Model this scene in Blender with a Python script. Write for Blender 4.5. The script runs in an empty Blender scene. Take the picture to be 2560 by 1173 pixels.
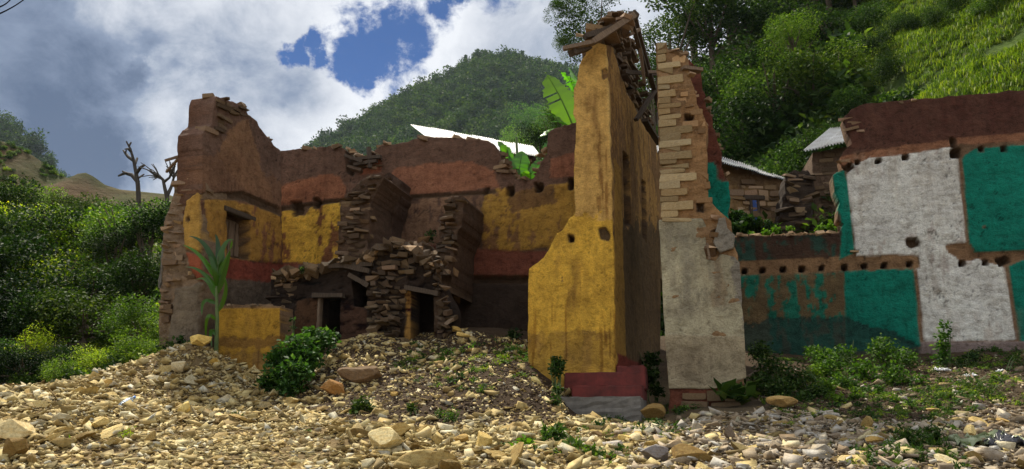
import bpy, bmesh, math, random
import numpy as np
from mathutils import Vector, Matrix, Euler

# ------------------------------------------------------------ camera, sky, sun
F = 1970.0; CX = 1280.0; CY = 586.5; PITCH = math.radians(13.0); EYE = 1.6
scn = bpy.context.scene
COL = scn.collection
cam_d = bpy.data.cameras.new('camera'); cam = bpy.data.objects.new('camera', cam_d); COL.objects.link(cam)
cam_d.sensor_width = 36.0; cam_d.lens = F / 2560.0 * 36.0
cam_d.clip_start = 0.1; cam_d.clip_end = 3000
cam.location = (0, 0, EYE); cam.rotation_euler = (math.radians(90) + PITCH, 0, 0)
scn.camera = cam

SUN_EL = math.radians(55); SUN_AZ = math.radians(-28)      # azimuth from +Y, negative = left; sun stands behind the ruin
sun_dir = Vector((math.sin(SUN_AZ) * math.cos(SUN_EL), math.cos(SUN_AZ) * math.cos(SUN_EL), math.sin(SUN_EL)))
sd = bpy.data.lights.new('sun', 'SUN'); sd.energy = 5.0; sd.angle = math.radians(0.6); sd.color = (1.0, 0.92, 0.76)
so = bpy.data.objects.new('sun', sd); COL.objects.link(so)
so.rotation_euler = (-sun_dir).to_track_quat('-Z', 'Y').to_euler()

def P3(px, py, Y):
    """point seen at pixel (px, py) of the photograph and lying at distance Y in front of the camera"""
    u = (px - CX) / F; v = (CY - py) / F
    dy = math.cos(PITCH) - v * math.sin(PITCH); dz = math.sin(PITCH) + v * math.cos(PITCH)
    t = Y / dy
    return Vector((u * t, Y, EYE + dz * t))
def proj(x, y, z):
    z = np.asarray(z) - EYE
    d = y * math.cos(PITCH) + z * math.sin(PITCH)
    up = -y * math.sin(PITCH) + z * math.cos(PITCH)
    return CX + F * x / d, CY - F * up / d

world = bpy.data.worlds.new('World'); scn.world = world; world.use_nodes = True
nt = world.node_tree; nt.nodes.clear()
def N(tree, t, **kw):
    n = tree.nodes.new(t)
    for k, v in kw.items():
        if k.startswith('i_'):
            key = k[2:]
            n.inputs[int(key) if key.isdigit() else key.replace('_', ' ')].default_value = v
        else: setattr(n, k, v)
    return n
L = lambda tree, a, b: tree.links.new(a, b)
def world_sky():
    t = nt
    out = N(t, 'ShaderNodeOutputWorld'); mix = N(t, 'ShaderNodeMixShader')
    sky = N(t, 'ShaderNodeTexSky', sky_type='NISHITA'); sky.sun_disc = False
    sky.sun_elevation = SUN_EL; sky.sun_rotation = SUN_AZ; sky.altitude = 2500; sky.dust_density = 0.0; sky.ozone_density = 5
    b1 = N(t, 'ShaderNodeBackground'); b1.inputs[1].default_value = 0.055
    b2 = N(t, 'ShaderNodeBackground'); b2.inputs[1].default_value = 1.0
    gm = N(t, 'ShaderNodeMix', data_type='RGBA', blend_type='MULTIPLY'); gm.inputs[0].default_value = 1; gm.inputs[7].default_value = (0.52, 0.80, 1.12, 1)
    L(t, sky.outputs[0], gm.inputs[6]); L(t, gm.outputs[2], b1.inputs[0])
    tc = N(t, 'ShaderNodeTexCoord')
    def M(op, a, b=None, c=None, clamp=False):
        n = N(t, 'ShaderNodeMath', operation=op); n.use_clamp = clamp
        for i, v in enumerate((a, b, c)):
            if v is None: continue
            if isinstance(v, (int, float)): n.inputs[i].default_value = v
            else: L(t, v, n.inputs[i])
        return n.outputs[0]
    def noise(scale, detail, rough, dist=0.0, off=(0, 0, 0), st=(1, 1, 1.35)):
        mp = N(t, 'ShaderNodeMapping'); L(t, tc.outputs['Generated'], mp.inputs[0])
        mp.inputs['Location'].default_value = off; mp.inputs['Scale'].default_value = st
        n = N(t, 'ShaderNodeTexNoise'); n.inputs['Scale'].default_value = scale; n.inputs['Detail'].default_value = detail
        n.inputs['Roughness'].default_value = rough; n.inputs['Distortion'].default_value = dist
        L(t, mp.outputs[0], n.inputs[0]); return n.outputs[0]
    wn = N(t, 'ShaderNodeTexNoise'); wn.inputs['Scale'].default_value = 7; wn.inputs['Detail'].default_value = 9; wn.inputs['Roughness'].default_value = 0.62; L(t, tc.outputs['Generated'], wn.inputs[0])
    wv = N(t, 'ShaderNodeVectorMath', operation='MULTIPLY_ADD'); L(t, wn.outputs['Color'], wv.inputs[0]); wv.inputs[1].default_value = (.16, .16, .16); wv.inputs[2].default_value = (-.08, -.08, -.08)
    wa = N(t, 'ShaderNodeVectorMath', operation='ADD'); L(t, tc.outputs['Generated'], wa.inputs[0]); L(t, wv.outputs[0], wa.inputs[1])
    def blobs(lst):
        r = None
        for px, py, rad in lst:
            c = (P3(px, py, 1.0) - Vector((0, 0, EYE))).normalized()
            d = N(t, 'ShaderNodeVectorMath', operation='DISTANCE'); L(t, wa.outputs[0], d.inputs[0]); d.inputs[1].default_value = c
            v = M('DIVIDE', d.outputs['Value'], rad / F)
            r = v if r is None else M('SMOOTH_MIN', r, v, 0.25)
        return r
    def sstep(v, a, b):
        m = N(t, 'ShaderNodeMapRange', interpolation_type='SMOOTHSTEP'); L(t, v, m.inputs[0])
        m.inputs[1].default_value = a; m.inputs[2].default_value = b; m.inputs[3].default_value = 0; m.inputs[4].default_value = 1
        return m.outputs[0]
    nf = noise(9.0, 12, 0.62, 0.3); nm = noise(3.2, 8, 0.55, 0.4, (3.1, 1.7, 0.4)); nb = noise(22.0, 8, 0.65, 0.6, (7, 2, 5))
    gap = blobs([(940, 92, 70), (1010, 55, 66), (1082, 14, 52), (872, 108, 54), (800, 100, 38), (735, 105, 32), (1130, -24, 42), (915, 138, 32), (1240, -260, 180)])
    gv = M('ADD', gap, M('ADD', M('MULTIPLY', M('SUBTRACT', nf, 0.5), 1.6), M('MULTIPLY', M('SUBTRACT', nb, 0.5), 1.2)))
    cloud = sstep(gv, 0.75, 1.35)
    dark = blobs([(60, 200, 250), (150, 320, 170), (-200, 100, 380), (330, 150, 60), (250, 400, 90)])
    dk = M('SUBTRACT', 1.0, sstep(M('ADD', dark, M('MULTIPLY', M('SUBTRACT', nm, 0.5), 1.7)), 0.35, 1.55))
    gr = blobs([(1420, 90, 260), (700, 150, 120), (1330, 40, 150), (560, 320, 120), (300, 440, 170)])
    gk = M('SUBTRACT', 1.0, sstep(M('ADD', gr, M('MULTIPLY', M('SUBTRACT', nm, 0.5), 2.0)), 0.5, 1.6))
    br = M('SUBTRACT', 0.93, M('MULTIPLY', dk, 0.74))
    br = M('SUBTRACT', br, M('MULTIPLY', gk, 0.34))
    br = M('ADD', br, M('MULTIPLY', M('SUBTRACT', nf, 0.5), 1.15))
    br = M('ADD', br, M('MULTIPLY', M('SUBTRACT', nb, 0.5), 0.22))
    edge = M('SUBTRACT', 1.0, sstep(gv, 1.0, 2.2))
    br = M('ADD', br, M('MULTIPLY', edge, 0.10), None, True)
    ramp = N(t, 'ShaderNodeValToRGB'); L(t, br, ramp.inputs[0])
    e = ramp.color_ramp.elements
    e[0].position = 0.0; e[0].color = (0.070, 0.105, 0.185, 1); e[1].position = 1.0; e[1].color = (0.68, 0.70, 0.74, 1)
    x = e.new(0.35); x.color = (0.19, 0.24, 0.34, 1); x = e.new(0.7); x.color = (0.50, 0.53, 0.59, 1)
    L(t, ramp.outputs[0], b2.inputs[0])
    L(t, cloud, mix.inputs[0]); L(t, b1.outputs[0], mix.inputs[1]); L(t, b2.outputs[0], mix.inputs[2])
    L(t, mix.outputs[0], out.inputs[0])
world_sky()
scn.view_settings.view_transform = 'Standard'; scn.view_settings.look = 'None'
scn.view_settings.exposure = 0.40; scn.view_settings.gamma = 1.0; scn.view_settings.use_curve_mapping = False
scn.cycles.max_bounces = 6; scn.cycles.diffuse_bounces = 3; scn.cycles.transmission_bounces = 4; scn.cycles.transparent_max_bounces = 6
scn.cycles.use_denoising = True

random.seed(11); rng = np.random.default_rng(5)
R = math.radians

# ------------------------------------------------------------ numpy noise
_perm = np.random.default_rng(77).random((64, 64, 8))
def vnoise(x, y, seed=0):
    x = np.asarray(x, float); y = np.asarray(y, float)
    ix = np.floor(x).astype(int); iy = np.floor(y).astype(int); fx = x - ix; fy = y - iy
    fx = fx * fx * (3 - 2 * fx); fy = fy * fy * (3 - 2 * fy); k = seed % 8; s = seed * 17
    h = lambda a, b: _perm[(a + s) % 64, (b + s * 3) % 64, k]
    return (h(ix, iy) * (1 - fx) + h(ix + 1, iy) * fx) * (1 - fy) + (h(ix, iy + 1) * (1 - fx) + h(ix + 1, iy + 1) * fx) * fy
def fbm(x, y, o=4, seed=0, g=0.5):
    r = 0; a = 1; t = 0
    for i in range(o):
        r = r + a * vnoise(x * 2 ** i + 13.7 * i, y * 2 ** i + 7.3 * i, seed + i); t += a; a *= g
    return r / t - 0.5                      # about -0.5 .. 0.5
def sstep(v, a, b):
    t = np.clip((v - a) / (b - a), 0, 1); return t * t * (3 - 2 * t)

# ------------------------------------------------------------ object helpers
def thing(name, label, cat, loc=(0, 0, 0), group=None, kind=None):
    o = bpy.data.objects.new(name, None); COL.objects.link(o); o.location = loc; o.empty_display_size = 0.2
    o['label'] = label; o['category'] = cat
    if group: o['group'] = group
    if kind: o['kind'] = kind
    return o
def root_loc(p):
    v = Vector((0, 0, 0))
    while p is not None: v = v + Vector(p.location); p = p.parent
    return v
def link(name, me, parent=None, loc=None, rot=None, scale=None, label=None, cat=None, group=None, kind=None):
    """loc is given in world coordinates; parents are never rotated"""
    o = bpy.data.objects.new(name, me); COL.objects.link(o)
    if parent is not None: o.parent = parent
    if loc is not None: o.location = Vector(loc) - (root_loc(parent) if parent else Vector((0, 0, 0)))
    if rot is not None: o.rotation_euler = rot
    if scale is not None: o.scale = scale
    if label: o['label'] = label
    if cat: o['category'] = cat
    if group: o['group'] = group
    if kind: o['kind'] = kind
    return o
def np_mesh(name, V, faces, mat, smooth=False, col=None, nsmooth=None):
    """V (n,3); faces: list of arrays (m,k)"""
    me = bpy.data.meshes.new(name)
    faces = [np.asarray(f) for f in faces if len(f)]
    V = np.asarray(V, np.float32)
    nl = sum(f.size for f in faces); nf = sum(len(f) for f in faces)
    me.vertices.add(len(V)); me.vertices.foreach_set('co', V.ravel())
    me.loops.add(nl); me.polygons.add(nf)
    me.loops.foreach_set('vertex_index', np.concatenate([f.ravel() for f in faces]).astype(np.int32))
    tot = np.concatenate([np.full(len(f), f.shape[1]) for f in faces]).astype(np.int32)
    st = np.concatenate([[0], np.cumsum(tot)[:-1]]).astype(np.int32)
    me.polygons.foreach_set('loop_start', st); me.polygons.foreach_set('loop_total', tot)
    if smooth: me.polygons.foreach_set('use_smooth', np.arange(nf) < (nf if nsmooth is None else nsmooth))
    if col is not None:
        a = me.color_attributes.new('Col', 'FLOAT_COLOR', 'POINT')
        c = np.ones((len(V), 4), np.float32); c[:, :3] = col; a.data.foreach_set('color', c.ravel())
    me.update(calc_edges=True)
    if mat: me.materials.append(mat)
    return me
def offset_mesh(me, v):
    me.transform(Matrix.Translation(v)); return me
def bm_mesh(name, bm, mat, smooth=False):
    me = bpy.data.meshes.new(name); bm.to_mesh(me); bm.free()
    if smooth:
        for p in me.polygons: p.use_smooth = True
    if mat: me.materials.append(mat)
    return me
def tube(pts, radii, seg=6, cap=True):
    """returns V, quads of a tube along pts"""
    pts = [Vector(p) for p in pts]; V = []; Q = []
    up = Vector((0.13, 0.07, 1)).normalized(); prev = None
    for i, p in enumerate(pts):
        d = (pts[min(i + 1, len(pts) - 1)] - pts[max(i - 1, 0)]).normalized()
        a = d.cross(up if prev is None else prev); 
        if a.length < 1e-3: a = d.cross(Vector((1, 0, 0)))
        a.normalize(); b = a.cross(d).normalized(); prev = d.cross(a) * -1
        prev = b if False else up
        for k in range(seg):
            t = 2 * math.pi * k / seg
            V.append(p + (a * math.cos(t) + b * math.sin(t)) * radii[i])
    for i in range(len(pts) - 1):
        for k in range(seg):
            k2 = (k + 1) % seg; Q.append((i * seg + k, i * seg + k2, (i + 1) * seg + k2, (i + 1) * seg + k))
    return [tuple(v) for v in V], Q
class Bag:
    """collects pieces that belong to ONE part"""
    def __init__(s): s.V = []; s.Q = []; s.T = []; s.n = 0
    def add(s, V, Q=(), T=()):
        V = np.asarray(V, float); s.V.append(V)
        if len(Q): s.Q.append(np.asarray(Q) + s.n)
        if len(T): s.T.append(np.asarray(T) + s.n)
        s.n += len(V)
    def mesh(s, name, mat, smooth=False, off=None):
        V = np.concatenate(s.V)
        if off is not None: V = V - np.array(off)
        fs = []
        if s.Q: fs.append(np.concatenate(s.Q))
        if s.T: fs.append(np.concatenate(s.T))
        return np_mesh(name, V, fs, mat, smooth)

# ------------------------------------------------------------ materials
def mat_new(name):
    m = bpy.data.materials.new(name); m.use_nodes = True; t = m.node_tree; t.nodes.clear()
    out = N(t, 'ShaderNodeOutputMaterial'); b = N(t, 'ShaderNodeBsdfPrincipled'); L(t, b.outputs[0], out.inputs[0])
    return m, t, b, out
def tnoise(t, scale, detail=6, rough=0.6, st=None, dist=0, coord='Object'):
    tc = N(t, 'ShaderNodeTexCoord'); n = N(t, 'ShaderNodeTexNoise')
    n.inputs['Scale'].default_value = scale; n.inputs['Detail'].default_value = detail; n.inputs['Roughness'].default_value = rough
    n.inputs['Distortion'].default_value = dist
    if st:
        mp = N(t, 'ShaderNodeMapping'); mp.inputs['Scale'].default_value = st; L(t, tc.outputs[coord], mp.inputs[0]); L(t, mp.outputs[0], n.inputs[0])
    else: L(t, tc.outputs[coord], n.inputs[0])
    return n.outputs[0]
def ramp(t, src, stops):
    r = N(t, 'ShaderNodeValToRGB'); L(t, src, r.inputs[0]); e = r.color_ramp.elements
    e[0].position = stops[0][0]; e[0].color = (*stops[0][1], 1); e[1].position = stops[-1][0]; e[1].color = (*stops[-1][1], 1)
    for p, c in stops[1:-1]: x = e.new(p); x.color = (*c, 1)
    return r.outputs[0]
def mixc(t, a, b, fac, mode='MIX'):
    m = N(t, 'ShaderNodeMix', data_type='RGBA', blend_type=mode)
    for s, v in ((m.inputs[6], a), (m.inputs[7], b), (m.inputs[0], fac)):
        if isinstance(v, (int, float)): s.default_value = v
        elif isinstance(v, tuple): s.default_value = (*v, 1)
        else: L(t, v, s)
    return m.outputs[2]
def tmath(t, op, a, b=0.0, clamp=False):
    n = N(t, 'ShaderNodeMath', operation=op); n.use_clamp = clamp
    for i, v in enumerate((a, b)):
        if isinstance(v, (int, float)): n.inputs[i].default_value = v
        else: L(t, v, n.inputs[i])
    return n.outputs[0]
def bump(t, b, h, strength=0.5, dist=0.02):
    n = N(t, 'ShaderNodeBump'); n.inputs['Strength'].default_value = strength; n.inputs['Distance'].default_value = dist
    L(t, h, n.inputs['Height']); L(t, n.outputs[0], b.inputs['Normal'])

def m_wall():
    m, t, b, o = mat_new('mud_and_plaster')
    a = N(t, 'ShaderNodeAttribute', attribute_name='Col')
    n1 = tnoise(t, 6, 8, 0.7); n2 = tnoise(t, 45, 5, 0.7); n3 = tnoise(t, 1.3, 5, 0.6)
    n4 = tnoise(t, 4, 7, 0.72, (1.3, 1.3, 2.0), 0.6)
    f = ramp(t, n1, [(0.28, (0.62, 0.60, 0.57)), (0.5, (1, 1, 1)), (0.75, (1.22, 1.2, 1.17))])
    g = ramp(t, n2, [(0.3, (0.74, 0.72, 0.7)), (0.55, (1.0, 1.0, 1.0)), (0.8, (1.15, 1.15, 1.15))])
    h = ramp(t, n3, [(0.3, (0.82, 0.8, 0.8)), (0.7, (1.1, 1.1, 1.08))])
    c = mixc(t, a.outputs['Color'], f, 1.0, 'MULTIPLY'); c = mixc(t, c, g, 1.0, 'MULTIPLY'); c = mixc(t, c, h, 1.0, 'MULTIPLY')
    c = mixc(t, c, ramp(t, n4, [(0.34, (0.72, 0.69, 0.65)), (0.46, (1, 1, 1)), (0.70, (1.12, 1.12, 1.1))]), 1.0, 'MULTIPLY')
    L(t, c, b.inputs['Base Color']); b.inputs['Roughness'].default_value = 0.92; b.inputs['Specular IOR Level'].default_value = 0.2
    hh = tmath(t, 'ADD', tmath(t, 'ADD', tmath(t, 'MULTIPLY', n1, 0.8), tmath(t, 'MULTIPLY', n2, 0.35)), n4)
    bump(t, b, hh, 1.0, 0.045)
    return m
def m_stone(name, stops, rough=0.85, tint=True):
    m, t, b, o = mat_new(name)
    g = N(t, 'ShaderNodeNewGeometry'); oi = N(t, 'ShaderNodeObjectInfo')
    r = tmath(t, 'FRACT', tmath(t, 'ADD', tmath(t, 'MULTIPLY', g.outputs['Random Per Island'], 7.31), tmath(t, 'MULTIPLY', oi.outputs['Random'], 5.17)))
    c = ramp(t, r, stops)
    n1 = tnoise(t, 9, 7, 0.65); n2 = tnoise(t, 38, 5, 0.7); n3 = tnoise(t, 3.1, 3, 0.5, (1, 1, 5))
    c = mixc(t, c, ramp(t, n1, [(0.3, (0.6, 0.57, 0.52)), (0.5, (1, 1, 1)), (0.8, (1.25, 1.22, 1.12))]), 1.0, 'MULTIPLY')
    c = mixc(t, c, ramp(t, n2, [(0.35, (0.8, 0.78, 0.75)), (0.6, (1.05, 1.05, 1.05))]), 1.0, 'MULTIPLY')
    c = mixc(t, c, ramp(t, n3, [(0.35, (0.85, 0.75, 0.6)), (0.6, (1.0, 1.0, 1.0))]), 1.0, 'MULTIPLY')
    if tint: c = mixc(t, c, oi.outputs['Color'], 1.0, 'MULTIPLY')
    L(t, c, b.inputs['Base Color']); b.inputs['Roughness'].default_value = rough; b.inputs['Specular IOR Level'].default_value = 0.3
    bump(t, b, tmath(t, 'ADD', n1, tmath(t, 'MULTIPLY', n2, 0.5)), 0.6, 0.02)
    return m
def m_leaf(name, stops, trans=0.35, rough=0.5, spec=0.3):
    m, t, b, o = mat_new(name)
    g = N(t, 'ShaderNodeNewGeometry'); oi = N(t, 'ShaderNodeObjectInfo')
    r = g.outputs['Random Per Island']
    c = ramp(t, r, stops)
    sh = ramp(t, oi.outputs['Random'], [(0.0, (0.5, 0.58, 0.6)), (0.5, (0.95, 1, 0.95)), (1.0, (1.5, 1.3, 0.8))])
    c = mixc(t, c, sh, 1.0, 'MULTIPLY'); c = mixc(t, c, oi.outputs['Color'], 1.0, 'MULTIPLY')
    L(t, c, b.inputs['Base Color']); b.inputs['Roughness'].default_value = rough; b.inputs['Specular IOR Level'].default_value = spec
    tr = N(t, 'ShaderNodeBsdfTranslucent'); cc = mixc(t, c, (1.5, 1.7, 0.5), 1.0, 'MULTIPLY'); L(t, cc, tr.inputs[0])
    mx = N(t, 'ShaderNodeMixShader'); mx.inputs[0].default_value = trans
    L(t, b.outputs[0], mx.inputs[1]); L(t, tr.outputs[0], mx.inputs[2]); L(t, mx.outputs[0], o.inputs[0])
    return m
def m_simple(name, c1, c2, scale=8, rough=0.8, st=None, bmp=0.4, metallic=0.0, spec=0.3):
    m, t, b, o = mat_new(name)
    n = tnoise(t, scale, 7, 0.65, st); c = ramp(t, n, [(0.3, c1), (0.7, c2)])
    L(t, c, b.inputs['Base Color']); b.inputs['Roughness'].default_value = rough; b.inputs['Metallic'].default_value = metallic
    b.inputs['Specular IOR Level'].default_value = spec
    bump(t, b, n, bmp, 0.02); return m

MW = m_wall()
MS_WALL = m_stone('dark_wall_stone', [(0, (0.13, 0.085, 0.05)), (0.35, (0.20, 0.14, 0.085)), (0.7, (0.28, 0.20, 0.13)), (1, (0.36, 0.27, 0.18))])
MS_PALE = m_stone('pale_quoin_stone', [(0, (0.32, 0.235, 0.125)), (0.5, (0.42, 0.33, 0.19)), (1, (0.52, 0.44, 0.29))])
MS_RUB = m_stone('ochre_rubble_stone', [(0, (0.21, 0.155, 0.065)), (0.22, (0.36, 0.275, 0.11)), (0.5, (0.52, 0.42, 0.19)), (0.78, (0.60, 0.51, 0.27)), (0.92, (0.64, 0.59, 0.42)), (1, (0.38, 0.38, 0.33))])
MS_GREY = m_stone('grey_brown_rubble_stone', [(0, (0.20, 0.15, 0.10)), (0.3, (0.30, 0.25, 0.18)), (0.6, (0.42, 0.34, 0.24)), (0.85, (0.42, 0.40, 0.36)), (1, (0.56, 0.54, 0.48))])
G_DARK = [(0, (0.012, 0.028, 0.009)), (0.45, (0.026, 0.055, 0.014)), (0.8, (0.048, 0.085, 0.022)), (1, (0.10, 0.14, 0.045))]
G_MID = [(0, (0.020, 0.045, 0.012)), (0.45, (0.042, 0.085, 0.020)), (0.8, (0.075, 0.135, 0.028)), (1, (0.15, 0.21, 0.06))]
G_YEL = [(0, (0.07, 0.12, 0.018)), (0.45, (0.12, 0.20, 0.025)), (0.8, (0.20, 0.28, 0.04)), (1, (0.28, 0.32, 0.07))]
ML_DARK = m_leaf('dark_leaf', G_DARK, 0.22, 0.65, 0.08); ML_MID = m_leaf('mid_leaf', G_MID, 0.32, 0.6, 0.12); ML_YEL = m_leaf('yellow_green_leaf', G_YEL, 0.35, 0.6, 0.12)
ML_GRASS = m_leaf('grass_blade', [(0, (0.035, 0.065, 0.012)), (0.5, (0.09, 0.15, 0.018)), (0.85, (0.17, 0.24, 0.03)), (1, (0.26, 0.29, 0.06))], 0.38, 0.6, 0.2)
ML_BAN = m_leaf('banana_leaf', [(0, (0.08, 0.22, 0.02)), (1, (0.12, 0.30, 0.03))], 0.5, 0.28, 0.6)
ML_FAR = m_leaf('far_forest_leaf', [(0, (0.014, 0.034, 0.012)), (0.5, (0.035, 0.072, 0.020)), (1, (0.085, 0.14, 0.035))], 0.2, 0.7, 0.1)
ML_FARB = m_leaf('far_bright_leaf', [(0, (0.04, 0.085, 0.016)), (0.5, (0.075, 0.14, 0.025)), (1, (0.13, 0.21, 0.04))], 0.3, 0.7, 0.1)
M_BARK = m_simple('bark', (0.06, 0.045, 0.03), (0.16, 0.12, 0.085), 12, 0.9, (1, 1, 0.25))
M_DEAD = m_simple('dead_bark', (0.03, 0.026, 0.022), (0.09, 0.075, 0.06), 12, 0.9, (1, 1, 0.3))
M_WOOD = m_simple('weathered_wood', (0.10, 0.065, 0.04), (0.24, 0.17, 0.11), 10, 0.8, (6, 6, 1))
M_WOODD = m_simple('dark_old_wood', (0.035, 0.025, 0.018), (0.10, 0.07, 0.045), 10, 0.8, (6, 6, 1))
M_METAL = m_simple('galvanised_sheet', (0.20, 0.175, 0.155), (0.52, 0.55, 0.59), 1.3, 0.5, (1, 1, 1), 0.1, 0.3, 0.5)
M_CONC = m_simple('concrete', (0.12, 0.11, 0.095), (0.22, 0.20, 0.17), 9, 0.9)
M_REDP = m_simple('red_painted_plaster', (0.07, 0.022, 0.018), (0.21, 0.042, 0.034), 4, 0.9)
M_BLUE = m_simple('blue_paint', (0.03, 0.07, 0.25), (0.06, 0.12, 0.36), 9, 0.6)
# ------------------------------------------------------------ vertical planes and walls
class Plane:
    """vertical plane through a point, running along e1; yaw turns its right end towards the camera"""
    def __init__(s, px, Y, yaw):
        a = R(yaw); s.a = a; s.e = np.array([math.cos(a), -math.sin(a)]); s.n = np.array([math.sin(a), math.cos(a)])
        p = P3(px, 900, Y); s.o = np.array([p.x, p.y])
    def shift(s, d):                          # parallel plane d metres further back
        q = Plane.__new__(Plane); q.a = s.a; q.e = s.e; q.n = s.n; q.o = s.o + s.n * d; return q
    def st(s, px, py):
        u = (px - CX) / F; v = (CY - py) / F
        d = np.array([u, math.cos(PITCH) - v * math.sin(PITCH), math.sin(PITCH) + v * math.cos(PITCH)])
        t = (s.o @ s.n) / (d[:2] @ s.n); p = d * t
        return np.array([(p[:2] - s.o) @ s.e, p[2] + EYE])
    def poly(s, pts): return np.array([s.st(*p) for p in pts])
    def w(s, a, z, off=0.0):
        p = s.o + s.e * a - s.n * off; return Vector((p[0], p[1], z))
    def W(s, A, Z, off):
        return np.stack([s.o[0] + s.e[0] * A - s.n[0] * off, s.o[1] + s.e[1] * A - s.n[1] * off, Z], -1)
def sdf(X, Z, poly):
    """signed distance, negative inside; also nearest point"""
    P = np.asarray(poly, float); n = len(P); d2 = np.full(X.shape, 1e18); cx = np.zeros_like(X); cz = np.zeros_like(X); ins = np.zeros(X.shape, bool)
    for i in range(n):
        a = P[i]; b = P[(i + 1) % n]; e = b - a; l = e @ e + 1e-12
        t = np.clip(((X - a[0]) * e[0] + (Z - a[1]) * e[1]) / l, 0, 1)
        qx = a[0] + t * e[0]; qz = a[1] + t * e[1]; dd = (X - qx) ** 2 + (Z - qz) ** 2
        m = dd < d2; d2 = np.where(m, dd, d2); cx = np.where(m, qx, cx); cz = np.where(m, qz, cz)
        c = ((a[1] > Z) != (b[1] > Z)) & (X < (b[0] - a[0]) * (Z - a[1]) / (b[1] - a[1] + 1e-12) + a[0]); ins ^= c
    d = np.sqrt(d2); return np.where(ins, -d, d), cx, cz
def wall_mesh(name, P, outline, base, regions=(), pits=(), holes=(), thick=0.45, cell=0.03, rag=0.05, rough=0.02, seed=0, origin=(0, 0, 0), stains=(), chip=0.30, dirt=0.42, hz=0.6, streak=0.25):
    """ragged wall slab: traced outline, paint and plaster coats standing proud, pits pushed in, holes cut through"""
    OL = P.poly(outline); lo = OL.min(0) - 0.1; hi = OL.max(0) + 0.1
    nx = int((hi[0] - lo[0]) / cell) + 2; nz = int((hi[1] - lo[1]) / cell) + 2
    A, Z = np.meshgrid(lo[0] + np.arange(nx) * cell, lo[1] + np.arange(nz) * cell, indexing='ij')
    nA = fbm(A * 5, Z * 5, 4, seed) * 2 * rag; nB = fbm(A * 5, Z * 5, 4, seed + 3) * 2 * rag
    d, cx, cz = sdf(A + nA, Z + nB, OL)
    hd = []
    for h in holes:
        q, hx, hz = sdf(A, Z, P.poly(h)); hd.append(q); d = np.maximum(d, -q)
    # snap the lattice towards the border
    gx = np.gradient(d, cell, axis=0); gz = np.gradient(d, cell, axis=1); g = np.hypot(gx, gz) + 1e-6
    near = np.abs(d) < cell * 0.75
    A2 = np.where(near, A - d * gx / g ** 2 * 0.9, A); Z2 = np.where(near, Z - d * gz / g ** 2 * 0.9, Z)
    fc = (d[:-1, :-1] + d[1:, :-1] + d[:-1, 1:] + d[1:, 1:]) / 4 < 0
    col = np.zeros(A.shape + (3,)); col[:] = base
    bn = fbm(A * 1.7, Z * 1.7, 5, seed + 5); col *= (1 + bn[..., None] * 0.7)
    painted = np.zeros(A.shape); mud_c = col.copy()
    disp = fbm(A * 3, Z * 6, 5, seed + 1) * rough * 2.2 + fbm(A * 11, Z * 15, 3, seed + 6) * rough * 1.2
    for r in regions:
        if r.get('poly') is None: q = np.full(A.shape, -1.0)
        else: q, _, _ = sdf(A, Z, P.poly(r['poly']))
        e = r.get('edge', 0.05); q = q + fbm(A * 6, Z * 6, 4, seed + 2) * 2 * e + fbm(A * 22, Z * 22, 2, seed + 9) * e * 0.5
        m = sstep(q, 0.012, -0.012)
        c = np.array(r['col'], float) * (1 + fbm(A * 2.3, Z * 2.3, 4, seed + 4)[..., None] * r.get('var', 0.35))
        if 'col2' in r:
            k = r.get('k', 0.5)
            s = fbm(A * 7, Z * 0.9, 4, seed + 7) * 1.3 + fbm(A * 13, Z * 9, 4, seed + 8) * 0.9 + fbm(A * 1.1, Z * 1.1, 3, seed + 11) * 0.8
            mm = sstep(s, 0.5 - k - 0.07, 0.5 - k + 0.1)[..., None]
            c = c * (1 - mm) + np.array(r['col2'], float) * mm
        m3 = m[..., None] * r.get('a', 1.0); col = col * (1 - m3) + c * m3
        disp = disp * (1 - m * r.get('flat', 0.5)) + m * r.get('proud', 0.0)
        if r.get('proud', 0) > 0 or r.get('poly') is None: painted = np.maximum(painted, m)
    for sp, sc, am in stains:                # grime with a shape of its own
        q, _, _ = sdf(A, Z, P.poly(sp)); s = sstep(q, 0.12, -0.25) * sstep(fbm(A * 9, Z * 0.8, 4, seed + 12) + fbm(A * 25, Z * 6, 3, seed + 13) * 0.5, -0.12, 0.3)
        s = (s * am)[..., None]; col = col * (1 - s) + np.array(sc) * s
    # flakes broken off the paint, weather streaks, hair cracks
    fl_ = fbm(A * 5.5, Z * 8, 5, seed + 20, 0.6) + 0.35 * fbm(A * 0.9, Z * 0.9, 3, seed + 21); m = sstep(fl_, chip - 0.012, chip + 0.012) * painted; disp -= m * 0.014; m3 = (m * 0.9)[..., None]; col = col * (1 - m3) + mud_c * m3
    st_ = sstep(fbm(A * 10, Z * 0.55, 4, seed + 22) + 0.5 * fbm(A * 30, Z * 2.2, 3, seed + 23), 0.02, 0.30) * (0.45 + fbm(A * 1.2, Z * 1.2, 3, seed + 24) * 1.6).clip(0, 1)
    hz_ = sstep(fbm(A * 4.5, Z * 15, 4, seed + 25, 0.65), 0.03, 0.26) * hz  # shade of the bumpy plaster courses, painted in as dark horizontal streaks
    col = col * (1 - dirt * np.maximum(st_ * 0.75, hz_ * 0.8)[..., None] * np.array([0.8, 0.9, 1.0]))
    disp -= hz_ * 0.006
    th_ = sstep(fbm(A * 30, Z * 0.7, 3, seed + 30) + 0.5 * fbm(A * 60, Z * 5, 2, seed + 31), 0.10, 0.24) * sstep(fbm(A * 2.2, Z * 0.8, 3, seed + 32), -0.05, 0.15); col = col * (1 - streak * th_[..., None] * np.array([0.75, 0.9, 1.0]))
    sp_ = sstep(fbm(A * 26, Z * 26, 3, seed + 33), 0.22, 0.30); col = col * (1 - 0.35 * sp_[..., None])
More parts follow.
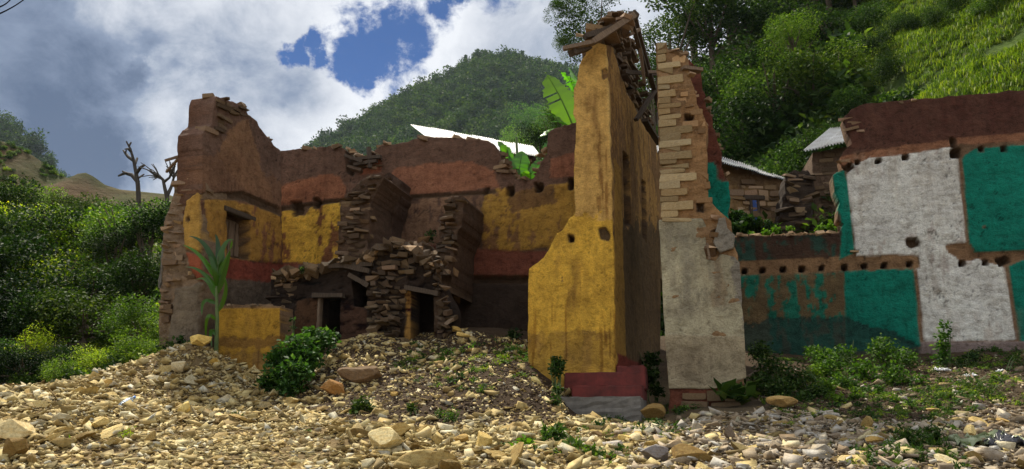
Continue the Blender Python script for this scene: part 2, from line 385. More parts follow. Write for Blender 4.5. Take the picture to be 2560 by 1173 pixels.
    cr = np.abs(fbm(A * 1.6, Z * 1.6, 5, seed + 26, 0.6)); m = sstep(cr, 0.006, 0.0015) * sstep(fbm(A * 0.8, Z * 0.8, 2, seed + 27), 0.05, 0.15); col = col * (1 - 0.6 * m[..., None]); disp -= m * 0.01
    for p_, dep in pits:
        q, _, _ = sdf(A, Z, P.poly(p_)); q = q + fbm(A * 12, Z * 12, 3, seed + 14) * 0.035
        m = sstep(q, 0.012, -0.012); disp -= m * dep; m3 = (sstep(q, 0.035, 0.0))[..., None]
        col = col * (1 - m3) + np.array((0.10, 0.062, 0.036)) * m3
    idx = np.arange(nx * nz).reshape(nx, nz)
    quads = np.stack([idx[:-1, :-1], idx[1:, :-1], idx[1:, 1:], idx[:-1, 1:]], -1)[fc]
    front = P.W(A2, Z2, disp).reshape(-1, 3)
    bb = fbm(A * 2, Z * 2, 3, seed + 15) * 0.05
    back = P.W(A2, Z2, -thick + bb).reshape(-1, 3)
    nv = nx * nz
    # rims: edges used by one quad only
    f = np.pad(fc, 1); rim = []
    I, J = np.nonzero(fc)
    for (di, dj, a0, a1) in ((-1, 0, (0, 1), (0, 0)), (1, 0, (1, 0), (1, 1)), (0, -1, (0, 0), (1, 0)), (0, 1, (1, 1), (0, 1))):
        o = ~f[I + 1 + di, J + 1 + dj]; i = I[o]; j = J[o]
        u = idx[i + a0[0], j + a0[1]]; v = idx[i + a1[0], j + a1[1]]
        if thick > 0.3:
            rim.append(np.stack([v, u, u + nv, v + nv], -1))
        else: rim.append(np.stack([v, u, u + nv, v + nv], -1))
    quads_b = quads[:, ::-1] + nv
    allq = np.concatenate([quads, quads_b] + rim)
    V = np.concatenate([front, back]); C = np.concatenate([col.reshape(-1, 3), np.tile(np.array(base) * 1.0, (nv, 1))])
    used = np.zeros(len(V), bool); used[allq.ravel()] = True; remap = np.cumsum(used) - 1
    V = V[used] - np.array(origin); C = np.clip(C[used], 0.002, 0.9); allq = remap[allq]
    return np_mesh(name, V, [allq], MW, True, C, nsmooth=2 * len(quads))

# ------------------------------------------------------------ stones
def hull_stone(seed, n=16, flat=0.5, box=0.0):
    r = random.Random(seed); bm = bmesh.new()
    for i in range(n):
        v = Vector((r.uniform(-1, 1), r.uniform(-1, 1), r.uniform(-1, 1)))
        if r.random() < box:
            v = Vector((math.copysign(r.uniform(0.8, 1), v.x), math.copysign(r.uniform(0.8, 1), v.y), math.copysign(r.uniform(0.75, 1), v.z)))
        elif v.length > 1: v.normalize()
        v.z *= flat; bm.verts.new(v)
    bmesh.ops.convex_hull(bm, input=bm.verts)
    for v in [v for v in bm.verts if not v.link_faces]: bm.verts.remove(v)
    bmesh.ops.triangulate(bm, faces=bm.faces); return bm
def block_stone(seed):
    r = random.Random(seed); bm = bmesh.new()
    for sx in (-1, 1):
        for sy in (-1, 1):
            for sz in (-1, 1):
                c = Vector((sx * r.uniform(0.85, 1), sy * r.uniform(0.85, 1), sz * r.uniform(0.82, 1)))
                k = r.uniform(0.08, 0.3)
                bm.verts.new((c.x - sx * k, c.y, c.z)); bm.verts.new((c.x, c.y - sy * k, c.z)); bm.verts.new((c.x, c.y, c.z - sz * k * 1.2))
    bmesh.ops.convex_hull(bm, input=bm.verts)
    for v in [v for v in bm.verts if not v.link_faces]: bm.verts.remove(v)
    bmesh.ops.triangulate(bm, faces=bm.faces); return bm
def protos(mat, tag):
    return [bm_mesh('%s_block' % tag, block_stone(100 + i), mat) for i in range(5)] + [bm_mesh('%s_slab' % tag, hull_stone(200 + i, 22, 1.0, 0.75), mat) for i in range(8)]
PB_ROUGH = [bm_mesh('rough_stone', hull_stone(260 + i, 16 + i % 6, 0.9, 0.35), MS_WALL) for i in range(12)]; PB_WALL = protos(MS_WALL, 'wall_stone'); PB_PALE = protos(MS_PALE, 'pale_stone')
CH = [bm_mesh('chunk', hull_stone(300 + i, 10 + i % 5, 0.35 + 0.55 * ((i * 37) % 10) / 10, 0.6), MS_RUB) for i in range(18)]
CHG = [m.copy() for m in CH]
for m_ in CHG: m_.materials.clear(); m_.materials.append(MS_GREY)
def mesh_arrays(me):
    V = np.empty(len(me.vertices) * 3); me.vertices.foreach_get('co', V); me.calc_loop_triangles()
    T = np.empty(len(me.loop_triangles) * 3, int); me.loop_triangles.foreach_get('vertices', T)
    return V.reshape(-1, 3), T.reshape(-1, 3)
CHA = [mesh_arrays(m) for m in CH]
def rotm(rx, ry, rz):
    cx, sx, cy, sy, cz, sz = np.cos(rx), np.sin(rx), np.cos(ry), np.sin(ry), np.cos(rz), np.sin(rz)
    M = np.empty((len(rx), 3, 3))
    M[:, 0, 0] = cz * cy; M[:, 0, 1] = cz * sy * sx - sz * cx; M[:, 0, 2] = cz * sy * cx + sz * sx
    M[:, 1, 0] = sz * cy; M[:, 1, 1] = sz * sy * sx + cz * cx; M[:, 1, 2] = sz * sy * cx - cz * sx
    M[:, 2, 0] = -sy; M[:, 2, 1] = cy * sx; M[:, 2, 2] = cy * cx
    return M
def joined(name, arrs, pos, scl, rot, mat, smooth=False, pick=None):
    """many copies of a few shapes in one mesh (stuff only)"""
    n = len(pos); k = len(arrs); pick = rng.integers(0, k, n) if pick is None else pick; M = rotm(*rot.T); B = Bag()
    for j, (V, T) in enumerate(arrs):
        s = np.nonzero(pick == j)[0]
        if not len(s): continue
        W = np.einsum('nij,nvj->nvi', M[s], V[None] * scl[s][:, None, :]) + pos[s][:, None, :]
        f = T[None] + (np.arange(len(s)) * len(V))[:, None, None]
        if T.shape[1] == 3: B.add(W.reshape(-1, 3), T=f.reshape(-1, 3))
        else: B.add(W.reshape(-1, 3), Q=f.reshape(-1, 4))
    return B.mesh(name, mat, smooth)
def lay_stones(parent, P, poly, hr=(0.045, 0.11), wr=(0.10, 0.32), off=(0.0, 0.05), depth=0.2, maxn=290, pr=PB_WALL, tilt=0.08, gap=0.012, skip=0.0, tints=None, seed=1, limit=True):
    r = random.Random(seed); OL = P.poly(poly); lo = OL.min(0); hi = OL.max(0); z = lo[1]; k = 0; out = []
    if tilt >= 0.09 and pr is PB_WALL: pr = PB_ROUGH * 2 + PB_WALL[5:]
    while z < hi[1]:
        h = r.uniform(*hr); a = lo[0] - r.uniform(0, 0.2)
        while a < hi[0]:
            w = r.uniform(*wr); hh = h * r.uniform(0.6, 1.15); ca = a + w / 2; cz = z + h / 2
            q = sdf(np.array([ca]), np.array([cz]), OL)[0][0]
            if q < -0.25 * min(w, 0.2) and r.random() > skip: out.append((ca, cz, w, hh))
            a += w + r.uniform(0.2, 1) * gap
        z += h + gap * 0.6
    if len(out) > maxn: r.shuffle(out); out = out[:maxn]
    for ca, cz, w, hh in out:
        q = r.uniform(*off)
        o = link('stone', r.choice(pr), parent, P.w(ca, cz, q - depth * 0.35), (r.gauss(0, tilt), r.gauss(0, tilt), -P.a + r.gauss(0, tilt * 1.2)), (w / 2 * (1.12 if pr is not PB_WALL else 1), depth / 2 * r.uniform(0.8, 1.2), hh / 2 * (1.2 if pr is not PB_WALL else 1)))
        t = r.uniform(0.8, 1.2) if tints is None else r.choice(tints) * r.uniform(0.9, 1.1)
        o.color = (t, t * r.uniform(0.94, 1.0), t * r.uniform(0.85, 1.0), 1)
    return len(out)
def cap_stones(parent, P, line, n, size=(0.12, 0.3), deep=0.35, pr=PB_WALL, seed=3, tint=1.2, lift=0.0):
    """loose stones lying on the broken top of a wall along a traced line"""
    r = random.Random(seed); L_ = P.poly(line); seg = np.linalg.norm(np.diff(L_, axis=0), axis=1); cum = np.concatenate([[0], np.cumsum(seg)])
    for i in range(n):
        t = r.uniform(0, cum[-1]); j = min(np.searchsorted(cum, t, 'right') - 1, len(seg) - 1); f = (t - cum[j]) / seg[j]; p = L_[j] * (1 - f) + L_[j + 1] * f
        w = r.uniform(*size); h = w * r.uniform(0.25, 0.5)
        o = link('stone', r.choice(pr), parent, P.w(p[0], p[1] + h * 0.2 + lift, -r.uniform(0.0, deep)), (r.gauss(0, 0.2), r.gauss(0, 0.2), r.uniform(0, 6.28)), (w / 2, w / 2 * r.uniform(0.5, 0.9), h / 2))
        k = tint * r.uniform(0.75, 1.25); o.color = (k, k * 0.97, k * 0.92, 1)
def plank(name, p1, p2, w, h, mat, parent=None, **kw):
    p1 = Vector(p1); p2 = Vector(p2); d = p2 - p1; l = d.length; r = random.Random(int(l * 1e4))
    bm = bmesh.new(); n = 6; rows = []
    for i in range(n):
        x = l * (i / (n - 1) - 0.5); jw = w / 2 * r.uniform(0.88, 1.05); jh = h / 2 * r.uniform(0.85, 1.1); dz = r.uniform(-0.12, 0.12) * w
        rows.append([bm.verts.new((x, sy * jw + dz * 0.3, sz * jh)) for sy, sz in ((-1, -1), (1, -1), (1, 1), (-1, 1))])
    for i in range(n - 1):
        for k in range(4): bm.faces.new((rows[i][k], rows[i][(k + 1) % 4], rows[i + 1][(k + 1) % 4], rows[i + 1][k]))
    bm.faces.new(rows[0][::-1]); bm.faces.new(rows[-1])
    bmesh.ops.recalc_face_normals(bm, faces=bm.faces)
    me = bm_mesh(name, bm, mat); rot = d.to_track_quat('X', 'Z').to_euler()
    return link(name, me, parent, (p1 + p2) / 2, rot, None, **kw)
def box_part(name, P, a0, a1, z0, z1, o0, o1, mat, parent, bev=0.012, rag=0.0, seed=1, **kw):
    """bevelled box in wall coordinates: a along the wall, o towards the camera"""
    bm = bmesh.new(); bmesh.ops.create_cube(bm, size=1.0)
    for v in bm.verts: v.co = Vector(((v.co.x + 0.5) * (a1 - a0) + a0, (v.co.y + 0.5) * (o1 - o0) + o0, (v.co.z + 0.5) * (z1 - z0) + z0))
    if bev: bmesh.ops.bevel(bm, geom=bm.edges[:], offset=bev, segments=2, affect='EDGES')
    if rag:
        bmesh.ops.subdivide_edges(bm, edges=[e for e in bm.edges if e.calc_length() > 0.3], cuts=8, use_grid_fill=True)
        r = random.Random(seed)
        for v in bm.verts: v.co += Vector((r.gauss(0, rag * .5), r.gauss(0, rag), r.gauss(0, rag)))
    rl = root_loc(parent)
    for v in bm.verts: v.co = P.w(v.co.x, v.co.z, v.co.y) - rl
    bmesh.ops.recalc_face_normals(bm, faces=bm.faces)
    return link(name, bm_mesh(name, bm, mat), parent, None, **kw)

# ------------------------------------------------------------ leaves
LEAF_V = np.array([(0, 0, 0), (-0.32, 0.5, 0.10), (0, 1.0, 0), (0.32, 0.5, 0.10)]); LEAF_T = np.array([(0, 2, 1), (0, 3, 2)])
LEAFN_V = np.array([(0, 0, 0), (-0.14, 0.4, 0.04), (0, 1.0, -0.12), (0.14, 0.4, 0.04)])
def leaf_mesh(name, pos, size, mat, nrm=None, narrow=False, updir=0.5, r=rng):
    n = len(pos); V0 = LEAFN_V if narrow else LEAF_V
    s = size * r.uniform(0.6, 1.3, n)
    rz = r.uniform(0, 6.283, n); rx = r.normal(0.1, 0.65, n) + updir * r.uniform(-0.3, 0.5, n); ry = r.normal(0, 0.5, n)
    return joined(name, [(V0, LEAF_T)], pos, np.stack([s, s, s], -1), np.stack([rx, ry, rz], -1), mat, False)
def blob_points(n, blobs, shell=0.75, r=rng):
    B = np.array(blobs, float); vol = B[:, 3] ** 2; k = r.choice(len(B), n, p=vol / vol.sum())
    d = r.normal(size=(n, 3)); d /= np.linalg.norm(d, axis=1)[:, None]
    rad = B[k, 3] * (shell + (1 - shell) * r.random(n)) * (0.86 + 0.28 * r.random(n))
    rad = np.where(r.random(n) < 0.2, rad * r.random(n), rad)
    return B[k, :3] + d * rad[:, None] * np.array([1, 1, 0.85])
# ------------------------------------------------------------ ground
GC = []
def gp(*t):
    for px, py, Y in t: p = P3(px, py, Y); GC.append((p.x, p.y, p.z))
gp((-300, 1173, 6.6), (300, 1173, 6.4), (900, 1173, 6.3), (1500, 1173, 6.4), (2100, 1173, 6.5), (2860, 1173, 6.7))
gp((-200, 1060, 8.2), (0, 1060, 8.2), (0, 985, 10.2), (250, 968, 10.8), (300, 1060, 8.4), (320, 1000, 9.8), (480, 866, 11.7), (400, 925, 11.4), (545, 912, 11.9), (620, 950, 12.0), (700, 990, 11.2),
   (480, 985, 10.3), (560, 1050, 9.0), (180, 955, 12.5), (60, 930, 14), (400, 905, 13.4), (-200, 900, 14), (300, 930, 12.2))
gp((800, 1000, 10.6), (860, 950, 11), (930, 838, 12.3), (1040, 862, 12.5), (1150, 830, 12.5), (1290, 850, 12.3), (1330, 915, 11.3), (1200, 892, 11.6), (1000, 935, 11.1),
   (1100, 1050, 9.0), (900, 1065, 8.6), (1300, 1045, 9.2), (1372, 985, 10.3), (1500, 1062, 9.7), (1600, 1064, 10.0), (1430, 1040, 10.35), (1550, 1052, 10.3), (1500, 1050, 11.2), (1690, 1035, 10.4), (1860, 1005, 10.6), (1650, 1000, 12.0))
gp((1900, 905, 13.5), (2020, 895, 14.2), (2300, 890, 13.7), (2560, 888, 13.3), (2860, 880, 13.0), (2000, 1000, 10.6), (2200, 955, 11.6), (2400, 955, 11.4), (2560, 960, 11), (1800, 1085, 8.6), (2100, 1085, 8.4), (2400, 1065, 8.8), (2620, 1045, 9.0))
for x in (-11, -5, 0, 5, 11): GC += [(x, 19, 3.3), (x, 3.2, 0.55), (x, 0.2, 0.0)]
for x in (-6, -2, 2): GC.append((x, 15.5, 3.1))
for x in (4, 7, 10): GC.append((x, 16.5, 3.2))
GC = np.array(GC)
def tps_fit(P, lam=0.02):
    n = len(P); d = np.hypot(P[:, None, 0] - P[None, :, 0], P[:, None, 1] - P[None, :, 1]); K = d * d * np.log(d + 1e-9); K[np.arange(n), np.arange(n)] = lam
    A = np.zeros((n + 3, n + 3)); A[:n, :n] = K; A[:n, n] = 1; A[:n, n + 1:] = P[:, :2]; A[n, :n] = 1; A[n + 1:, :n] = P[:, :2].T
    return np.linalg.solve(A, np.concatenate([P[:, 2], np.zeros(3)]))
_w = tps_fit(GC)
def gz(x, y, fine=True):
    x = np.asarray(x, float); y = np.asarray(y, float); sh = np.broadcast(x, y).shape; x = np.broadcast_to(x, sh).ravel(); y = np.broadcast_to(y, sh).ravel()
    xc = np.clip(x, -13, 13); yc = np.clip(y, -0.5, 20); out = np.empty(len(x))
    for s in range(0, len(x), 20000):
        e = slice(s, s + 20000); d = np.hypot(xc[e, None] - GC[None, :, 0], yc[e, None] - GC[None, :, 1])
        out[e] = (d * d * np.log(d + 1e-9)) @ _w[:-3] + _w[-3] + _w[-2] * xc[e] + _w[-1] * yc[e]
    if fine: out = out + fbm(x * 0.9, y * 0.9, 5, 3) * 0.16 + fbm(x * 5, y * 5, 3, 6) * 0.05
    return out.reshape(sh)
def gz1(x, y): return float(gz(np.array([x]), np.array([y]))[0])
def g_at(px, Y):
    """ground point seen in pixel column px at distance Y"""
    x = (px - CX) / F * Y / 1.0
    for _ in range(3):
        z = gz1(x, Y); d = Y * math.cos(PITCH) + (z - EYE) * math.sin(PITCH); x = (px - CX) / F * d
    return Vector((x, Y, gz1(x, Y)))

def m_ground():
    m, t, b, o = mat_new('soil')
    a = N(t, 'ShaderNodeAttribute', attribute_name='Col')
    n1 = tnoise(t, 3.2, 8, 0.7); n2 = tnoise(t, 28, 6, 0.75)
    c = mixc(t, a.outputs['Color'], ramp(t, n1, [(0.3, (0.6, 0.57, 0.55)), (0.55, (1, 1, 1)), (0.75, (1.25, 1.2, 1.15))]), 1.0, 'MULTIPLY')
    c = mixc(t, c, ramp(t, n2, [(0.3, (0.5, 0.48, 0.45)), (0.55, (1, 1, 1)), (0.75, (1.35, 1.3, 1.25))]), 1.0, 'MULTIPLY')
    L(t, c, b.inputs['Base Color']); b.inputs['Roughness'].default_value = 0.95; b.inputs['Specular IOR Level'].default_value = 0.15
    bump(t, b, tmath(t, 'ADD', n1, tmath(t, 'MULTIPLY', n2, 0.6)), 0.9, 0.05); return m
M_SOIL = m_ground()
def pixmask(px, py, poly, soft):
    q, _, _ = sdf(px, py, poly); return sstep(q, soft, -soft)
DARKSOIL = [(640, 985), (760, 880), (900, 800), (1330, 800), (1420, 960), (1560, 1000), (1560, 1055), (1330, 1062), (1100, 1075), (880, 1050), (760, 1020)]
WEEDSOIL = [(1640, 1060), (1640, 980), (1870, 960), (1880, 840), (2700, 840), (2700, 1000), (2420, 1040), (2150, 1050), (1900, 1040)]
def ground_color(x, y, z):
    px, py = proj(x, y, z); n = fbm(x * 1.5, y * 1.5, 4, 9)
    c = np.zeros(x.shape + (3,)); c[:] = (0.22, 0.155, 0.072)
    d = pixmask(px + n * 120, py + n * 40, DARKSOIL, 22)[..., None]; c = c * (1 - d) + np.array((0.060, 0.038, 0.021)) * d
    w = pixmask(px + n * 120, py + n * 40, WEEDSOIL, 25)[..., None]; c = c * (1 - w) + np.array((0.085, 0.062, 0.034)) * w
    r = sstep(px, 1500, 1750)[..., None] * (1 - w); c = c * (1 - r) + np.array((0.16, 0.12, 0.072)) * r
    f = sstep(y, 12.2, 13.0)[..., None]; c = c * (1 - f) + np.array((0.075, 0.05, 0.028)) * f
    return c * (1 + fbm(x * 4, y * 4, 3, 12)[..., None] * 0.5)
def grid_mesh(name, X, Y, Z, mat, col=None, smooth=True):
    nx, ny = X.shape; idx = np.arange(nx * ny).reshape(nx, ny)
    q = np.stack([idx[:-1, :-1], idx[1:, :-1], idx[1:, 1:], idx[:-1, 1:]], -1).reshape(-1, 4)
    return np_mesh(name, np.stack([X, Y, Z], -1).reshape(-1, 3), [q], mat, smooth, None if col is None else col.reshape(-1, 3))
# non-uniform lattice: fine near the ruin, coarse all the way to the horizon
def stretch(a0, a1, st, far, k=14):
    mid = np.arange(a0, a1 + st / 2, st); o = st * 1.9 ** np.arange(1, k); lo = a0 - np.cumsum(o); hi = a1 + np.cumsum(o)
    lo = np.clip(lo, -far, None); hi = np.clip(hi, None, far); return np.unique(np.concatenate([lo, mid, hi]))
xs = stretch(-8.5, 9.5, 0.065, 900, 16); ys = stretch(5.6, 14.6, 0.065, 900, 16)
X, Y = np.meshgrid(xs, ys, indexing='ij'); Z = gz(X, Y)
fall = np.maximum(np.maximum(np.abs(X) - 60, -6 - Y), 0); Z = Z - np.minimum(fall * 0.05, 6) - np.clip((Y - 140) * 0.02, 0, 6)
link('ground', grid_mesh('ground', X, Y, Z, M_SOIL, ground_color(X, Y, Z)), kind='structure')

# ------------------------------------------------------------ hills
def m_hill(name, veg1, veg2, soil, scale, lo, hi, gs=0.15):
    m, t, b, o = mat_new(name)
    n1 = tnoise(t, scale, 8, 0.65); n2 = tnoise(t, scale * 6, 6, 0.7); n3 = tnoise(t, scale * 0.6, 5, 0.6)
    c = ramp(t, n2, [(0.35, veg1), (0.7, veg2)]); c = mixc(t, c, soil, ramp(t, n1, [(lo, (0, 0, 0)), (hi, (1, 1, 1))]))
    c = mixc(t, c, ramp(t, n3, [(0.35, (0.75, 0.75, 0.75)), (0.65, (1.15, 1.15, 1.1))]), 1.0, 'MULTIPLY')
    L(t, c, b.inputs['Base Color']); b.inputs['Roughness'].default_value = 1.0; b.inputs['Specular IOR Level'].default_value = 0.1
    bump(t, b, n2, 1.0, gs); return m
M_MTN = m_hill('mountain_cover', (0.035, 0.075, 0.022), (0.10, 0.17, 0.04), (0.17, 0.13, 0.08), 0.018, 0.56, 0.70, 3.0)
M_HILL = m_hill('hillside_cover', (0.02, 0.035, 0.010), (0.07, 0.11, 0.018), (0.10, 0.075, 0.04), 0.12, 0.55, 0.70, 0.3)
M_EARTH = m_hill('earthy_slope', (0.03, 0.048, 0.014), (0.08, 0.09, 0.026), (0.105, 0.068, 0.036), 0.10, 0.42, 0.62, 0.6)

def ridge_fn(tab, Yr):
    pts = [P3(px, py, Yr) for px, py in tab]; xs_ = np.array([p.x for p in pts]); zs_ = np.array([p.z for p in pts])
    return lambda x: np.interp(x, xs_, zs_)
# wooded mountain behind the roofless house
mr = ridge_fn([(300, 760), (560, 600), (700, 460), (785, 388), (830, 356), (900, 316), (950, 290), (1000, 258), (1060, 228), (1100, 206), (1140, 188), (1190, 160), (1225, 150), (1280, 153), (1340, 168), (1400, 184), (1450, 200), (1560, 230), (1700, 300), (2100, 420), (2700, 560)], 400)
def mountain_z(x, y):
    t = np.clip((y - 110) / 290, 0, 1); h = mr(x) - 2
    prof = 0.35 * t + 0.65 * t ** 1.5; z = 2 + h * prof
    spur = fbm(x * 0.012 + 3, y * 0.012, 5, 21) * 30 * t * (1.15 - t) * 2 + fbm(x * 0.05, y * 0.05, 4, 22) * 7 * sstep(t, 0.02, 0.2) * (1 - 0.6 * t ** 6)
    return np.where(y <= 400, z + spur * (1 - t ** 8), mr(x) - (y - 400) * 0.6 + fbm(x * 0.05, y * 0.05, 4, 22) * 3)
X, Y = np.meshgrid(np.linspace(-330, 420, 260), np.concatenate([np.linspace(95, 400, 120), np.linspace(410, 700, 12)]), indexing='ij')
link('forested_mountain', grid_mesh('forested_mountain', X, Y, mountain_z(X, Y), M_MTN), kind='structure')
# dark far mountain at the left edge
fr = ridge_fn([(-900, -150), (-300, 120), (-60, 262), (0, 297), (30, 318), (60, 340), (85, 365), (110, 392), (135, 420), (160, 448), (230, 520), (330, 600), (700, 800)], 330)
def farleft_z(x, y):
    t = np.clip((y - 120) / 210, 0, 1); return np.where(y <= 330, 2 + (fr(x) - 2) * t ** 1.2 + fbm(x * 0.03, y * 0.03, 4, 31) * 12 * t * (1 - t ** 6), fr(x) - (y - 330) * 0.6)
X, Y = np.meshgrid(np.linspace(-430, -90, 120), np.concatenate([np.linspace(110, 330, 60), np.linspace(340, 520, 8)]), indexing='ij')
link('far_mountain', grid_mesh('far_mountain', X, Y, farleft_z(X, Y), M_MTN), kind='structure')
# eroded earthy hill on the left with its rounded hump
nr = ridge_fn([(-900, 150), (-300, 250), (-100, 322), (0, 352), (40, 365), (75, 385), (110, 408), (150, 440), (175, 446), (195, 434), (215, 432), (235, 442), (262, 462), (300, 474), (420, 486), (560, 540), (700, 620), (1000, 760)], 62)
def nearleft_z(x, y):
    t = np.clip((y - 17) / 45, 0, 1); return np.where(y <= 62, 1.2 + 1.8 * np.clip(t * 8, 0, 1) + (nr(x) - 3) * (0.6 * t + 0.4 * t ** 2) + fbm(x * 0.15, y * 0.15, 5, 41) * 4.5 * t * (1 - t ** 5), nr(x) - (y - 62) * 0.5)
X, Y = np.meshgrid(np.linspace(-70, -5, 200), np.concatenate([np.linspace(16, 62, 120), np.linspace(63, 100, 10)]), indexing='ij')
link('earthy_hill', grid_mesh('earthy_hill', X, Y, nearleft_z(X, Y), M_EARTH), kind='structure')
# steep green hillside on the right
def hill_z(x, y):
    d = (0.90 * (x - 3) + 0.36 * (np.minimum(y, 85) - 20) - 1.0) * sstep(y, 14.3, 16.6)
    s = np.where(d > 0, d, 0); terr = np.sin((0.4 * x - 0.2 * y) * 1.0 + fbm(x * 0.12, y * 0.12, 3, 51) * 7) * 1.1 * np.clip(s / 8, 0, 1)
    return 3.2 + 0.95 * s + terr + fbm(x * 0.2, y * 0.2, 5, 52) * 2.6 * np.clip(s / 5, 0, 1) - np.where(d < 0, 0.6, 0) - 2.5 * (1 - sstep(y, 15.2, 16.8)) * sstep(9.5 - x, -1.5, 0.5)
X, Y = np.meshgrid(np.linspace(2, 95, 280), np.linspace(14.2, 120, 270), indexing='ij')
link('green_hillside', grid_mesh('green_hillside', X, Y, hill_z(X, Y), M_HILL), kind='structure')
# low spoil bank just behind the back wall
X, Y = np.meshgrid(np.linspace(-9, 2.5, 100), np.linspace(17, 30, 70), indexing='ij')
bank = lambda x, y: 2.9 + 4.6 * np.exp(-(((x + 4.3) / 2.2) ** 2 + ((y - 24) / 3.0) ** 2)) + 3.3 * np.exp(-(((x - 0.2) / 3.2) ** 2 + ((y - 25) / 3) ** 2)) + fbm(x * 0.8, y * 0.8, 4, 61) * 0.7
link('spoil_bank', grid_mesh('spoil_bank', X, Y, bank(X, Y), M_EARTH), kind='structure')

# thin air haze: everything outdoors stands inside it
bm = bmesh.new(); bmesh.ops.create_cube(bm, size=1.0)
for v in bm.verts: v.co = Vector((v.co.x * 1900, v.co.y * 1900, -14 if v.co.z < 0 else 232))
mh = bpy.data.materials.new('haze'); mh.use_nodes = True; th = mh.node_tree; th.nodes.clear(); oh = N(th, 'ShaderNodeOutputMaterial'); vh = N(th, 'ShaderNodeVolumePrincipled')
vh.inputs['Color'].default_value = (0.70, 0.84, 1.0, 1); vh.inputs['Density'].default_value = 0.00012; vh.inputs['Anisotropy'].default_value = 0.2; L(th, vh.outputs[0], oh.inputs['Volume'])
link('haze', bm_mesh('haze', bm, mh), kind='stuff')
# ------------------------------------------------------------ buildings
YAW = 14
PF = Plane(1540, 11.0, YAW)                     # street front of both houses
YEL = (0.74, 0.445, 0.060); YELD = (0.40, 0.215, 0.032); BROWN = (0.15, 0.072, 0.038); BROWND = (0.16, 0.092, 0.062); ORB = (0.32, 0.135, 0.07)
REDB = (0.21, 0.07, 0.042); MUD = (0.20, 0.125, 0.07); MUDD = (0.095, 0.062, 0.04); GREEN = (0.006, 0.215, 0.150); WHITE = (0.78, 0.78, 0.72); DRED = (0.105, 0.046, 0.030)
def wpart(name, root, P, outline, base, **kw):
    lab = kw.pop('label', None)
    return link(name, wall_mesh(name, P, outline, base, origin=root_loc(root), **kw), root, label=lab)
Rg = lambda poly, col, **k: dict(poly=poly, col=col, **k)

# --- tall yellow corner of the street front
tw = thing('ruined_corner_wall', 'tall yellow plastered corner of a ruined house topped with splintered roof timbers', 'ruined wall', PF.w(0, 2.2))
tf = [(1321, 700), (1319, 965), (1400, 1000), (1545, 1000), (1541, 925), (1536, 700), (1529, 420), (1522, 240), (1517, 112), (1475, 103), (1462, 116), (1465, 135), (1454, 150), (1447, 168), (1446, 200), (1436, 225), (1434, 285), (1440, 300), (1437, 400), (1435, 450), (1438, 535), (1420, 548), (1408, 575), (1392, 590), (1375, 620), (1360, 645), (1335, 662), (1323, 672)]
front = wpart('front_wall', tw, PF, tf, MUD, seed=1, cell=0.022, rag=0.02, rough=0.008, thick=0.45, hz=0.08, chip=0.40, dirt=0.30, streak=0.6,
    regions=[Rg(None, YEL, var=0.22, flat=0.3), Rg([(1300, 830), (1560, 830), (1560, 1000), (1300, 1000)], (0.42, 0.25, 0.045), edge=0.12, a=0.7, var=0.5, col2=(0.30, 0.17, 0.05), k=0.42),
             Rg([(1420, 60), (1560, 60), (1560, 560), (1420, 520)], (0.62, 0.385, 0.13), edge=0.2, a=0.8, var=0.3),
             Rg([(1512, 100), (1560, 100), (1560, 420), (1526, 420)], (0.68, 0.45, 0.15), edge=0.008, proud=0.008)],
    pits=[([(1421, 588), (1433, 588), (1433, 603), (1421, 603)], 0.2), ([(1500, 574), (1512, 571), (1524, 590), (1522, 600), (1505, 596)], 0.2), ([(1507, 175), (1516, 172), (1520, 190), (1510, 196)], 0.10)],
    stains=[([(1370, 640), (1480, 640), (1470, 800), (1380, 800)], (0.20, 0.10, 0.025), 0.75), ([(1480, 560), (1530, 560), (1530, 740), (1490, 740)], (0.16, 0.08, 0.02), 0.75),
            ([(1450, 220), (1515, 220), (1520, 560), (1480, 560), (1455, 400)], (0.22, 0.11, 0.035), 0.75), ([(1380, 590), (1440, 560), (1430, 660), (1370, 680)], (0.30, 0.16, 0.05), 0.5), ([(1330, 860), (1540, 860), (1540, 930), (1330, 930)], (0.25, 0.14, 0.04), 0.55)])
PS = Plane(1540, 11.0, YAW - 84 + 0)            # flank running back from the corner
PS = Plane.__new__(Plane); _c = PF.w(0, 0); PS.a = R(20 - 90); PS.e = np.array([math.cos(PS.a), -math.sin(PS.a)]); PS.n = np.array([math.sin(PS.a), math.cos(PS.a)]); PS.o = np.array([_c.x, _c.y]) + PS.n * 0.004 
sf = [(1517, 112), (1541, 925), (1541, 1000), (1650, 1035), (1652, 700), (1648, 420), (1640, 352), (1618, 330), (1600, 300), (1585, 262), (1568, 235), (1550, 180), (1534, 122)]
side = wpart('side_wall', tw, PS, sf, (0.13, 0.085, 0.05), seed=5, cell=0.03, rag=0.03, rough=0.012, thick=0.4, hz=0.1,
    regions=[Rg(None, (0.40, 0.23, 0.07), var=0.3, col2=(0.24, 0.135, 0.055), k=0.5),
             Rg([(1500, 560), (1700, 560), (1700, 1100), (1500, 1100)], (0.11, 0.072, 0.035), edge=0.3, a=0.9), Rg([(1536, 400), (1553, 420), (1566, 930), (1536, 930)], (0.45, 0.26, 0.05), edge=0.06, a=0.8),  # shade of the narrow gap painted into the lower flank, paler strip by the corner
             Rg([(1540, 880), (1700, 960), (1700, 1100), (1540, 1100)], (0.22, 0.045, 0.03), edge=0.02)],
    pits=[([(1557, 380), (1573, 396), (1577, 560), (1562, 568)], 0.26), ([(1604, 450), (1615, 460), (1617, 605), (1606, 590)], 0.26)])
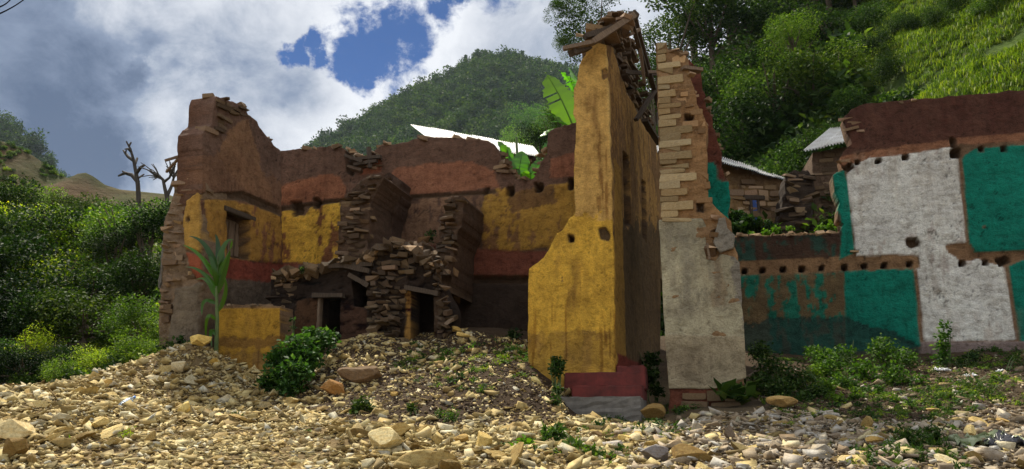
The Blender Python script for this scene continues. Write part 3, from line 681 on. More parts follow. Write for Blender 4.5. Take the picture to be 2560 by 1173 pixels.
for wpts in (((1558, 382), (1575, 562)), ((1605, 455), (1616, 600))):
    a0, z1 = PS.st(*wpts[0]); a1, z0 = PS.st(*wpts[1])
    sh = box_part('window', PS, a0 + .02, a1 - .02, z0 + .03, z1 - .03, -0.22, -0.17, M_WOODD, tw)
    for k in range(3):
        aa = a0 + .04 + (a1 - a0 - .08) * k / 2.0
        box_part('bar', PS, aa - .018, aa + .018, z0 + .05, z1 - .05, -0.165, -0.13, M_WOODD, sh, bev=0.004)
lay_stones(tw, PS.shift(-0.0), [(1522, 118), (1545, 100), (1562, 70), (1590, 80), (1606, 130), (1622, 225), (1645, 330), (1645, 352), (1600, 302), (1568, 238), (1548, 180)], off=(-0.25, -0.05), hr=(0.05, 0.10), wr=(0.12, 0.3), maxn=170, seed=4, depth=0.4, tints=[0.45, 0.6, 0.75, 0.9])
for dd_ in (0.0, 0.22, 0.44): lay_stones(tw, PF.shift(dd_), [(1440, 132), (1452, 84), (1474, 62), (1500, 42), (1530, 28), (1562, 22), (1584, 36), (1575, 62), (1520, 100), (1470, 112)], off=(-0.05, 0.12), hr=(0.04, 0.08), wr=(0.09, 0.26), maxn=85, seed=7 + int(dd_ * 10), tilt=0.24, tints=[0.7, 0.95, 1.2, 1.5], depth=0.3, skip=0.25)
def pp(px, py, P, off=0.0): s, z = P.st(px, py); return P.w(s, z, off)
plank('rafter', P3(1408, 122, 10.72), P3(1482, 106, 10.75), 0.07, 0.06, M_WOOD, tw)
plank('rafter', P3(1478, 108, 10.78), P3(1584, 40, 11.0), 0.14, 0.09, M_WOOD, tw)
plank('rafter', P3(1462, 92, 10.86), P3(1556, 62, 11.05), 0.10, 0.08, M_WOODD, tw)
plank('rafter', P3(1428, 132, 10.8), P3(1470, 118, 10.95), 0.16, 0.10, M_WOODD, tw)
plank('rafter', P3(1574, 48, 11.1), P3(1592, 34, 11.1), 0.10, 0.12, M_WOODD, tw)
plank('rafter', P3(1577, 44, 11.15), P3(1618, 190, 12.3), 0.07, 0.06, M_WOODD, tw)
plank('rafter', P3(1600, 118, 11.7), P3(1611, 208, 12.0), 0.05, 0.045, M_WOOD, tw)
plank('rafter', P3(1572, 88, 11.3), P3(1598, 74, 11.6), 0.06, 0.05, M_WOOD, tw)
plank('rafter', P3(1590, 300, 12.4), P3(1640, 222, 13.0), 0.07, 0.06, M_WOODD, tw)
plank('rafter', P3(1560, 180, 11.7), P3(1640, 186, 13.2), 0.06, 0.06, M_WOODD, tw)
plank('rafter', P3(1610, 180, 12.2), P3(1652, 180, 12.6), 0.05, 0.05, M_WOOD, tw)
plank('rafter', P3(1586, 46, 11.6), P3(1650, 275, 13.4), 0.09, 0.07, M_WOODD, tw)
plank('rafter', P3(1612, 300, 12.5), P3(1648, 360, 13.6), 0.10, 0.06, M_WOODD, tw)

# --- steps under the corner
stp = thing('entrance_steps', 'red painted entrance steps on a grey concrete base at foot of yellow corner', 'steps', PF.w(0, 1.6, 0.4))
def stepbox(name, x0, x1, yt, yb, off, mat, back=0.0, rag=0.003, seed=1):
    Q = PF.shift(-off); s0, zt = Q.st(x0, yt); s1, _ = Q.st(x1, yt); _, zb = Q.st((x0 + x1) / 2, yb)
    return box_part(name, Q, s0, s1, zb, zt, -(off + 0.35 - back), 0, mat, stp, 0.014, rag, seed)
stepbox('plinth', 1541, 1612, 915, 960, 0.03, M_REDP, seed=2)
stepbox('step', 1410, 1613, 932, 975, 0.10, M_REDP, back=0.0, seed=3)
stepbox('step', 1428, 1606, 964, 1002, 0.32, M_REDP, seed=4)
stepbox('base', 1396, 1603, 993, 1075, 0.52, M_CONC, rag=0.006, seed=5)

# --- grey pillar
gp_ = thing('stone_party_wall', 'broken stone wall end with pale quoins above a peeling grey plaster slab', 'ruined wall', PF.w(1.2, 2.0))
body = [(1642, 108), (1668, 106), (1673, 124), (1700, 130), (1720, 148), (1722, 172), (1735, 225), (1742, 262), (1762, 292), (1767, 320), (1768, 420), (1768, 500), (1796, 528), (1826, 552), (1832, 580), (1836, 612), (1846, 640), (1850, 690), (1862, 1060), (1676, 1060), (1650, 550)]
wpart('stone_core', gp_, PF.shift(0.015), body, (0.31, 0.19, 0.095), seed=9, cell=0.025, rag=0.03, rough=0.03, thick=0.55,
      regions=[Rg([(1740, 150), (1700, 300), (1690, 560), (1900, 560), (1900, 150)], (0.33, 0.19, 0.085), edge=0.1, var=0.5), Rg([(1660, 960), (1900, 960), (1900, 1100), (1660, 1100)], (0.16, 0.055, 0.032), edge=0.02)],
      pits=[([(1712, 286), (1730, 288), (1730, 302), (1714, 300)], 0.2), ([(1742, 505), (1758, 507), (1757, 528), (1744, 526)], 0.12)])
slab = [(1647, 550), (1755, 546), (1764, 562), (1766, 648), (1790, 652), (1800, 634), (1835, 642), (1848, 658), (1852, 700), (1858, 800), (1866, 945), (1843, 950), (1828, 968), (1760, 974), (1672, 972), (1660, 800)]
wpart('plaster_slab', gp_, PF, slab, (0.42, 0.38, 0.255), seed=13, cell=0.022, rag=0.012, rough=0.006, thick=0.09, hz=0.05, chip=0.8, dirt=0.2, streak=0.12, label='smooth weathered grey cement render with a chipped lower edge',
      regions=[Rg([(1650, 836), (1900, 842), (1900, 1000), (1650, 1000)], (0.37, 0.31, 0.20), edge=0.008, proud=0.014, var=0.4), Rg([(1780, 640), (1800, 640), (1810, 760), (1785, 760)], (0.30, 0.21, 0.12), edge=0.1, a=0.6), Rg([(1830, 640), (1870, 660), (1860, 820), (1840, 740)], (0.19, 0.17, 0.155), edge=0.1, a=0.7)],
      stains=[([(1650, 560), (1860, 560), (1860, 800), (1650, 800)], (0.20, 0.18, 0.14), 0.5), ([(1680, 850), (1860, 850), (1860, 970), (1680, 970)], (0.15, 0.11, 0.07), 0.55)])
wpart('plaster_flap', gp_, PF.shift(-0.06), [(1798, 546), (1814, 543), (1818, 570), (1838, 588), (1834, 620), (1800, 632), (1783, 606), (1790, 574)], (0.26, 0.235, 0.19), seed=15, cell=0.015, rag=0.008, rough=0.004, thick=0.05, label='loose flap of grey render hanging off')
rr = random.Random(5); y = 108; k = 0
while y < 546:                                   # dressed quoins, long and short
    hpx = rr.uniform(9, 22); lng = [30, 58, 26, 62, 42, 70, 30, 52][k % 8] + rr.uniform(-6, 10); k += 1
    if y < 130: lng = 26
    if y > 300: lng += 22
    xl = 1642 + (y - 108) * 0.019; s0, z1 = PF.st(xl, y + 1.5); s1, z0 = PF.st(xl + lng, y + hpx - 1.5)
    o = link('stone', rr.choice(PB_PALE), gp_, PF.w((s0 + s1) / 2, (z0 + z1) / 2, -0.105), (rr.gauss(0, .04), rr.gauss(0, .03), -PF.a + rr.gauss(0, .035)), ((s1 - s0) / 2 * rr.uniform(.95, 1.04), 0.13, (z1 - z0) / 2 * rr.uniform(.86, 1.04)))
    q = rr.uniform(0.65, 1.15); o.color = (q, q * 0.97, q * 0.9, 1)
    x2 = xl + lng + rr.uniform(2, 12)
    right = np.interp(y + hpx / 2, [108, 125, 150, 225, 290, 420, 546], [1668, 1690, 1722, 1738, 1762, 1768, 1790])
    while x2 < right - 10:
        w2 = rr.uniform(14, 48); w2 = min(w2, right - x2)
        if rr.random() < (0.62 if y < 300 else 0.42):
            s0, z1 = PF.st(x2, y + rr.uniform(0, 6)); s1, z0 = PF.st(x2 + w2, y + hpx - rr.uniform(0, 4))
            o = link('stone', rr.choice(PB_WALL), gp_, PF.w((s0 + s1) / 2, (z0 + z1) / 2, -0.115 + rr.uniform(-0.015, 0.02)), (rr.gauss(0, .05), rr.gauss(0, .06), -PF.a + rr.gauss(0, .06)), ((s1 - s0) / 2, 0.11, (z1 - z0) / 2))
            q = rr.uniform(0.9, 1.9); o.color = (q * 1.1, q * 0.98, q * 0.78, 1)
        x2 += w2 + rr.uniform(2, 26)
    y += hpx
lay_stones(gp_, PF.shift(-0.02), [(1757, 500), (1790, 530), (1812, 545), (1800, 560), (1790, 640), (1768, 648), (1764, 556)], off=(0.0, 0.10), seed=21, tilt=0.3, tints=[1.1, 1.5, 1.9], hr=(0.05, 0.09), wr=(0.1, 0.24))
lay_stones(gp_, PF, [(1674, 976), (1800, 976), (1860, 960), (1866, 1050), (1680, 1050)], off=(-0.03, 0.06), seed=22, hr=(0.09, 0.14), wr=(0.2, 0.4), tints=[0.6, 0.9, 1.2])
cap_stones(gp_, PF, [(1668, 118), (1700, 130), (1722, 150), (1740, 250), (1765, 300)], 16, (0.08, 0.18), 0.35, seed=9, tint=1.5)
plank('stick', pp(1768, 612, PF, 0.10), pp(1774, 652, PF, 0.12), 0.025, 0.02, M_WOOD, gp_)
plank('lintel', pp(1706, 172, PF, 0.02), pp(1752, 166, PF, -0.15), 0.12, 0.05, M_WOOD, gp_)
PG2 = PF.shift(1.1)
wpart('painted_return', gp_, PG2, [(1690, 150), (1724, 150), (1748, 175), (1762, 235), (1775, 290), (1790, 340), (1800, 385), (1806, 440), (1822, 455), (1828, 500), (1818, 530), (1826, 560), (1826, 700), (1700, 700)], (0.14, 0.07, 0.045), seed=17, cell=0.03, rag=0.05, rough=0.02, thick=0.5,
      regions=[Rg([(1680, 100), (1830, 100), (1812, 450), (1700, 405)], (0.15, 0.05, 0.03), edge=0.03), Rg([(1700, 405), (1788, 405), (1795, 452), (1900, 455), (1900, 720), (1700, 720)], GREEN, edge=0.03, proud=0.012)])
cap_stones(gp_, PG2, [(1760, 235), (1790, 340), (1800, 385), (1820, 455)], 10, (0.08, 0.18), 0.3, seed=10)

# --- green and white wall of the roofless neighbour
PR = Plane(2300, 14.0, YAW)
gw = thing('painted_house_wall', 'roofless house wall painted in green and white squares below a dark red gable band', 'ruined wall', PR.w(0, 2.8))
ro = [(1830, 592), (1900, 590), (1990, 588), (2098, 584), (2108, 560), (2092, 545), (2098, 505), (2085, 480), (2082, 440), (2108, 422), (2100, 395), (2116, 372), (2130, 360), (2118, 325), (2110, 292), (2128, 274), (2150, 262), (2200, 257), (2300, 248), (2400, 240), (2480, 232), (2560, 225), (2680, 214), (2800, 950), (1838, 950)]
sq = lambda x, y, w=6, h=None: [(x - w, y - (h or w)), (x + w, y - (h or w)), (x + w, y + (h or w)), (x - w, y + (h or w))]
holes_r = [(sq(x, y + 2, 5.5), 0.3) for x, y in ((1860, 677), (1906, 675), (1957, 673), (2005, 671), (2053, 669), (2110, 667), (2160, 665), (2210, 662), (2273, 659), (2143, 404), (2195, 400), (2262, 392), (2452, 372), (2508, 370), (2405, 657), (2463, 654))]
holes_r += [(sq(2388, 384, 10), 0.3), ([(2375, 345), (2388, 350), (2392, 372), (2380, 368)], 0.15), ([(2490, 648), (2515, 640), (2525, 655), (2500, 665)], 0.22), ([(2268, 598), (2290, 596), (2297, 612), (2280, 620), (2268, 612)], 0.14), ([(2108, 420), (2125, 405), (2135, 418), (2118, 430)], 0.15)]
wpart('wall', gw, PR, ro, MUD, seed=25, cell=0.03, rag=0.03, rough=0.016, thick=0.45, chip=0.36, pits=holes_r, regions=[
    Rg([(1800, 560), (2108, 560), (2108, 655), (1800, 665)], (0.075, 0.042, 0.026), edge=0.03, var=0.6, col2=(0.03, 0.075, 0.055), k=0.30),
    Rg([(2060, 440), (2098, 395), (2095, 250), (2700, 190), (2700, 352), (2560, 352), (2400, 362), (2250, 388), (2108, 418)], (0.29, 0.135, 0.072), edge=0.05),
    Rg([(2098, 395), (2110, 250), (2720, 190), (2700, 330), (2560, 334), (2400, 345), (2250, 366), (2125, 385)], DRED, edge=0.03, var=0.3),
    Rg([(1830, 668), (1835, 655), (2105, 642), (2290, 632), (2300, 668), (2283, 674), (1855, 692)], (0.27, 0.16, 0.08), edge=0.04, var=0.5),
    Rg([(2082, 436), (2112, 425), (2126, 520), (2137, 632), (2100, 648), (2104, 560), (2085, 480)], GREEN, edge=0.02, proud=0.015, var=0.2),
    Rg([(2117, 434), (2128, 412), (2170, 400), (2172, 395), (2220, 392), (2300, 382), (2380, 368), (2392, 396), (2398, 400), (2408, 500), (2418, 606), (2418, 640), (2540, 662), (2545, 852), (2303, 852), (2293, 760), (2283, 676), (2300, 672), (2297, 640), (2220, 634), (2200, 640), (2140, 640)], WHITE, edge=0.022, proud=0.02, var=0.14, col2=(0.55, 0.50, 0.45), k=0.16, flat=0.1),
    Rg([(2402, 396), (2440, 372), (2560, 362), (2720, 352), (2720, 626), (2560, 628), (2425, 632), (2415, 560)], GREEN, edge=0.03, proud=0.02, var=0.18),
    Rg([(2517, 662), (2560, 650), (2720, 640), (2720, 870), (2548, 866)], GREEN, edge=0.02, proud=0.02, var=0.18),
    Rg([(2360, 612), (2420, 604), (2440, 632), (2720, 622), (2720, 645), (2560, 648), (2510, 668), (2440, 650), (2400, 652), (2372, 632)], (0.25, 0.145, 0.075), edge=0.035, proud=-0.02, var=0.5),
    Rg([(2393, 392), (2405, 392), (2422, 604), (2414, 606)], (0.26, 0.16, 0.09), edge=0.006), Rg([(2508, 664), (2519, 664), (2552, 860), (2541, 860)], (0.26, 0.16, 0.09), edge=0.006),
    Rg([(1850, 694), (2000, 688), (2110, 680), (2282, 672), (2292, 740), (2305, 868), (2110, 880), (1860, 880)], GREEN, edge=0.03, proud=0.016, var=0.2),
    Rg([(1850, 690), (2110, 680), (2115, 900), (1850, 900)], (0.15, 0.105, 0.05), edge=0.01, var=0.4, col2=(0.015, 0.17, 0.11), k=0.40, flat=0.2),
    Rg([(2283, 676), (2292, 676), (2302, 760), (2310, 860), (2300, 860), (2290, 740)], (0.24, 0.14, 0.075), edge=0.012),
    Rg([(1850, 812), (1930, 795), (2040, 790), (2140, 800), (2230, 830), (2300, 862), (2300, 960), (1850, 960)], (0.022, 0.055, 0.045), edge=0.10, var=0.5, a=0.8),
    Rg([(2300, 856), (2820, 850), (2820, 960), (2300, 960)], (0.26, 0.20, 0.18), edge=0.01, proud=0.05, var=0.3)],
    stains=[([(2120, 380), (2380, 370), (2380, 470), (2120, 520)], (0.40, 0.33, 0.24), 0.35), ([(2300, 780), (2550, 780), (2550, 860), (2300, 860)], (0.40, 0.30, 0.24), 0.6), ([(2110, 250), (2700, 200), (2700, 340), (2110, 370)], (0.08, 0.022, 0.015), 0.45)])
lay_stones(gw, PR, [(2098, 420), (2105, 370), (2128, 360), (2112, 325), (2106, 290), (2128, 272), (2150, 290), (2160, 330), (2140, 345), (2128, 380), (2112, 425)], off=(-0.02, 0.06), seed=31, hr=(0.06, 0.11), wr=(0.14, 0.32), tints=[0.9, 1.3, 1.6], tilt=0.12)
lay_stones(gw, PR, [(2092, 440), (2102, 430), (2100, 520), (2112, 560), (2150, 640), (2100, 652), (2095, 560), (2078, 490)], off=(-0.3, -0.12), seed=32, hr=(0.06, 0.1), wr=(0.12, 0.25), tints=[0.9, 1.3, 1.6], depth=0.45, tilt=0.15)
cap_stones(gw, PR, [(1838, 590), (1990, 588), (2098, 583)], 46, (0.08, 0.22), 0.4, seed=12, tint=1.6)
cap_stones(gw, PR, [(2128, 274), (2300, 249), (2560, 226)], 26, (0.08, 0.18), 0.4, seed=13, tint=1.1, lift=-0.02)
lay_stones(gw, PR, sq(2281, 603, 15, 11), off=(0.0, 0.05), seed=33, hr=(0.07, 0.1), wr=(0.1, 0.2), tints=[1.2])
lay_stones(gw, PR, [(2130, 625), (2152, 620), (2154, 642), (2128, 640)], off=(0.0, 0.05), seed=34, hr=(0.05, 0.08), wr=(0.1, 0.2), tints=[1.4])

# --- yellow house: back wall, gable flank, cross walls
PB = Plane(700, 15.3, YAW)
yh = thing('roofless_house', 'roofless house shell with stepped gable end and washed out yellow upper rooms', 'ruined house', PB.w(1.0, 3.0))
bo = [(690, 378), (730, 374), (790, 370), (852, 367), (868, 376), (872, 392), (905, 396), (925, 385), (958, 362), (1010, 356), (1060, 346), (1130, 343), (1170, 350), (1210, 352), (1238, 362), (1256, 402), (1274, 432), (1292, 450), (1328, 452), (1345, 425), (1368, 380), (1372, 332), (1400, 318), (1440, 306), (1500, 300), (1530, 930), (690, 930)]
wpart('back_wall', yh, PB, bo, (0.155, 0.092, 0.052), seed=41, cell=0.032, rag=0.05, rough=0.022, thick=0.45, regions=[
    Rg([(660, 340), (1520, 290), (1520, 470), (1240, 486), (860, 496), (690, 520)], BROWND, edge=0.04, var=0.35),
    Rg([(690, 470), (730, 452), (790, 445), (800, 436), (850, 440), (865, 470), (860, 494), (700, 512)], ORB, edge=0.05, var=0.35),
    Rg([(985, 424), (1060, 408), (1180, 404), (1235, 425), (1250, 470), (1000, 492), (960, 470)], (0.31, 0.135, 0.075), edge=0.06, var=0.3),
    Rg([(1375, 395), (1440, 382), (1520, 380), (1520, 438), (1372, 446)], (0.30, 0.125, 0.07), edge=0.04),
    Rg([(905, 400), (950, 395), (955, 430), (900, 440)], (0.28, 0.10, 0.05), edge=0.03),
    Rg([(860, 492), (1240, 480), (1240, 700), (860, 700)], (0.27, 0.155, 0.09), edge=0.05, var=0.4, col2=(0.14, 0.08, 0.055), k=0.42),
    Rg([(690, 528), (735, 515), (742, 536), (762, 540), (785, 512), (850, 508), (856, 560), (850, 660), (690, 656)], YEL, edge=0.035, proud=0.016, var=0.3, col2=(0.24, 0.10, 0.04), k=0.36),
    Rg([(1215, 477), (1265, 470), (1270, 488), (1300, 478), (1430, 455), (1520, 450), (1520, 640), (1440, 625), (1360, 618), (1290, 628), (1205, 622), (1210, 560), (1205, 520)], (0.47, 0.27, 0.05), edge=0.03, proud=0.018, var=0.35, col2=(0.24, 0.125, 0.05), k=0.40),
    Rg([(1270, 480), (1380, 470), (1390, 510), (1280, 530)], (0.17, 0.09, 0.04), edge=0.10, a=0.85),
    Rg([(1130, 560), (1205, 570), (1203, 620), (1130, 612)], (0.36, 0.20, 0.05), edge=0.03, var=0.3, col2=(0.14, 0.075, 0.04), k=0.5),
    Rg([(690, 656), (850, 664), (900, 640), (1120, 606), (1205, 622), (1290, 630), (1440, 625), (1520, 640), (1520, 700), (1320, 690), (1120, 688), (860, 700), (690, 705)], REDB, edge=0.03, var=0.3),
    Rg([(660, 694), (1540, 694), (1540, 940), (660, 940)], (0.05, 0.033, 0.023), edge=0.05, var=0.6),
    Rg([(1130, 700), (1150, 700), (1150, 760), (1135, 745)], (0.34, 0.19, 0.05), edge=0.03),
    ], pits=[([(725, 505), (752, 503), (758, 535), (735, 540)], 0.18), ([(783, 496), (798, 494), (800, 520), (785, 520)], 0.28), ([(866, 380), (880, 378), (885, 440), (868, 430)], 0.2),
    ([(1268, 468), (1284, 468), (1284, 488), (1270, 488)], 0.28), ([(1338, 458), (1358, 458), (1356, 478), (1340, 480)], 0.28), ([(1424, 448), (1436, 448), (1432, 474), (1422, 474)], 0.28),
    ([(700, 520), (860, 496), (1000, 490), (1240, 478), (1240, 484), (1000, 497), (860, 503), (700, 528)], 0.05), ([(1130, 690), (1322, 692), (1322, 708), (1130, 706)], 0.16), ([(1212, 474), (1222, 470), (1218, 486), (1210, 488)], 0.1)],
    stains=[([(940, 490), (1010, 490), (1000, 640), (930, 640)], (0.06, 0.035, 0.025), 0.8), ([(1140, 490), (1215, 490), (1210, 600), (1140, 590)], (0.07, 0.042, 0.028), 0.85)])
lay_stones(yh, PB, [(700, 700), (850, 690), (850, 716), (700, 724)], off=(-0.05, 0.05), seed=42, tints=[0.6, 0.9], hr=(0.05, 0.08), maxn=40)
lay_stones(yh, PB, [(1240, 372), (1256, 402), (1290, 452), (1262, 452), (1236, 410)], off=(-0.02, 0.05), seed=43, tints=[0.8, 1.1], hr=(0.06, 0.1), maxn=40)
lay_stones(yh, PB, [(872, 394), (905, 398), (945, 372), (960, 400), (950, 430), (900, 440), (880, 430)], off=(-0.02, 0.07), seed=44, tints=[0.6, 0.9, 1.3], hr=(0.05, 0.1), maxn=50, tilt=0.2)
cap_stones(yh, PB, [(700, 377), (860, 368), (905, 396), (958, 362), (1130, 343), (1210, 352)], 56, (0.08, 0.24), 0.4, seed=14, tint=1.3)
cap_stones(yh, PB, [(1238, 362), (1256, 402), (1292, 450), (1328, 452), (1372, 332), (1440, 308)], 40, (0.08, 0.22), 0.4, seed=15, tint=1.0)
for a_, b_ in (((880, 402), (960, 398)), ((890, 415), (950, 408)), ((926, 372), (932, 425)), ((868, 392), (915, 410))):
    plank('floor_beam', pp(*a_, PB, 0.08), pp(*b_, PB, 0.14), 0.08, 0.06, M_WOODD, yh)
PGb = Plane.__new__(Plane); q0 = P3(512, 900, 13.0); PGb.a = R(YAW - 90 + 4); PGb.e = np.array([math.cos(PGb.a), -math.sin(PGb.a)]); PGb.n = np.array([math.sin(PGb.a), math.cos(PGb.a)]); PGb.o = np.array([q0.x, q0.y])
go = [(506, 930), (506, 330), (530, 310), (534, 255), (540, 240), (560, 246), (600, 262), (612, 270), (620, 288), (640, 302), (650, 318), (668, 342), (684, 362), (702, 378), (712, 930)]
wpart('gable_wall', yh, PGb, go, (0.135, 0.068, 0.042), seed=51, cell=0.03, rag=0.035, rough=0.022, thick=0.5, regions=[
    Rg([(500, 210), (720, 210), (720, 520), (500, 500)], (0.175, 0.105, 0.075), edge=0.04, var=0.35),
    Rg([(575, 320), (620, 300), (640, 360), (655, 420), (690, 520), (610, 480), (545, 395)], (0.30, 0.165, 0.085), edge=0.10, var=0.3, a=0.85), Rg([(500, 400), (600, 380), (720, 470), (720, 540), (500, 500)], (0.23, 0.12, 0.065), edge=0.2, a=0.7),
    Rg([(515, 498), (570, 500), (640, 515), (700, 540), (706, 660), (620, 652), (515, 640)], (0.42, 0.225, 0.045), edge=0.03, proud=0.015, var=0.3, col2=(0.25, 0.11, 0.05), k=0.42),
    Rg([(512, 498), (622, 512), (626, 540), (512, 520)], (0.46, 0.26, 0.055), edge=0.03),
    Rg([(500, 640), (620, 652), (712, 660), (712, 712), (500, 690)], (0.25, 0.06, 0.035), edge=0.03),
    Rg([(500, 690), (720, 712), (720, 940), (500, 940)], (0.135, 0.10, 0.07), edge=0.05, var=0.3)],
    pits=[([(568, 524), (622, 536), (622, 648), (568, 640)], 0.3), ([(500, 486), (610, 480), (700, 520), (700, 540), (610, 500), (500, 496)], 0.05)])
a0, z1 = PGb.st(570, 527); a1, z0 = PGb.st(622, 645)
wd = box_part('window', PGb, a0 + .03, a1 - .03, z0, z1 - .05, -0.29, -0.25, M_WOOD, yh)
for k in range(4):
    aa = a0 + .06 + (a1 - a0 - .12) * k / 3.0
    box_part('board', PGb, aa - (a1 - a0) * .11, aa + (a1 - a0) * .11, z0 + .02, z1 - .08, -0.249, -0.225 + 0.008 * (k % 2), M_WOOD, wd, bev=0.006)
box_part('lintel', PGb, a0 - .12, a1 + .1, z1 - .02, z1 + .07, -0.1, 0.03, M_WOODD, yh)
lay_stones(yh, PGb, [(506, 335), (530, 312), (534, 250), (542, 240), (612, 268), (628, 300), (590, 300), (560, 325), (540, 350), (506, 380)], off=(-0.03, 0.05), seed=52, tints=[0.65, 0.85, 1.1], hr=(0.06, 0.11), wr=(0.15, 0.4), maxn=110)
cap_stones(yh, PGb, [(540, 240), (612, 270), (650, 318), (702, 378)], 22, (0.1, 0.22), 0.4, seed=16)
eo = [(396, 930), (398, 840), (402, 700), (410, 560), (432, 490), (448, 410), (457, 352), (468, 338), (482, 334), (492, 318), (512, 312), (514, 490), (506, 505), (510, 700), (498, 860), (498, 930)]
PE = PF.shift(0.02)
wpart('end_wall', yh, PE, eo, (0.23, 0.16, 0.10), seed=61, cell=0.026, rag=0.03, rough=0.04, thick=0.6, regions=[
    Rg([(470, 505), (500, 480), (506, 490), (505, 632), (466, 622), (462, 560)], (0.46, 0.27, 0.06), edge=0.02, proud=0.07, flat=0.8, var=0.2),
    Rg([(466, 630), (506, 640), (508, 704), (490, 690)], (0.30, 0.085, 0.04), edge=0.03, proud=0.05, flat=0.7),
    Rg([(440, 722), (505, 708), (500, 940), (424, 940), (428, 840)], (0.19, 0.15, 0.105), edge=0.04, proud=0.06, flat=0.8, var=0.3)],
    pits=[([(474, 545), (478, 545), (478, 553), (474, 553)], 0.08)])
lay_stones(yh, PE.shift(-0.0), [(400, 850), (404, 700), (412, 560), (434, 490), (450, 410), (459, 352), (482, 336), (494, 320), (511, 314), (511, 480), (470, 500), (462, 600), (470, 640), (490, 700), (440, 716), (425, 830), (420, 880)], off=(-0.03, 0.05), seed=62, hr=(0.045, 0.10), wr=(0.08, 0.28), maxn=290, tints=[0.85, 1.0, 1.2, 1.4], tilt=0.10)
box_part('render_edge', PE, *sorted((PE.st(397, 700)[0], PE.st(402, 700)[0])), PE.st(400, 720)[1], PE.st(408, 560)[1], -0.3, 0.0, M_CONC, yh, 0.008, 0.01)
# cross walls: broken ends towards the street
def crosswall(name, P, outline, seed, thick=2.0, regions=()):
    return wpart(name, yh, P, outline, (0.12, 0.075, 0.048), seed=seed, cell=0.04, rag=0.04, rough=0.05, thick=thick, regions=regions)
PC1 = Plane(890, 13.4, YAW); PC2 = Plane(1120, 13.2, YAW)
c1 = [(842, 720), (846, 640), (850, 560), (852, 515), (872, 478), (900, 452), (935, 438), (962, 446), (950, 470), (930, 505), (924, 560), (918, 640), (905, 720)]
crosswall('cross_wall', PC1, c1, 71, 1.35); lay_stones(yh, PC1, c1, off=(-0.02, 0.10), seed=72, hr=(0.04, 0.09), wr=(0.08, 0.26), maxn=280, tints=[0.45, 0.6, 0.75, 1.0], tilt=0.13)
c2 = [(1086, 720), (1092, 640), (1100, 560), (1122, 515), (1118, 495), (1140, 488), (1160, 494), (1152, 560), (1138, 600), (1130, 720)]
crosswall('cross_wall', PC2, c2, 73, 1.3); lay_stones(yh, PC2, c2, off=(-0.02, 0.10), seed=74, hr=(0.04, 0.09), wr=(0.08, 0.24), maxn=200, tints=[0.4, 0.55, 0.7, 1.0], tilt=0.13)
wpart('cross_wall', yh, PC1.shift(0.9), [(905, 700), (915, 520), (945, 450), (975, 428), (1005, 452), (1000, 500), (985, 560), (960, 700)], (0.10, 0.06, 0.04), seed=75, cell=0.04, rag=0.06, rough=0.04, thick=0.6)
lay_stones(yh, PC1.shift(0.85), [(905, 470), (945, 446), (975, 428), (1000, 450), (995, 480), (930, 480)], off=(0, 0.05), seed=76, maxn=30, tints=[0.6, 1.0, 1.4], tilt=0.2)

# --- dark ground floor partition with its two doorways, carrying the fallen floor
PI = Plane(900, 12.95, YAW)
iw = thing('storeroom_wall', 'dark ground floor wall with two black doorways under a heap of fallen floor', 'ruined wall', PI.w(0, 2.8))
io = [(678, 930), (676, 702), (690, 692), (712, 688), (730, 672), (760, 666), (800, 664), (860, 660), (930, 642), (985, 626), (1030, 628), (1066, 650), (1090, 690), (1110, 720), (1128, 760), (1136, 820), (1140, 930)]
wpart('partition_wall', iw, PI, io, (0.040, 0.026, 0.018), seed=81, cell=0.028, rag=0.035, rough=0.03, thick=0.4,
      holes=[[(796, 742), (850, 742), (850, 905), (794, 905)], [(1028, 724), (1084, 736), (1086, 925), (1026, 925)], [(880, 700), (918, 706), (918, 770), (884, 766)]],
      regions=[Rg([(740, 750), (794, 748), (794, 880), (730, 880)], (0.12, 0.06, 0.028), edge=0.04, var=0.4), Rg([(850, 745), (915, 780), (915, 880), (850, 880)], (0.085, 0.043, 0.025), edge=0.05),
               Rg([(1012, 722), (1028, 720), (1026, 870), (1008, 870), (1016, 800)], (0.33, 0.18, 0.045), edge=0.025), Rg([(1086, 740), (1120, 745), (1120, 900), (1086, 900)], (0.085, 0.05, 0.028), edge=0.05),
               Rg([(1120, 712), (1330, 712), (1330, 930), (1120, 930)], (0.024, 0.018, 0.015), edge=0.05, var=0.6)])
lay_stones(iw, PI, [(678, 800), (678, 704), (692, 692), (760, 670), (762, 700), (735, 722), (722, 800)], off=(-0.02, 0.08), seed=82, maxn=60, tints=[0.35, 0.5, 0.9], tilt=0.12)
lay_stones(iw, PI, [(922, 700), (940, 650), (985, 632), (1035, 634), (1060, 660), (1020, 700), (1014, 800), (1004, 850), (920, 850)], off=(-0.02, 0.14), seed=83, maxn=260, tints=[0.32, 0.42, 0.55, 0.8], tilt=0.15, hr=(0.05, 0.10), wr=(0.07, 0.22))
plank('lintel', pp(786, 740, PI, 0.03), pp(862, 740, PI, 0.03), 0.14, 0.07, M_WOODD, iw); plank('lintel', pp(1016, 720, PI, 0.03), pp(1100, 736, PI, 0.03), 0.14, 0.08, M_WOODD, iw)
box_part('door_frame', PI, PI.st(795, 800)[0] - .02, PI.st(795, 800)[0] + .03, PI.st(795, 905)[1], PI.st(795, 744)[1], -0.1, 0.02, M_WOOD, iw)
for a_, b_, m_ in (((758, 672), (935, 662), M_WOODD), ((868, 668), (928, 680), M_WOODD), ((880, 690), (925, 716), M_WOODD)):
    plank('floor_beam', pp(*a_, PI, 0.12), pp(*b_, PI, 0.06), 0.09, 0.08, m_, iw)
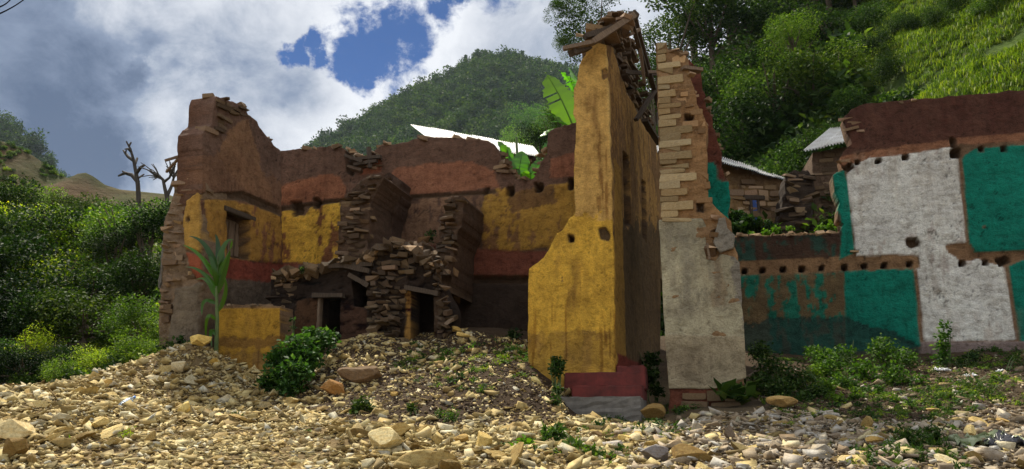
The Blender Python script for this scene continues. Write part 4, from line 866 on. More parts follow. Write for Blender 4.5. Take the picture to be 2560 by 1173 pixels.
# fallen floor: earth deck reaching back to the rear wall
dk = Bag(); na, no = 90, 40
a0 = PI.st(684, 690)[0]; a1 = PI.st(1100, 700)[0]; A, O = np.meshgrid(np.linspace(a0, a1, na), np.linspace(-0.04, -1.9, no), indexing='ij')
topz = np.interp(A, [PI.st(x, y)[0] for x, y in ((684, 694), (760, 672), (860, 664), (985, 628), (1030, 632), (1085, 672), (1100, 686))], [PI.st(x, y)[1] for x, y in ((684, 694), (760, 672), (860, 664), (985, 628), (1030, 632), (1085, 672), (1100, 686))])
heap = 0.34 * np.exp(-((A - PI.st(1000, 620)[0]) / 0.75) ** 2 - ((O + 0.7) / 0.6) ** 2); Zt = topz - 0.05 + heap + fbm(A * 4, O * 4, 4, 91) * 0.16
T = PI.W(A, Zt, O).reshape(-1, 3); Bm = PI.W(A, Zt * 0 + topz - 0.22, O).reshape(-1, 3)
idx = np.arange(na * no).reshape(na, no); qd = np.stack([idx[:-1, :-1], idx[1:, :-1], idx[1:, 1:], idx[:-1, 1:]], -1).reshape(-1, 4)
rimi = np.concatenate([np.stack([idx[:-1, 0], idx[1:, 0], idx[1:, 0] + na * no, idx[:-1, 0] + na * no], -1), np.stack([idx[0, :-1], idx[0, 1:], idx[0, 1:] + na * no, idx[0, :-1] + na * no], -1), np.stack([idx[-1, :-1], idx[-1, 1:], idx[-1, 1:] + na * no, idx[-1, :-1] + na * no], -1)])
Vd = np.concatenate([T, Bm]) - np.array(root_loc(iw))
link('fallen_floor', np_mesh('fallen_floor', Vd, [np.concatenate([qd, qd[:, ::-1] + na * no, rimi])], MW, True, np.tile((0.12, 0.078, 0.045), (len(Vd), 1))), iw)
r = random.Random(77)
for i in range(210):
    aa = r.uniform(a0 + 0.05, PI.st(1098, 640)[0]); oo = -r.uniform(-0.12, 1.0) if i % 2 else r.uniform(-.1, .14); zz = float(np.interp(aa, A[:, 0], Zt[:, int(min(no - 1, max(0, (0.06 - oo) / 1.96 * (no - 1))))])); w = r.uniform(0.04, 0.17)
    o = link('stone', r.choice(PB_ROUGH), iw, PI.w(aa, zz + w * 0.15, oo), (r.gauss(0, .4), r.gauss(0, .4), r.uniform(0, 6.3)), (w, w * r.uniform(.5, 1), w * r.uniform(.3, .7))); k = r.choice([.35, .45, .6, .8, 1.5]); o.color = (k, k * .95, k * .85, 1)
plank('stick', pp(916, 638, PI, 0.1), pp(948, 628, PI, 0.0), 0.03, 0.03, M_WOOD, iw)
plank('stick', pp(1000, 640, PI, 0.12), pp(1022, 634, PI, 0.05), 0.03, 0.03, M_WOOD, iw)
plank('plank', pp(1026, 628, PI, -0.3), pp(1040, 598, PI, -0.3), 0.10, 0.04, M_WOOD, iw)
plank('plank', pp(1028, 627, PI, -0.25), pp(1062, 622, PI, -0.4), 0.05, 0.04, M_WOOD, iw)
plank('plank', pp(1062, 600, PI, -0.6), pp(1100, 592, PI, -0.6), 0.10, 0.05, M_WOODD, iw)
plank('plank', pp(1056, 612, PI, -0.5), pp(1098, 606, PI, -0.7), 0.10, 0.05, M_WOODD, iw)

lay_stones(iw, PI.shift(-0.12), [(1050, 655), (1075, 655), (1100, 690), (1122, 740), (1135, 830), (1140, 900), (1095, 900), (1092, 740)], off=(-0.05, 0.12), seed=86, maxn=110, tints=[0.3, 0.4, 0.6], tilt=0.2, hr=(0.05, 0.09), wr=(0.07, 0.18))
lay_stones(iw, PI.shift(-0.2), [(905, 870), (925, 800), (960, 760), (1000, 800), (1020, 880)], off=(-0.05, 0.2), seed=87, maxn=90, tints=[0.35, 0.5, 0.7], tilt=0.25, hr=(0.05, 0.09), wr=(0.07, 0.2))
# --- low yellow stump of the street front
lw = thing('low_wall', 'low yellow wall stump standing behind the rubble heap, crumbly on top', 'wall', PF.w(PF.st(620, 900)[0], 2.3))
wpart('wall', lw, PF, [(543, 770), (556, 764), (600, 763), (640, 765), (672, 762), (701, 766), (703, 900), (700, 1000), (541, 1000), (541, 880)], MUD, seed=95, cell=0.022, rag=0.012, rough=0.008, thick=0.4, hz=0.08, chip=0.5, dirt=0.3, streak=0.5,
    regions=[Rg([(500, 772), (700, 770), (702, 1010), (500, 1010)], (0.48, 0.265, 0.03), edge=0.01, proud=0.01, var=0.3), Rg([(530, 845), (620, 845), (710, 842), (710, 868), (640, 872), (530, 862)], (0.22, 0.11, 0.025), edge=0.09, a=0.85), Rg([(530, 880), (710, 880), (710, 1010), (530, 1010)], (0.37, 0.205, 0.04), edge=0.1, a=0.8, col2=(0.26, 0.15, 0.05), k=0.5)],
    stains=[([(545, 770), (700, 770), (700, 850), (545, 850)], (0.28, 0.15, 0.03), 0.6), ([(545, 850), (700, 850), (700, 940), (545, 940)], (0.22, 0.12, 0.035), 0.6)])
cap_stones(lw, PF, [(548, 766), (698, 764)], 42, (0.04, 0.13), 0.32, seed=18, tint=0.9)

# ------------------------------------------------------------ huts behind
def sheet_roof(root, c, nsheet, waves=9, mat=M_METAL, name='roof_sheet'):
    """c = eave left, eave right, ridge right, ridge left; overlapping corrugated sheets"""
    eL, eR, rR, rL = [np.array(v) for v in c]; nrm = np.cross(eR - eL, rL - eL); nrm /= np.linalg.norm(nrm); nrm *= np.sign(nrm[2])
    rl = np.array(root_loc(root))
    for k in range(nsheet):
        u0 = k / nsheet; u1 = min(1, (k + 1.06) / nsheet); nu = waves * 6 + 1; nv = 5
        U, V = np.meshgrid(np.linspace(u0, u1, nu), np.linspace(0, 1, nv), indexing='ij')
        Pt = (eL * (1 - U)[..., None] + eR * U[..., None]) * (1 - V)[..., None] + (rL * (1 - U)[..., None] + rR * U[..., None]) * V[..., None]
        Pt = Pt + nrm * (np.sin(U * nsheet * waves * 2 * math.pi) * 0.03 + (k % 2) * 0.02)[..., None]
        top = Pt.reshape(-1, 3) - rl; bot = (Pt - nrm * 0.004).reshape(-1, 3) - rl; idx = np.arange(nu * nv).reshape(nu, nv)
        q = np.stack([idx[:-1, :-1], idx[1:, :-1], idx[1:, 1:], idx[:-1, 1:]], -1).reshape(-1, 4)
        link(name, np_mesh(name, np.concatenate([top, bot]), [np.concatenate([q, q[:, ::-1] + nu * nv])], mat, True), root)
HY = (0.27, 0.17, 0.075); HB = (0.15, 0.10, 0.065)
h1 = thing('stone_hut', 'ochre stone hut with small blue window under a thin sloping metal roof', 'hut', P3(1880, 560, 20))
PH1 = Plane(1880, 20.0, -6)
wpart('wall', h1, PH1, [(1800, 408), (1812, 408), (1958, 452), (1952, 640), (1800, 640)], HY, seed=101, cell=0.05, rag=0.02, rough=0.04, thick=0.4, regions=[Rg([(1780, 390), (1990, 440), (1990, 500), (1780, 450)], (0.16, 0.10, 0.05), edge=0.15, a=0.7)], pits=[([(1876, 496), (1898, 498), (1898, 560), (1876, 560)], 0.2)])
lay_stones(h1, PH1, [(1830, 440), (1955, 470), (1950, 585), (1830, 585)], off=(-0.03, 0.02), seed=102, hr=(0.10, 0.18), wr=(0.2, 0.5), maxn=290, tints=[1.0, 1.3, 1.6], tilt=0.05, gap=0.03)
a0, z1 = PH1.st(1877, 500); a1, z0 = PH1.st(1897, 560)
wn = box_part('window', PH1, a0, a1, z0 - .1, z1, -0.12, 0.03, M_BLUE, h1); box_part('frame', PH1, a0 - .05, a0 + .03, z0 - .1, z1, -0.12, 0.05, M_WOODD, wn); box_part('frame', PH1, a1 - .03, a1 + .05, z0 - .1, z1, -0.12, 0.05, M_WOODD, wn)
box_part('lintel', PH1, a0 - .2, a1 + .2, z1, z1 + .12, -0.15, 0.06, M_WOODD, h1)
sheet_roof(h1, (P3(1797, 403, 19.3), P3(1980, 456, 20.2), P3(1972, 449, 24.0), P3(1803, 392, 24.0)), 4)
for i in range(5): plank('rafter', P3(1803 + i * 40, 409 + i * 11.6, 19.4 + .2 * i), P3(1808 + i * 40, 411 + i * 11.6, 21.5), 0.08, 0.08, M_WOODD, h1)
h2 = thing('brick_hut', 'narrow brown brick hut with pale ribbed metal roof beside the painted wall', 'hut', P3(2070, 560, 19))
PH2 = Plane(2080, 18.8, 10)
wpart('wall', h2, PH2, [(2030, 382), (2180, 356), (2180, 640), (2036, 640)], HB, seed=105, cell=0.05, rag=0.02, rough=0.03, thick=2.6)
lay_stones(h2, PH2, [(2032, 388), (2130, 372), (2130, 575), (2038, 575)], off=(-0.03, 0.03), seed=106, hr=(0.09, 0.13), wr=(0.2, 0.42), maxn=290, tints=[0.5, 0.65, 0.85], tilt=0.04, gap=0.02)
sheet_roof(h2, (P3(2008, 378, 18.4), P3(2170, 346, 18.0), P3(2190, 312, 21.5), P3(2076, 321, 21.6)), 3, 7)
h3 = thing('long_shed', 'long shed with white corrugated metal roof showing above the back wall', 'shed', P3(1200, 420, 24))
PH3 = Plane(1200, 23.0, -9)
wpart('wall', h3, PH3, [(1042, 335), (1340, 392), (1340, 640), (1042, 640)], (0.12, 0.085, 0.06), seed=109, cell=0.08, rag=0.02, rough=0.03, thick=0.4)
lay_stones(h3, PH3, [(1256, 385), (1340, 398), (1340, 450), (1260, 450)], off=(-0.05, 0.02), seed=110, hr=(0.1, 0.16), wr=(0.2, 0.5), maxn=60)
sheet_roof(h3, (P3(1078, 352, 22.2), P3(1352, 392, 22.2), P3(1334, 368, 26.0), P3(1026, 312, 26.0)), 6)
h4 = thing('distant_hut', 'small sliver of pale hut with metal roof seen between the two tall walls', 'hut', P3(1640, 420, 19))
PH4 = Plane(1645, 19.0, 10); wpart('wall', h4, PH4, [(1600, 375), (1700, 375), (1700, 700), (1600, 700)], (0.30, 0.22, 0.12), seed=111, cell=0.07, rag=0.02, rough=0.02, thick=2.0)
sheet_roof(h4, (P3(1600, 384, 18.6), P3(1700, 374, 18.4), P3(1700, 340, 21.5), P3(1610, 346, 21.5)), 2)
# tumbled stone heap between the huts
hp = thing('tumbled_stone_wall', 'tumbled dry stone wall heap in the shade between the two huts', 'stone wall', P3(1990, 560, 18.5))
PHh = Plane(1995, 18.6, 8); ho = [(1948, 600), (1955, 500), (1968, 440), (1985, 425), (2020, 425), (2036, 450), (2036, 600)]
wpart('core', hp, PHh, ho, (0.05, 0.035, 0.025), seed=115, cell=0.06, rag=0.08, rough=0.06, thick=0.8); lay_stones(hp, PHh, ho, off=(-0.05, 0.15), seed=116, hr=(0.08, 0.14), wr=(0.2, 0.5), maxn=200, tints=[0.4, 0.6, 0.9], tilt=0.25)
# ------------------------------------------------------------ trees and shrubs
def crown_proto(name, seed, n, mat, leaf=0.055, nb=13, flat=0.85, spread=0.62, rr_=(0.28, 0.5)):
    r = random.Random(seed); g = np.random.default_rng(seed)
    blobs = [(0, 0, 0.1, 0.45)]
    for i in range(nb):
        a = r.uniform(0, 6.28); e = r.uniform(-0.5, 1.2); d = spread * r.uniform(0.6, 1.1)
        blobs.append((d * math.cos(a) * math.cos(e), d * math.sin(a) * math.cos(e), d * math.sin(e) * flat, r.uniform(*rr_)))
    return leaf_mesh(name, blob_points(n, blobs, 0.7, g), leaf, mat, r=g), blobs
CR = {}
for k, (mat, leaf, n) in dict(dark=(ML_DARK, 0.058, 5200), mid=(ML_MID, 0.058, 5200), yel=(ML_YEL, 0.05, 5000)).items():
    CR[k] = [crown_proto('%s_crown' % k, 500 + i + len(k) * 7, n, mat, leaf) for i in range(3)]
CR['fine'] = [crown_proto('fine_crown', 540 + i, 6500, ML_DARK, 0.042, 20, 0.9, 0.75, (0.14, 0.30)) for i in range(2)]
def trunk_mesh(name, blobs, h0, seed, mat=M_BARK, r0=0.07):
    """trunk and limbs reaching the crown's clumps; unit crown radius, ground at z = -h0"""
    r = random.Random(seed); B = Bag(); top = Vector((0, 0, 0.25)); base = Vector((r.uniform(-.1, .1), r.uniform(-.1, .1), -h0))
    mid = (base + top) / 2 + Vector((r.uniform(-.08, .08), r.uniform(-.08, .08), 0))
    V, Q = tube([base, base * .7 + mid * .3, mid, top], [r0 * 1.4, r0, r0 * .75, r0 * .35], 7); B.add(V, Q)
    for b in blobs[1:9]:
        p = Vector(b[:3]); s = mid.lerp(top, r.uniform(0, .7)); m = s.lerp(p, .5) + Vector((0, 0, -.06))
        V, Q = tube([s, m, p, p * 1.2], [r0 * .45, r0 * .3, r0 * .15, r0 * .05], 5); B.add(V, Q)
    return B.mesh(name, mat, True)
TR = {}
def make_tree(name, label, cat, x, y, z0, rad, hgt, kind, group=None, tint=None, seed=0, parts=True):
    """crown radius rad, crown centre at z0 + hgt"""
    r = random.Random(seed + int(abs(x) * 100)); k = r.randrange(len(CR[kind])); me, blobs = CR[kind][k]
    o = thing(name, label, cat, (x, y, z0), group)
    c = link('crown', me, o, (x, y, z0 + hgt), (r.uniform(-.1, .1), r.uniform(-.1, .1), r.uniform(0, 6.28)), (rad, rad * r.uniform(.9, 1.1), rad * r.uniform(.85, 1.15)))
    if tint: c.color = (*tint, 1)
    if parts:
        q = round(hgt / rad * 2) / 2; key = (kind, k, q)
        if key not in TR: TR[key] = trunk_mesh('trunk', blobs, q + 0.3, seed + 3)
        link('trunk', TR[key], o, (x, y, z0 + hgt), (0, 0, r.uniform(0, 6.28)), (rad, rad, rad))
    return o
def xz_at(px, Y, zf):
    x = (px - CX) / F * Y
    for _ in range(4):
        z = float(zf(np.array(x), np.array(Y))); x = (px - CX) / F * (Y * math.cos(PITCH) + (z - EYE) * math.sin(PITCH))
    return x, z

# right hillside: trees one above another
r = random.Random(91)
CNT = {}; ORD = 'first second third fourth fifth sixth seventh eighth ninth tenth eleventh twelfth'.split()
KL = {'dark': 'dark leafy tree', 'mid': 'mid green leafy tree', 'yel': 'yellow green leafy tree', 'fine': 'fine twigged dark tree'}
def hill_tree(px, Y, rad, kind, hf=0.8, lab=None, tint=None):
    x, z = xz_at(px, Y, hill_z)
    if px < 1790: where = 'standing uphill behind the broken stone party wall'
    elif px < 1990: where = 'on the slope above the ochre stone hut'
    elif px < 2160: where = 'on the slope above the ribbed roof of the brick hut'
    else: where = 'among the bright grass terraces above the painted wall'
    row = {22: 'lowest', 23: 'lowest', 24: 'lowest', 27: 'second', 28: 'second', 32: 'third', 33: 'third', 37: 'fourth', 38: 'fourth', 39: 'fourth'}.get(int(Y), 'fifth' if Y < 50 else 'topmost')
    CNT[row] = CNT.get(row, 0) + (1 if lab is None else 0)
    l = lab or '%s %s, %s from left in the %s row' % (KL[kind], 'behind the party wall' if px < 1790 else ('above the ochre hut' if px < 1990 else 'above the brick hut'), ORD[CNT[row] - 1], row)
    make_tree('hillside_tree', l, 'tree', x, Y, z, rad, rad * hf, kind, 'trees on the right hillside', tint, seed=int(px))
for px, Y, rad, kind, hf in (
    (1650, 24, 1.3, 'mid', 1.2), (1725, 24.5, 1.6, 'dark', 1.2), (1790, 23.5, 1.4, 'mid', 0.9), (1850, 23, 1.6, 'dark', 0.9), (1920, 23.5, 1.5, 'mid', 0.8), (1985, 23, 1.3, 'mid', 0.9), (1960, 22, 1.0, 'yel', 0.9), (1870, 22, 1.0, 'mid', 1.2),
    (1690, 28, 2.2, 'dark', 1.3), (1775, 28, 2.2, 'mid', 1.2), (1860, 28, 2.3, 'dark', 1.0), (1945, 28, 2.1, 'mid', 0.9), (2030, 27, 1.9, 'dark', 0.8), (2100, 27, 1.4, 'mid', 0.7), (2040, 23, 1.3, 'dark', 0.9),
    (1650, 33, 2.7, 'fine', 1.9), (1730, 33, 2.6, 'dark', 1.6), (1820, 33, 2.8, 'mid', 1.3), (1915, 33, 2.8, 'dark', 1.2), (2010, 33, 2.5, 'dark', 1.0), (2090, 32, 2.0, 'dark', 0.9),
    (1690, 39, 3.2, 'fine', 2.1), (1790, 39, 3.3, 'dark', 1.7), (1880, 39, 3.2, 'mid', 1.5), (1975, 39, 3.2, 'dark', 1.3), (2070, 38, 2.9, 'dark', 1.1), (2140, 37, 1.9, 'dark', 0.8),
    (1750, 46, 4.0, 'dark', 2.2), (1850, 46, 3.8, 'dark', 2.0), (1950, 46, 3.9, 'mid', 1.7), (2050, 46, 3.8, 'dark', 1.4), (2140, 44, 3.0, 'dark', 1.0),
    (1820, 55, 5.0, 'dark', 2.5), (1930, 55, 5.0, 'dark', 2.1), (2040, 54, 5.0, 'dark', 1.7), (2150, 52, 4.2, 'dark', 1.2), (2240, 50, 3.4, 'fine', 1.0), (2330, 47, 2.4, 'dark', 0.8)):
    hill_tree(px, Y, rad, kind, hf)
hill_tree(1725, 25.5, 1.1, 'yel', 2.6, 'bright green young tree rising just right of the stone party wall top')
hill_tree(1995, 30, 1.5, 'yel', 1.9, 'yellow leaved tree crown glowing in the middle of the dark hillside trees')
# bushes on terrace edges
r = random.Random(17)
for px, Y, rad in ((2200, 27, 1.0), (2150, 25, 1.2), (2260, 31, 1.3), (2330, 30, 0.9), (2290, 33, 1.1), (2380, 33, 1.1), (2430, 28, 0.8), (2230, 24.5, 0.8), (2480, 30, 0.9), (2520, 25, 1.0), (2545, 22.5, 0.9), (2470, 22, 0.7), (2180, 31, 1.4), (2220, 35, 1.5), (2420, 36, 1.2), (2550, 32, 1.0), (2350, 24, 0.7), (2120, 24, 1.1), (2250, 28, 0.9), (2400, 25, 0.8), (2500, 35, 1.2), (2300, 37, 1.5), (2190, 41, 1.8), (2560, 28, 0.9), (2310, 27, 0.8)):
    x, z = xz_at(px, Y, hill_z)
    k = r.choice(['dark', 'dark', 'mid', 'fine'])
    side = 'low on the slope' if Y < 27 else ('midway up the slope' if Y < 33 else 'high on the slope')
    make_tree('hillside_shrub', '%s shrub %s between terraces, above %s' % ({'dark': 'dark', 'mid': 'mid green', 'fine': 'twiggy'}[k], side, 'the painted wall\'s left shoulder' if px < 2200 else ('the white square\'s left half' if px < 2270 else 'the white square' if px < 2380 else 'the right green square')), 'shrub', x, Y, z, rad, rad * 0.5, k, 'shrubs on the terraced slope', None, seed=int(px), parts=False)
x, z = xz_at(2545, 21.5, hill_z)
make_tree('hillside_shrub', 'olive shrub with reddish twigs at the right edge above the painted wall', 'shrub', x, 21.5, z, 1.1, 0.8, 'yel', None, (1.0, 0.7, 0.7), seed=4)

# tree behind the yellow corner
bx = P3(1478, 60, 27)
make_tree('tall_tree', 'airy tall tree whose crown rises behind the top of the yellow corner wall', 'tree', bx.x, 27, 3.2, 1.9, bx.z - 3.2 - 0.3, 'fine', None, (1.5, 1.4, 1.2), seed=8)
for (px, py, rd) in ((1418, 118, 0.75), (1400, 30, 0.8), (1560, -60, 1.4), (1470, -10, 1.1)):
    q = P3(px, py, 27.0); o = bpy.data.objects['tall_tree']; c = link('crown', CR['fine'][1][0], o, q, (0, 0, px), (rd, rd, rd)); c.color = (1.4, 1.4, 1.1, 1)
bx = P3(1640, 180, 25)
make_tree('tall_tree', 'light green tree filling the gap between the two tall wall remains', 'tree', bx.x, 25, 3.2, 1.0, bx.z - 3.2, 'mid', None, (1.3, 1.3, 1.0), seed=18)

for px, Y, top, rad, kind, lab in ((1240, 31, 352, 1.0, 'dark', 'dark bush top peeping over the middle of the white shed roof'), (1400, 27, 235, 1.1, 'mid', 'green tree directly behind the huge banana leaf'), (1350, 30, 300, 1.1, 'dark', 'dark tree between the shed roof and the banana leaves'), (1300, 33, 330, 1.1, 'mid', 'mid green bush rising above the right half of the shed roof'), (1425, 31, 300, 1.4, 'dark', 'dark tree low behind the banana stem')):
    q = P3(px, top, Y); make_tree('yard_tree', lab, 'tree', q.x, Y, 3.2, rad, max(q.z - rad * .95 - 3.2, .5), kind, None, seed=px)
# mountain forest
def forest_proto(name, seed, n, mat, pine=False):
    g = np.random.default_rng(seed)
    if pine:
        t = g.random(n) ** 0.7; a = g.uniform(0, 6.283, n); rd = 0.42 * (1 - t) * (0.6 + 0.5 * g.random(n)); p = np.stack([rd * np.cos(a), rd * np.sin(a), t * 2.2], -1); return leaf_mesh(name, p, 0.22, mat, r=g)
    r_ = random.Random(seed); bl = [(r_.uniform(-.45, .45), r_.uniform(-.45, .45), r_.uniform(.4, 1.1), r_.uniform(.3, .6)) for _ in range(6)]
    return leaf_mesh(name, blob_points(n, bl, 0.75, g), 0.20, mat, r=g)
FPM = [forest_proto('forest_tree_shape', 700 + i, 300, ML_FAR, False) for i in range(3)]; FPB = [forest_proto('bright_tree_shape', 740 + i, 300, ML_FARB, False) for i in range(3)]
def scatter(name, pts, scl, protos_, kind='stuff', label=None, cat=None, rot_tilt=0.1, seed=1, me_col=None):
    """one stuff object: geometry nodes put a few shapes on many points"""
    c = bpy.data.collections.new(name + '_shapes')
    for i, m in enumerate(protos_):
        o = bpy.data.objects.new('%s_shape_%d' % (name, i), m); c.objects.link(o)
    me = bpy.data.meshes.new(name); me.vertices.add(len(pts)); me.vertices.foreach_set('co', np.asarray(pts, np.float32).ravel())
    g = np.random.default_rng(seed); n = len(pts)
    a = me.attributes.new('scl', 'FLOAT_VECTOR', 'POINT'); s = np.asarray(scl)[:, None] * g.uniform(0.85, 1.15, (n, 3)); a.data.foreach_set('vector', s.astype(np.float32).ravel())
    a = me.attributes.new('rot', 'FLOAT_VECTOR', 'POINT'); rt = np.stack([g.normal(0, rot_tilt, n), g.normal(0, rot_tilt, n), g.uniform(0, 6.283, n)], -1); a.data.foreach_set('vector', rt.astype(np.float32).ravel())
    a = me.attributes.new('idx', 'INT', 'POINT'); a.data.foreach_set('value', g.integers(0, len(protos_), n).astype(np.int32))
    for m in protos_:
        if m.materials[0].name not in [q.name for q in me.materials]: me.materials.append(m.materials[0])
    o = link(name, me, kind=kind); 
    if label: o['label'] = label
    if cat: o['category'] = cat
    ng = bpy.data.node_groups.new(name, 'GeometryNodeTree'); ng.interface.new_socket('Geometry', in_out='INPUT', socket_type='NodeSocketGeometry'); ng.interface.new_socket('Geometry', in_out='OUTPUT', socket_type='NodeSocketGeometry')
    gi = ng.nodes.new('NodeGroupInput'); go_ = ng.nodes.new('NodeGroupOutput'); ip = ng.nodes.new('GeometryNodeInstanceOnPoints'); ci = ng.nodes.new('GeometryNodeCollectionInfo')
    ci.inputs[0].default_value = c; ci.inputs[1].default_value = True; ci.inputs[2].default_value = True
    def at(nm, ty):
        q = ng.nodes.new('GeometryNodeInputNamedAttribute'); q.data_type = ty; q.inputs[0].default_value = nm; return q.outputs[0]
    ng.links.new(gi.outputs[0], ip.inputs['Points']); ng.links.new(ci.outputs[0], ip.inputs['Instance']); ip.inputs['Pick Instance'].default_value = True
    ng.links.new(at('idx', 'INT'), ip.inputs['Instance Index'])
    er = ng.nodes.new('FunctionNodeEulerToRotation'); ng.links.new(at('rot', 'FLOAT_VECTOR'), er.inputs[0]); ng.links.new(er.outputs[0], ip.inputs['Rotation'])
    ng.links.new(at('scl', 'FLOAT_VECTOR'), ip.inputs['Scale']); ng.links.new(ip.outputs[0], go_.inputs[0])
    md = o.modifiers.new('scatter', 'NODES'); md.node_group = ng
    return o
g = np.random.default_rng(3); n = 15000
x = g.uniform(-190, 130, n); y = 115 + 283 * g.random(n) ** 0.75; z = mountain_z(x, y); px, py = proj(x, y, z)
keep = (px > 560) & (px < 1760) & (fbm(x * 0.03, y * 0.03, 4, 71) + fbm(x * 0.008, y * 0.02, 2, 72) * 0.8 + (px - 1000) * 0.0003 + 0.30 * sstep(y, 250, 370) + 0.02 > -0.02 + 0.25 * sstep(px, 1000, 780) * (fbm(x * 0.02, y * 0.01, 3, 73) > -0.1))
x, y, z = x[keep], y[keep], z[keep]
scatter('mountain_forest', np.stack([x, y, z - 0.6], -1), (1.4 + 4.6 * g.random(len(x)) ** 2) * (0.75 + y / 900), FPM, label='dense green forest covering the mountain beyond the ruins', cat='forest')
n = 9000; x = g.uniform(-190, 130, n); y = 112 + 230 * g.random(n); z = mountain_z(x, y); px, py = proj(x, y, z); keep = (px > 640) & (px < 1700) & (fbm(x * 0.025, y * 0.025, 4, 75) - 0.25 * sstep(y, 240, 360) > -0.08)
scatter('bright_mountain_scrub', np.stack([x, y, z - 0.5], -1)[keep], (0.8 + 3.6 * g.random(n) ** 2)[keep], FPB, label='bright green scrub on the lower mountain slope', cat='scrub')
x = g.uniform(-270, -120, 4000); y = 140 + 190 * g.random(4000) ** .6; z = farleft_z(x, y)
scatter('far_slope_forest', np.stack([x, y, z - 0.8], -1), g.uniform(2.5, 5, 4000), FPM, label='dark forest on the distant slope at the left edge', cat='forest')
# trees one can tell apart against the sky
r = random.Random(23); FP2 = [forest_proto('ridge_tree_shape', 720 + i, 420, ML_FAR, i == 3) for i in range(4)]
def ridge_tree(px, h, pine, lab, grp='trees along the mountain ridge', tall=False):
    q = P3(px, 300, 398); x = q.x; zr = float(mr(np.array(x)))
    for _ in range(4): x = (px - CX) / F * (398 * math.cos(PITCH) + (zr - EYE) * math.sin(PITCH)); zr = float(mr(np.array(x)))
    zr = float(mountain_z(np.array(x), np.array(398.0)))
    o = thing('ridge_tree', lab, 'tree', (x, 398, zr), grp); s = h / 1.7
    m = FP2[3] if pine else FP2[r.randrange(3)]
    link('crown', m, o, (x, 398, zr + (h * 0.45 if tall else 0) - 0.5), (0, 0, r.uniform(0, 6)), (s * (0.75 if tall else 1), s * .9, s * (0.62 if tall else 0.95)) if not pine else (s * 1.2, s * 1.2, s * .9))
    V, Q = tube([(0, 0, 0), (0, 0, h * 0.6)], [0.25, 0.12], 5); B = Bag(); B.add(V, Q); link('trunk', B.mesh('trunk', M_BARK), o, (x, 398, zr - 0.5))
for i in range(34):
    px = 1140 + i * 9 + r.uniform(-4, 4); ridge_tree(px, r.uniform(4.5, 8), r.random() < .65, 'dark conifer like tree on the skyline of the mountain top')
for i in range(22):
    px = 900 + i * 11 + r.uniform(-4, 4); ridge_tree(px, r.uniform(4, 6.5), False, 'small round tree along the left descending ridge of the mountain')
for px, h in ((832, 5.5), (845, 6), (862, 5), (874, 5.5), (886, 5)): ridge_tree(px, h, False, 'slender tree low on the left ridge of the mountain', tall=True)
ridge_tree(935, 10, False, 'lollipop shaped tree standing alone on the left mountain ridge', None, True)
ridge_tree(968, 8, False, 'leaning double headed tree on the left mountain ridge', None, True)
for px, Y, rad, kd in ((1330, 285, 12, 'mid'), (1290, 262, 9, 'mid'), (1370, 262, 11, 'mid'), (1330, 235, 11, 'mid'), (1280, 225, 8, 'dark'), (1385, 225, 10, 'mid'), (1340, 205, 9, 'mid'), (910, 238, 6, 'yel'), (985, 255, 6, 'yel'), (1010, 235, 5, 'mid'), (880, 225, 5, 'mid')):
    x, z = xz_at(px, Y, mountain_z)
    make_tree('slope_tree', ('large bright green tree on the mountain slope left of the banana leaves' if px > 1200 else 'light green tree low on the mountain slope above the roofless house'), 'tree', x, Y, z, rad, rad * .8, 'yel' if px > 1200 and kd == 'mid' else kd, 'light trees on the mountain slope', (0.55, 0.8, 0.7), seed=px + Y, parts=False)

# left thicket
r = random.Random(29)
def left_tree(px, Y, top, rad, kind, lab, name='thicket_tree', tint=None):
    q = P3(px, top, Y); z0 = float(gz1(q.x, min(Y, 20)))
    if Y > 18: z0 = max(z0, float(nearleft_z(np.array(q.x), np.array(float(Y)))))
    make_tree(name, lab, 'tree' if 'tree' in name else 'shrub', q.x, Y, z0, rad, max(q.z - rad * 0.95 - z0, rad * 0.4), kind, 'trees and shrubs of the left thicket', tint or {'dark': r.choice([(.45, .55, .5), (.7, .8, .75), (1, 1, .9)]), 'mid': r.choice([(1.3, 1.35, 1.0), (1.9, 1.75, 1.0)]), 'yel': (1.6, 1.45, .9), 'fine': (.9, .85, .7)}[kind], seed=int(px))
for px, Y, top, rad, kind, lab in (
    (20, 20, 468, 1.7, 'dark', 'dark tree against the earthy hill at the left edge'), (110, 20.5, 478, 1.5, 'mid', 'mid green tree second from the left edge below the earthy hill'), (190, 21, 492, 1.5, 'dark', 'dark tree below the rounded hump of the earthy hill'), (270, 21, 500, 1.5, 'mid', 'mid green tree between the hump and the dead tree'),
    (345, 19, 455, 1.3, 'mid', 'feathery tree top growing around the dead pruned trunk'), (395, 18, 485, 1.0, 'dark', 'dark narrow tree squeezed against the ruined end wall'), (300, 18, 530, 1.2, 'fine', 'twiggy tree left of the dead pruned trunk'),
    (60, 17, 560, 1.5, 'dark', 'shaded dark tree in the middle of the left thicket'), (160, 17, 590, 1.2, 'yel', 'yellow green tree lit in the middle of the left thicket'), (260, 16.5, 600, 1.5, 'dark', 'glossy dark tree in front of the dead trunk'), (360, 16, 600, 1.0, 'dark', 'small dark tree beside the stone end wall'),
    (-60, 16.5, 520, 1.6, 'dark', 'dark tree cut by the left picture edge'), (10, 15, 640, 1.3, 'dark', 'black green shrub at the left edge of the thicket')):
    left_tree(px, Y, top, rad, kind, lab)
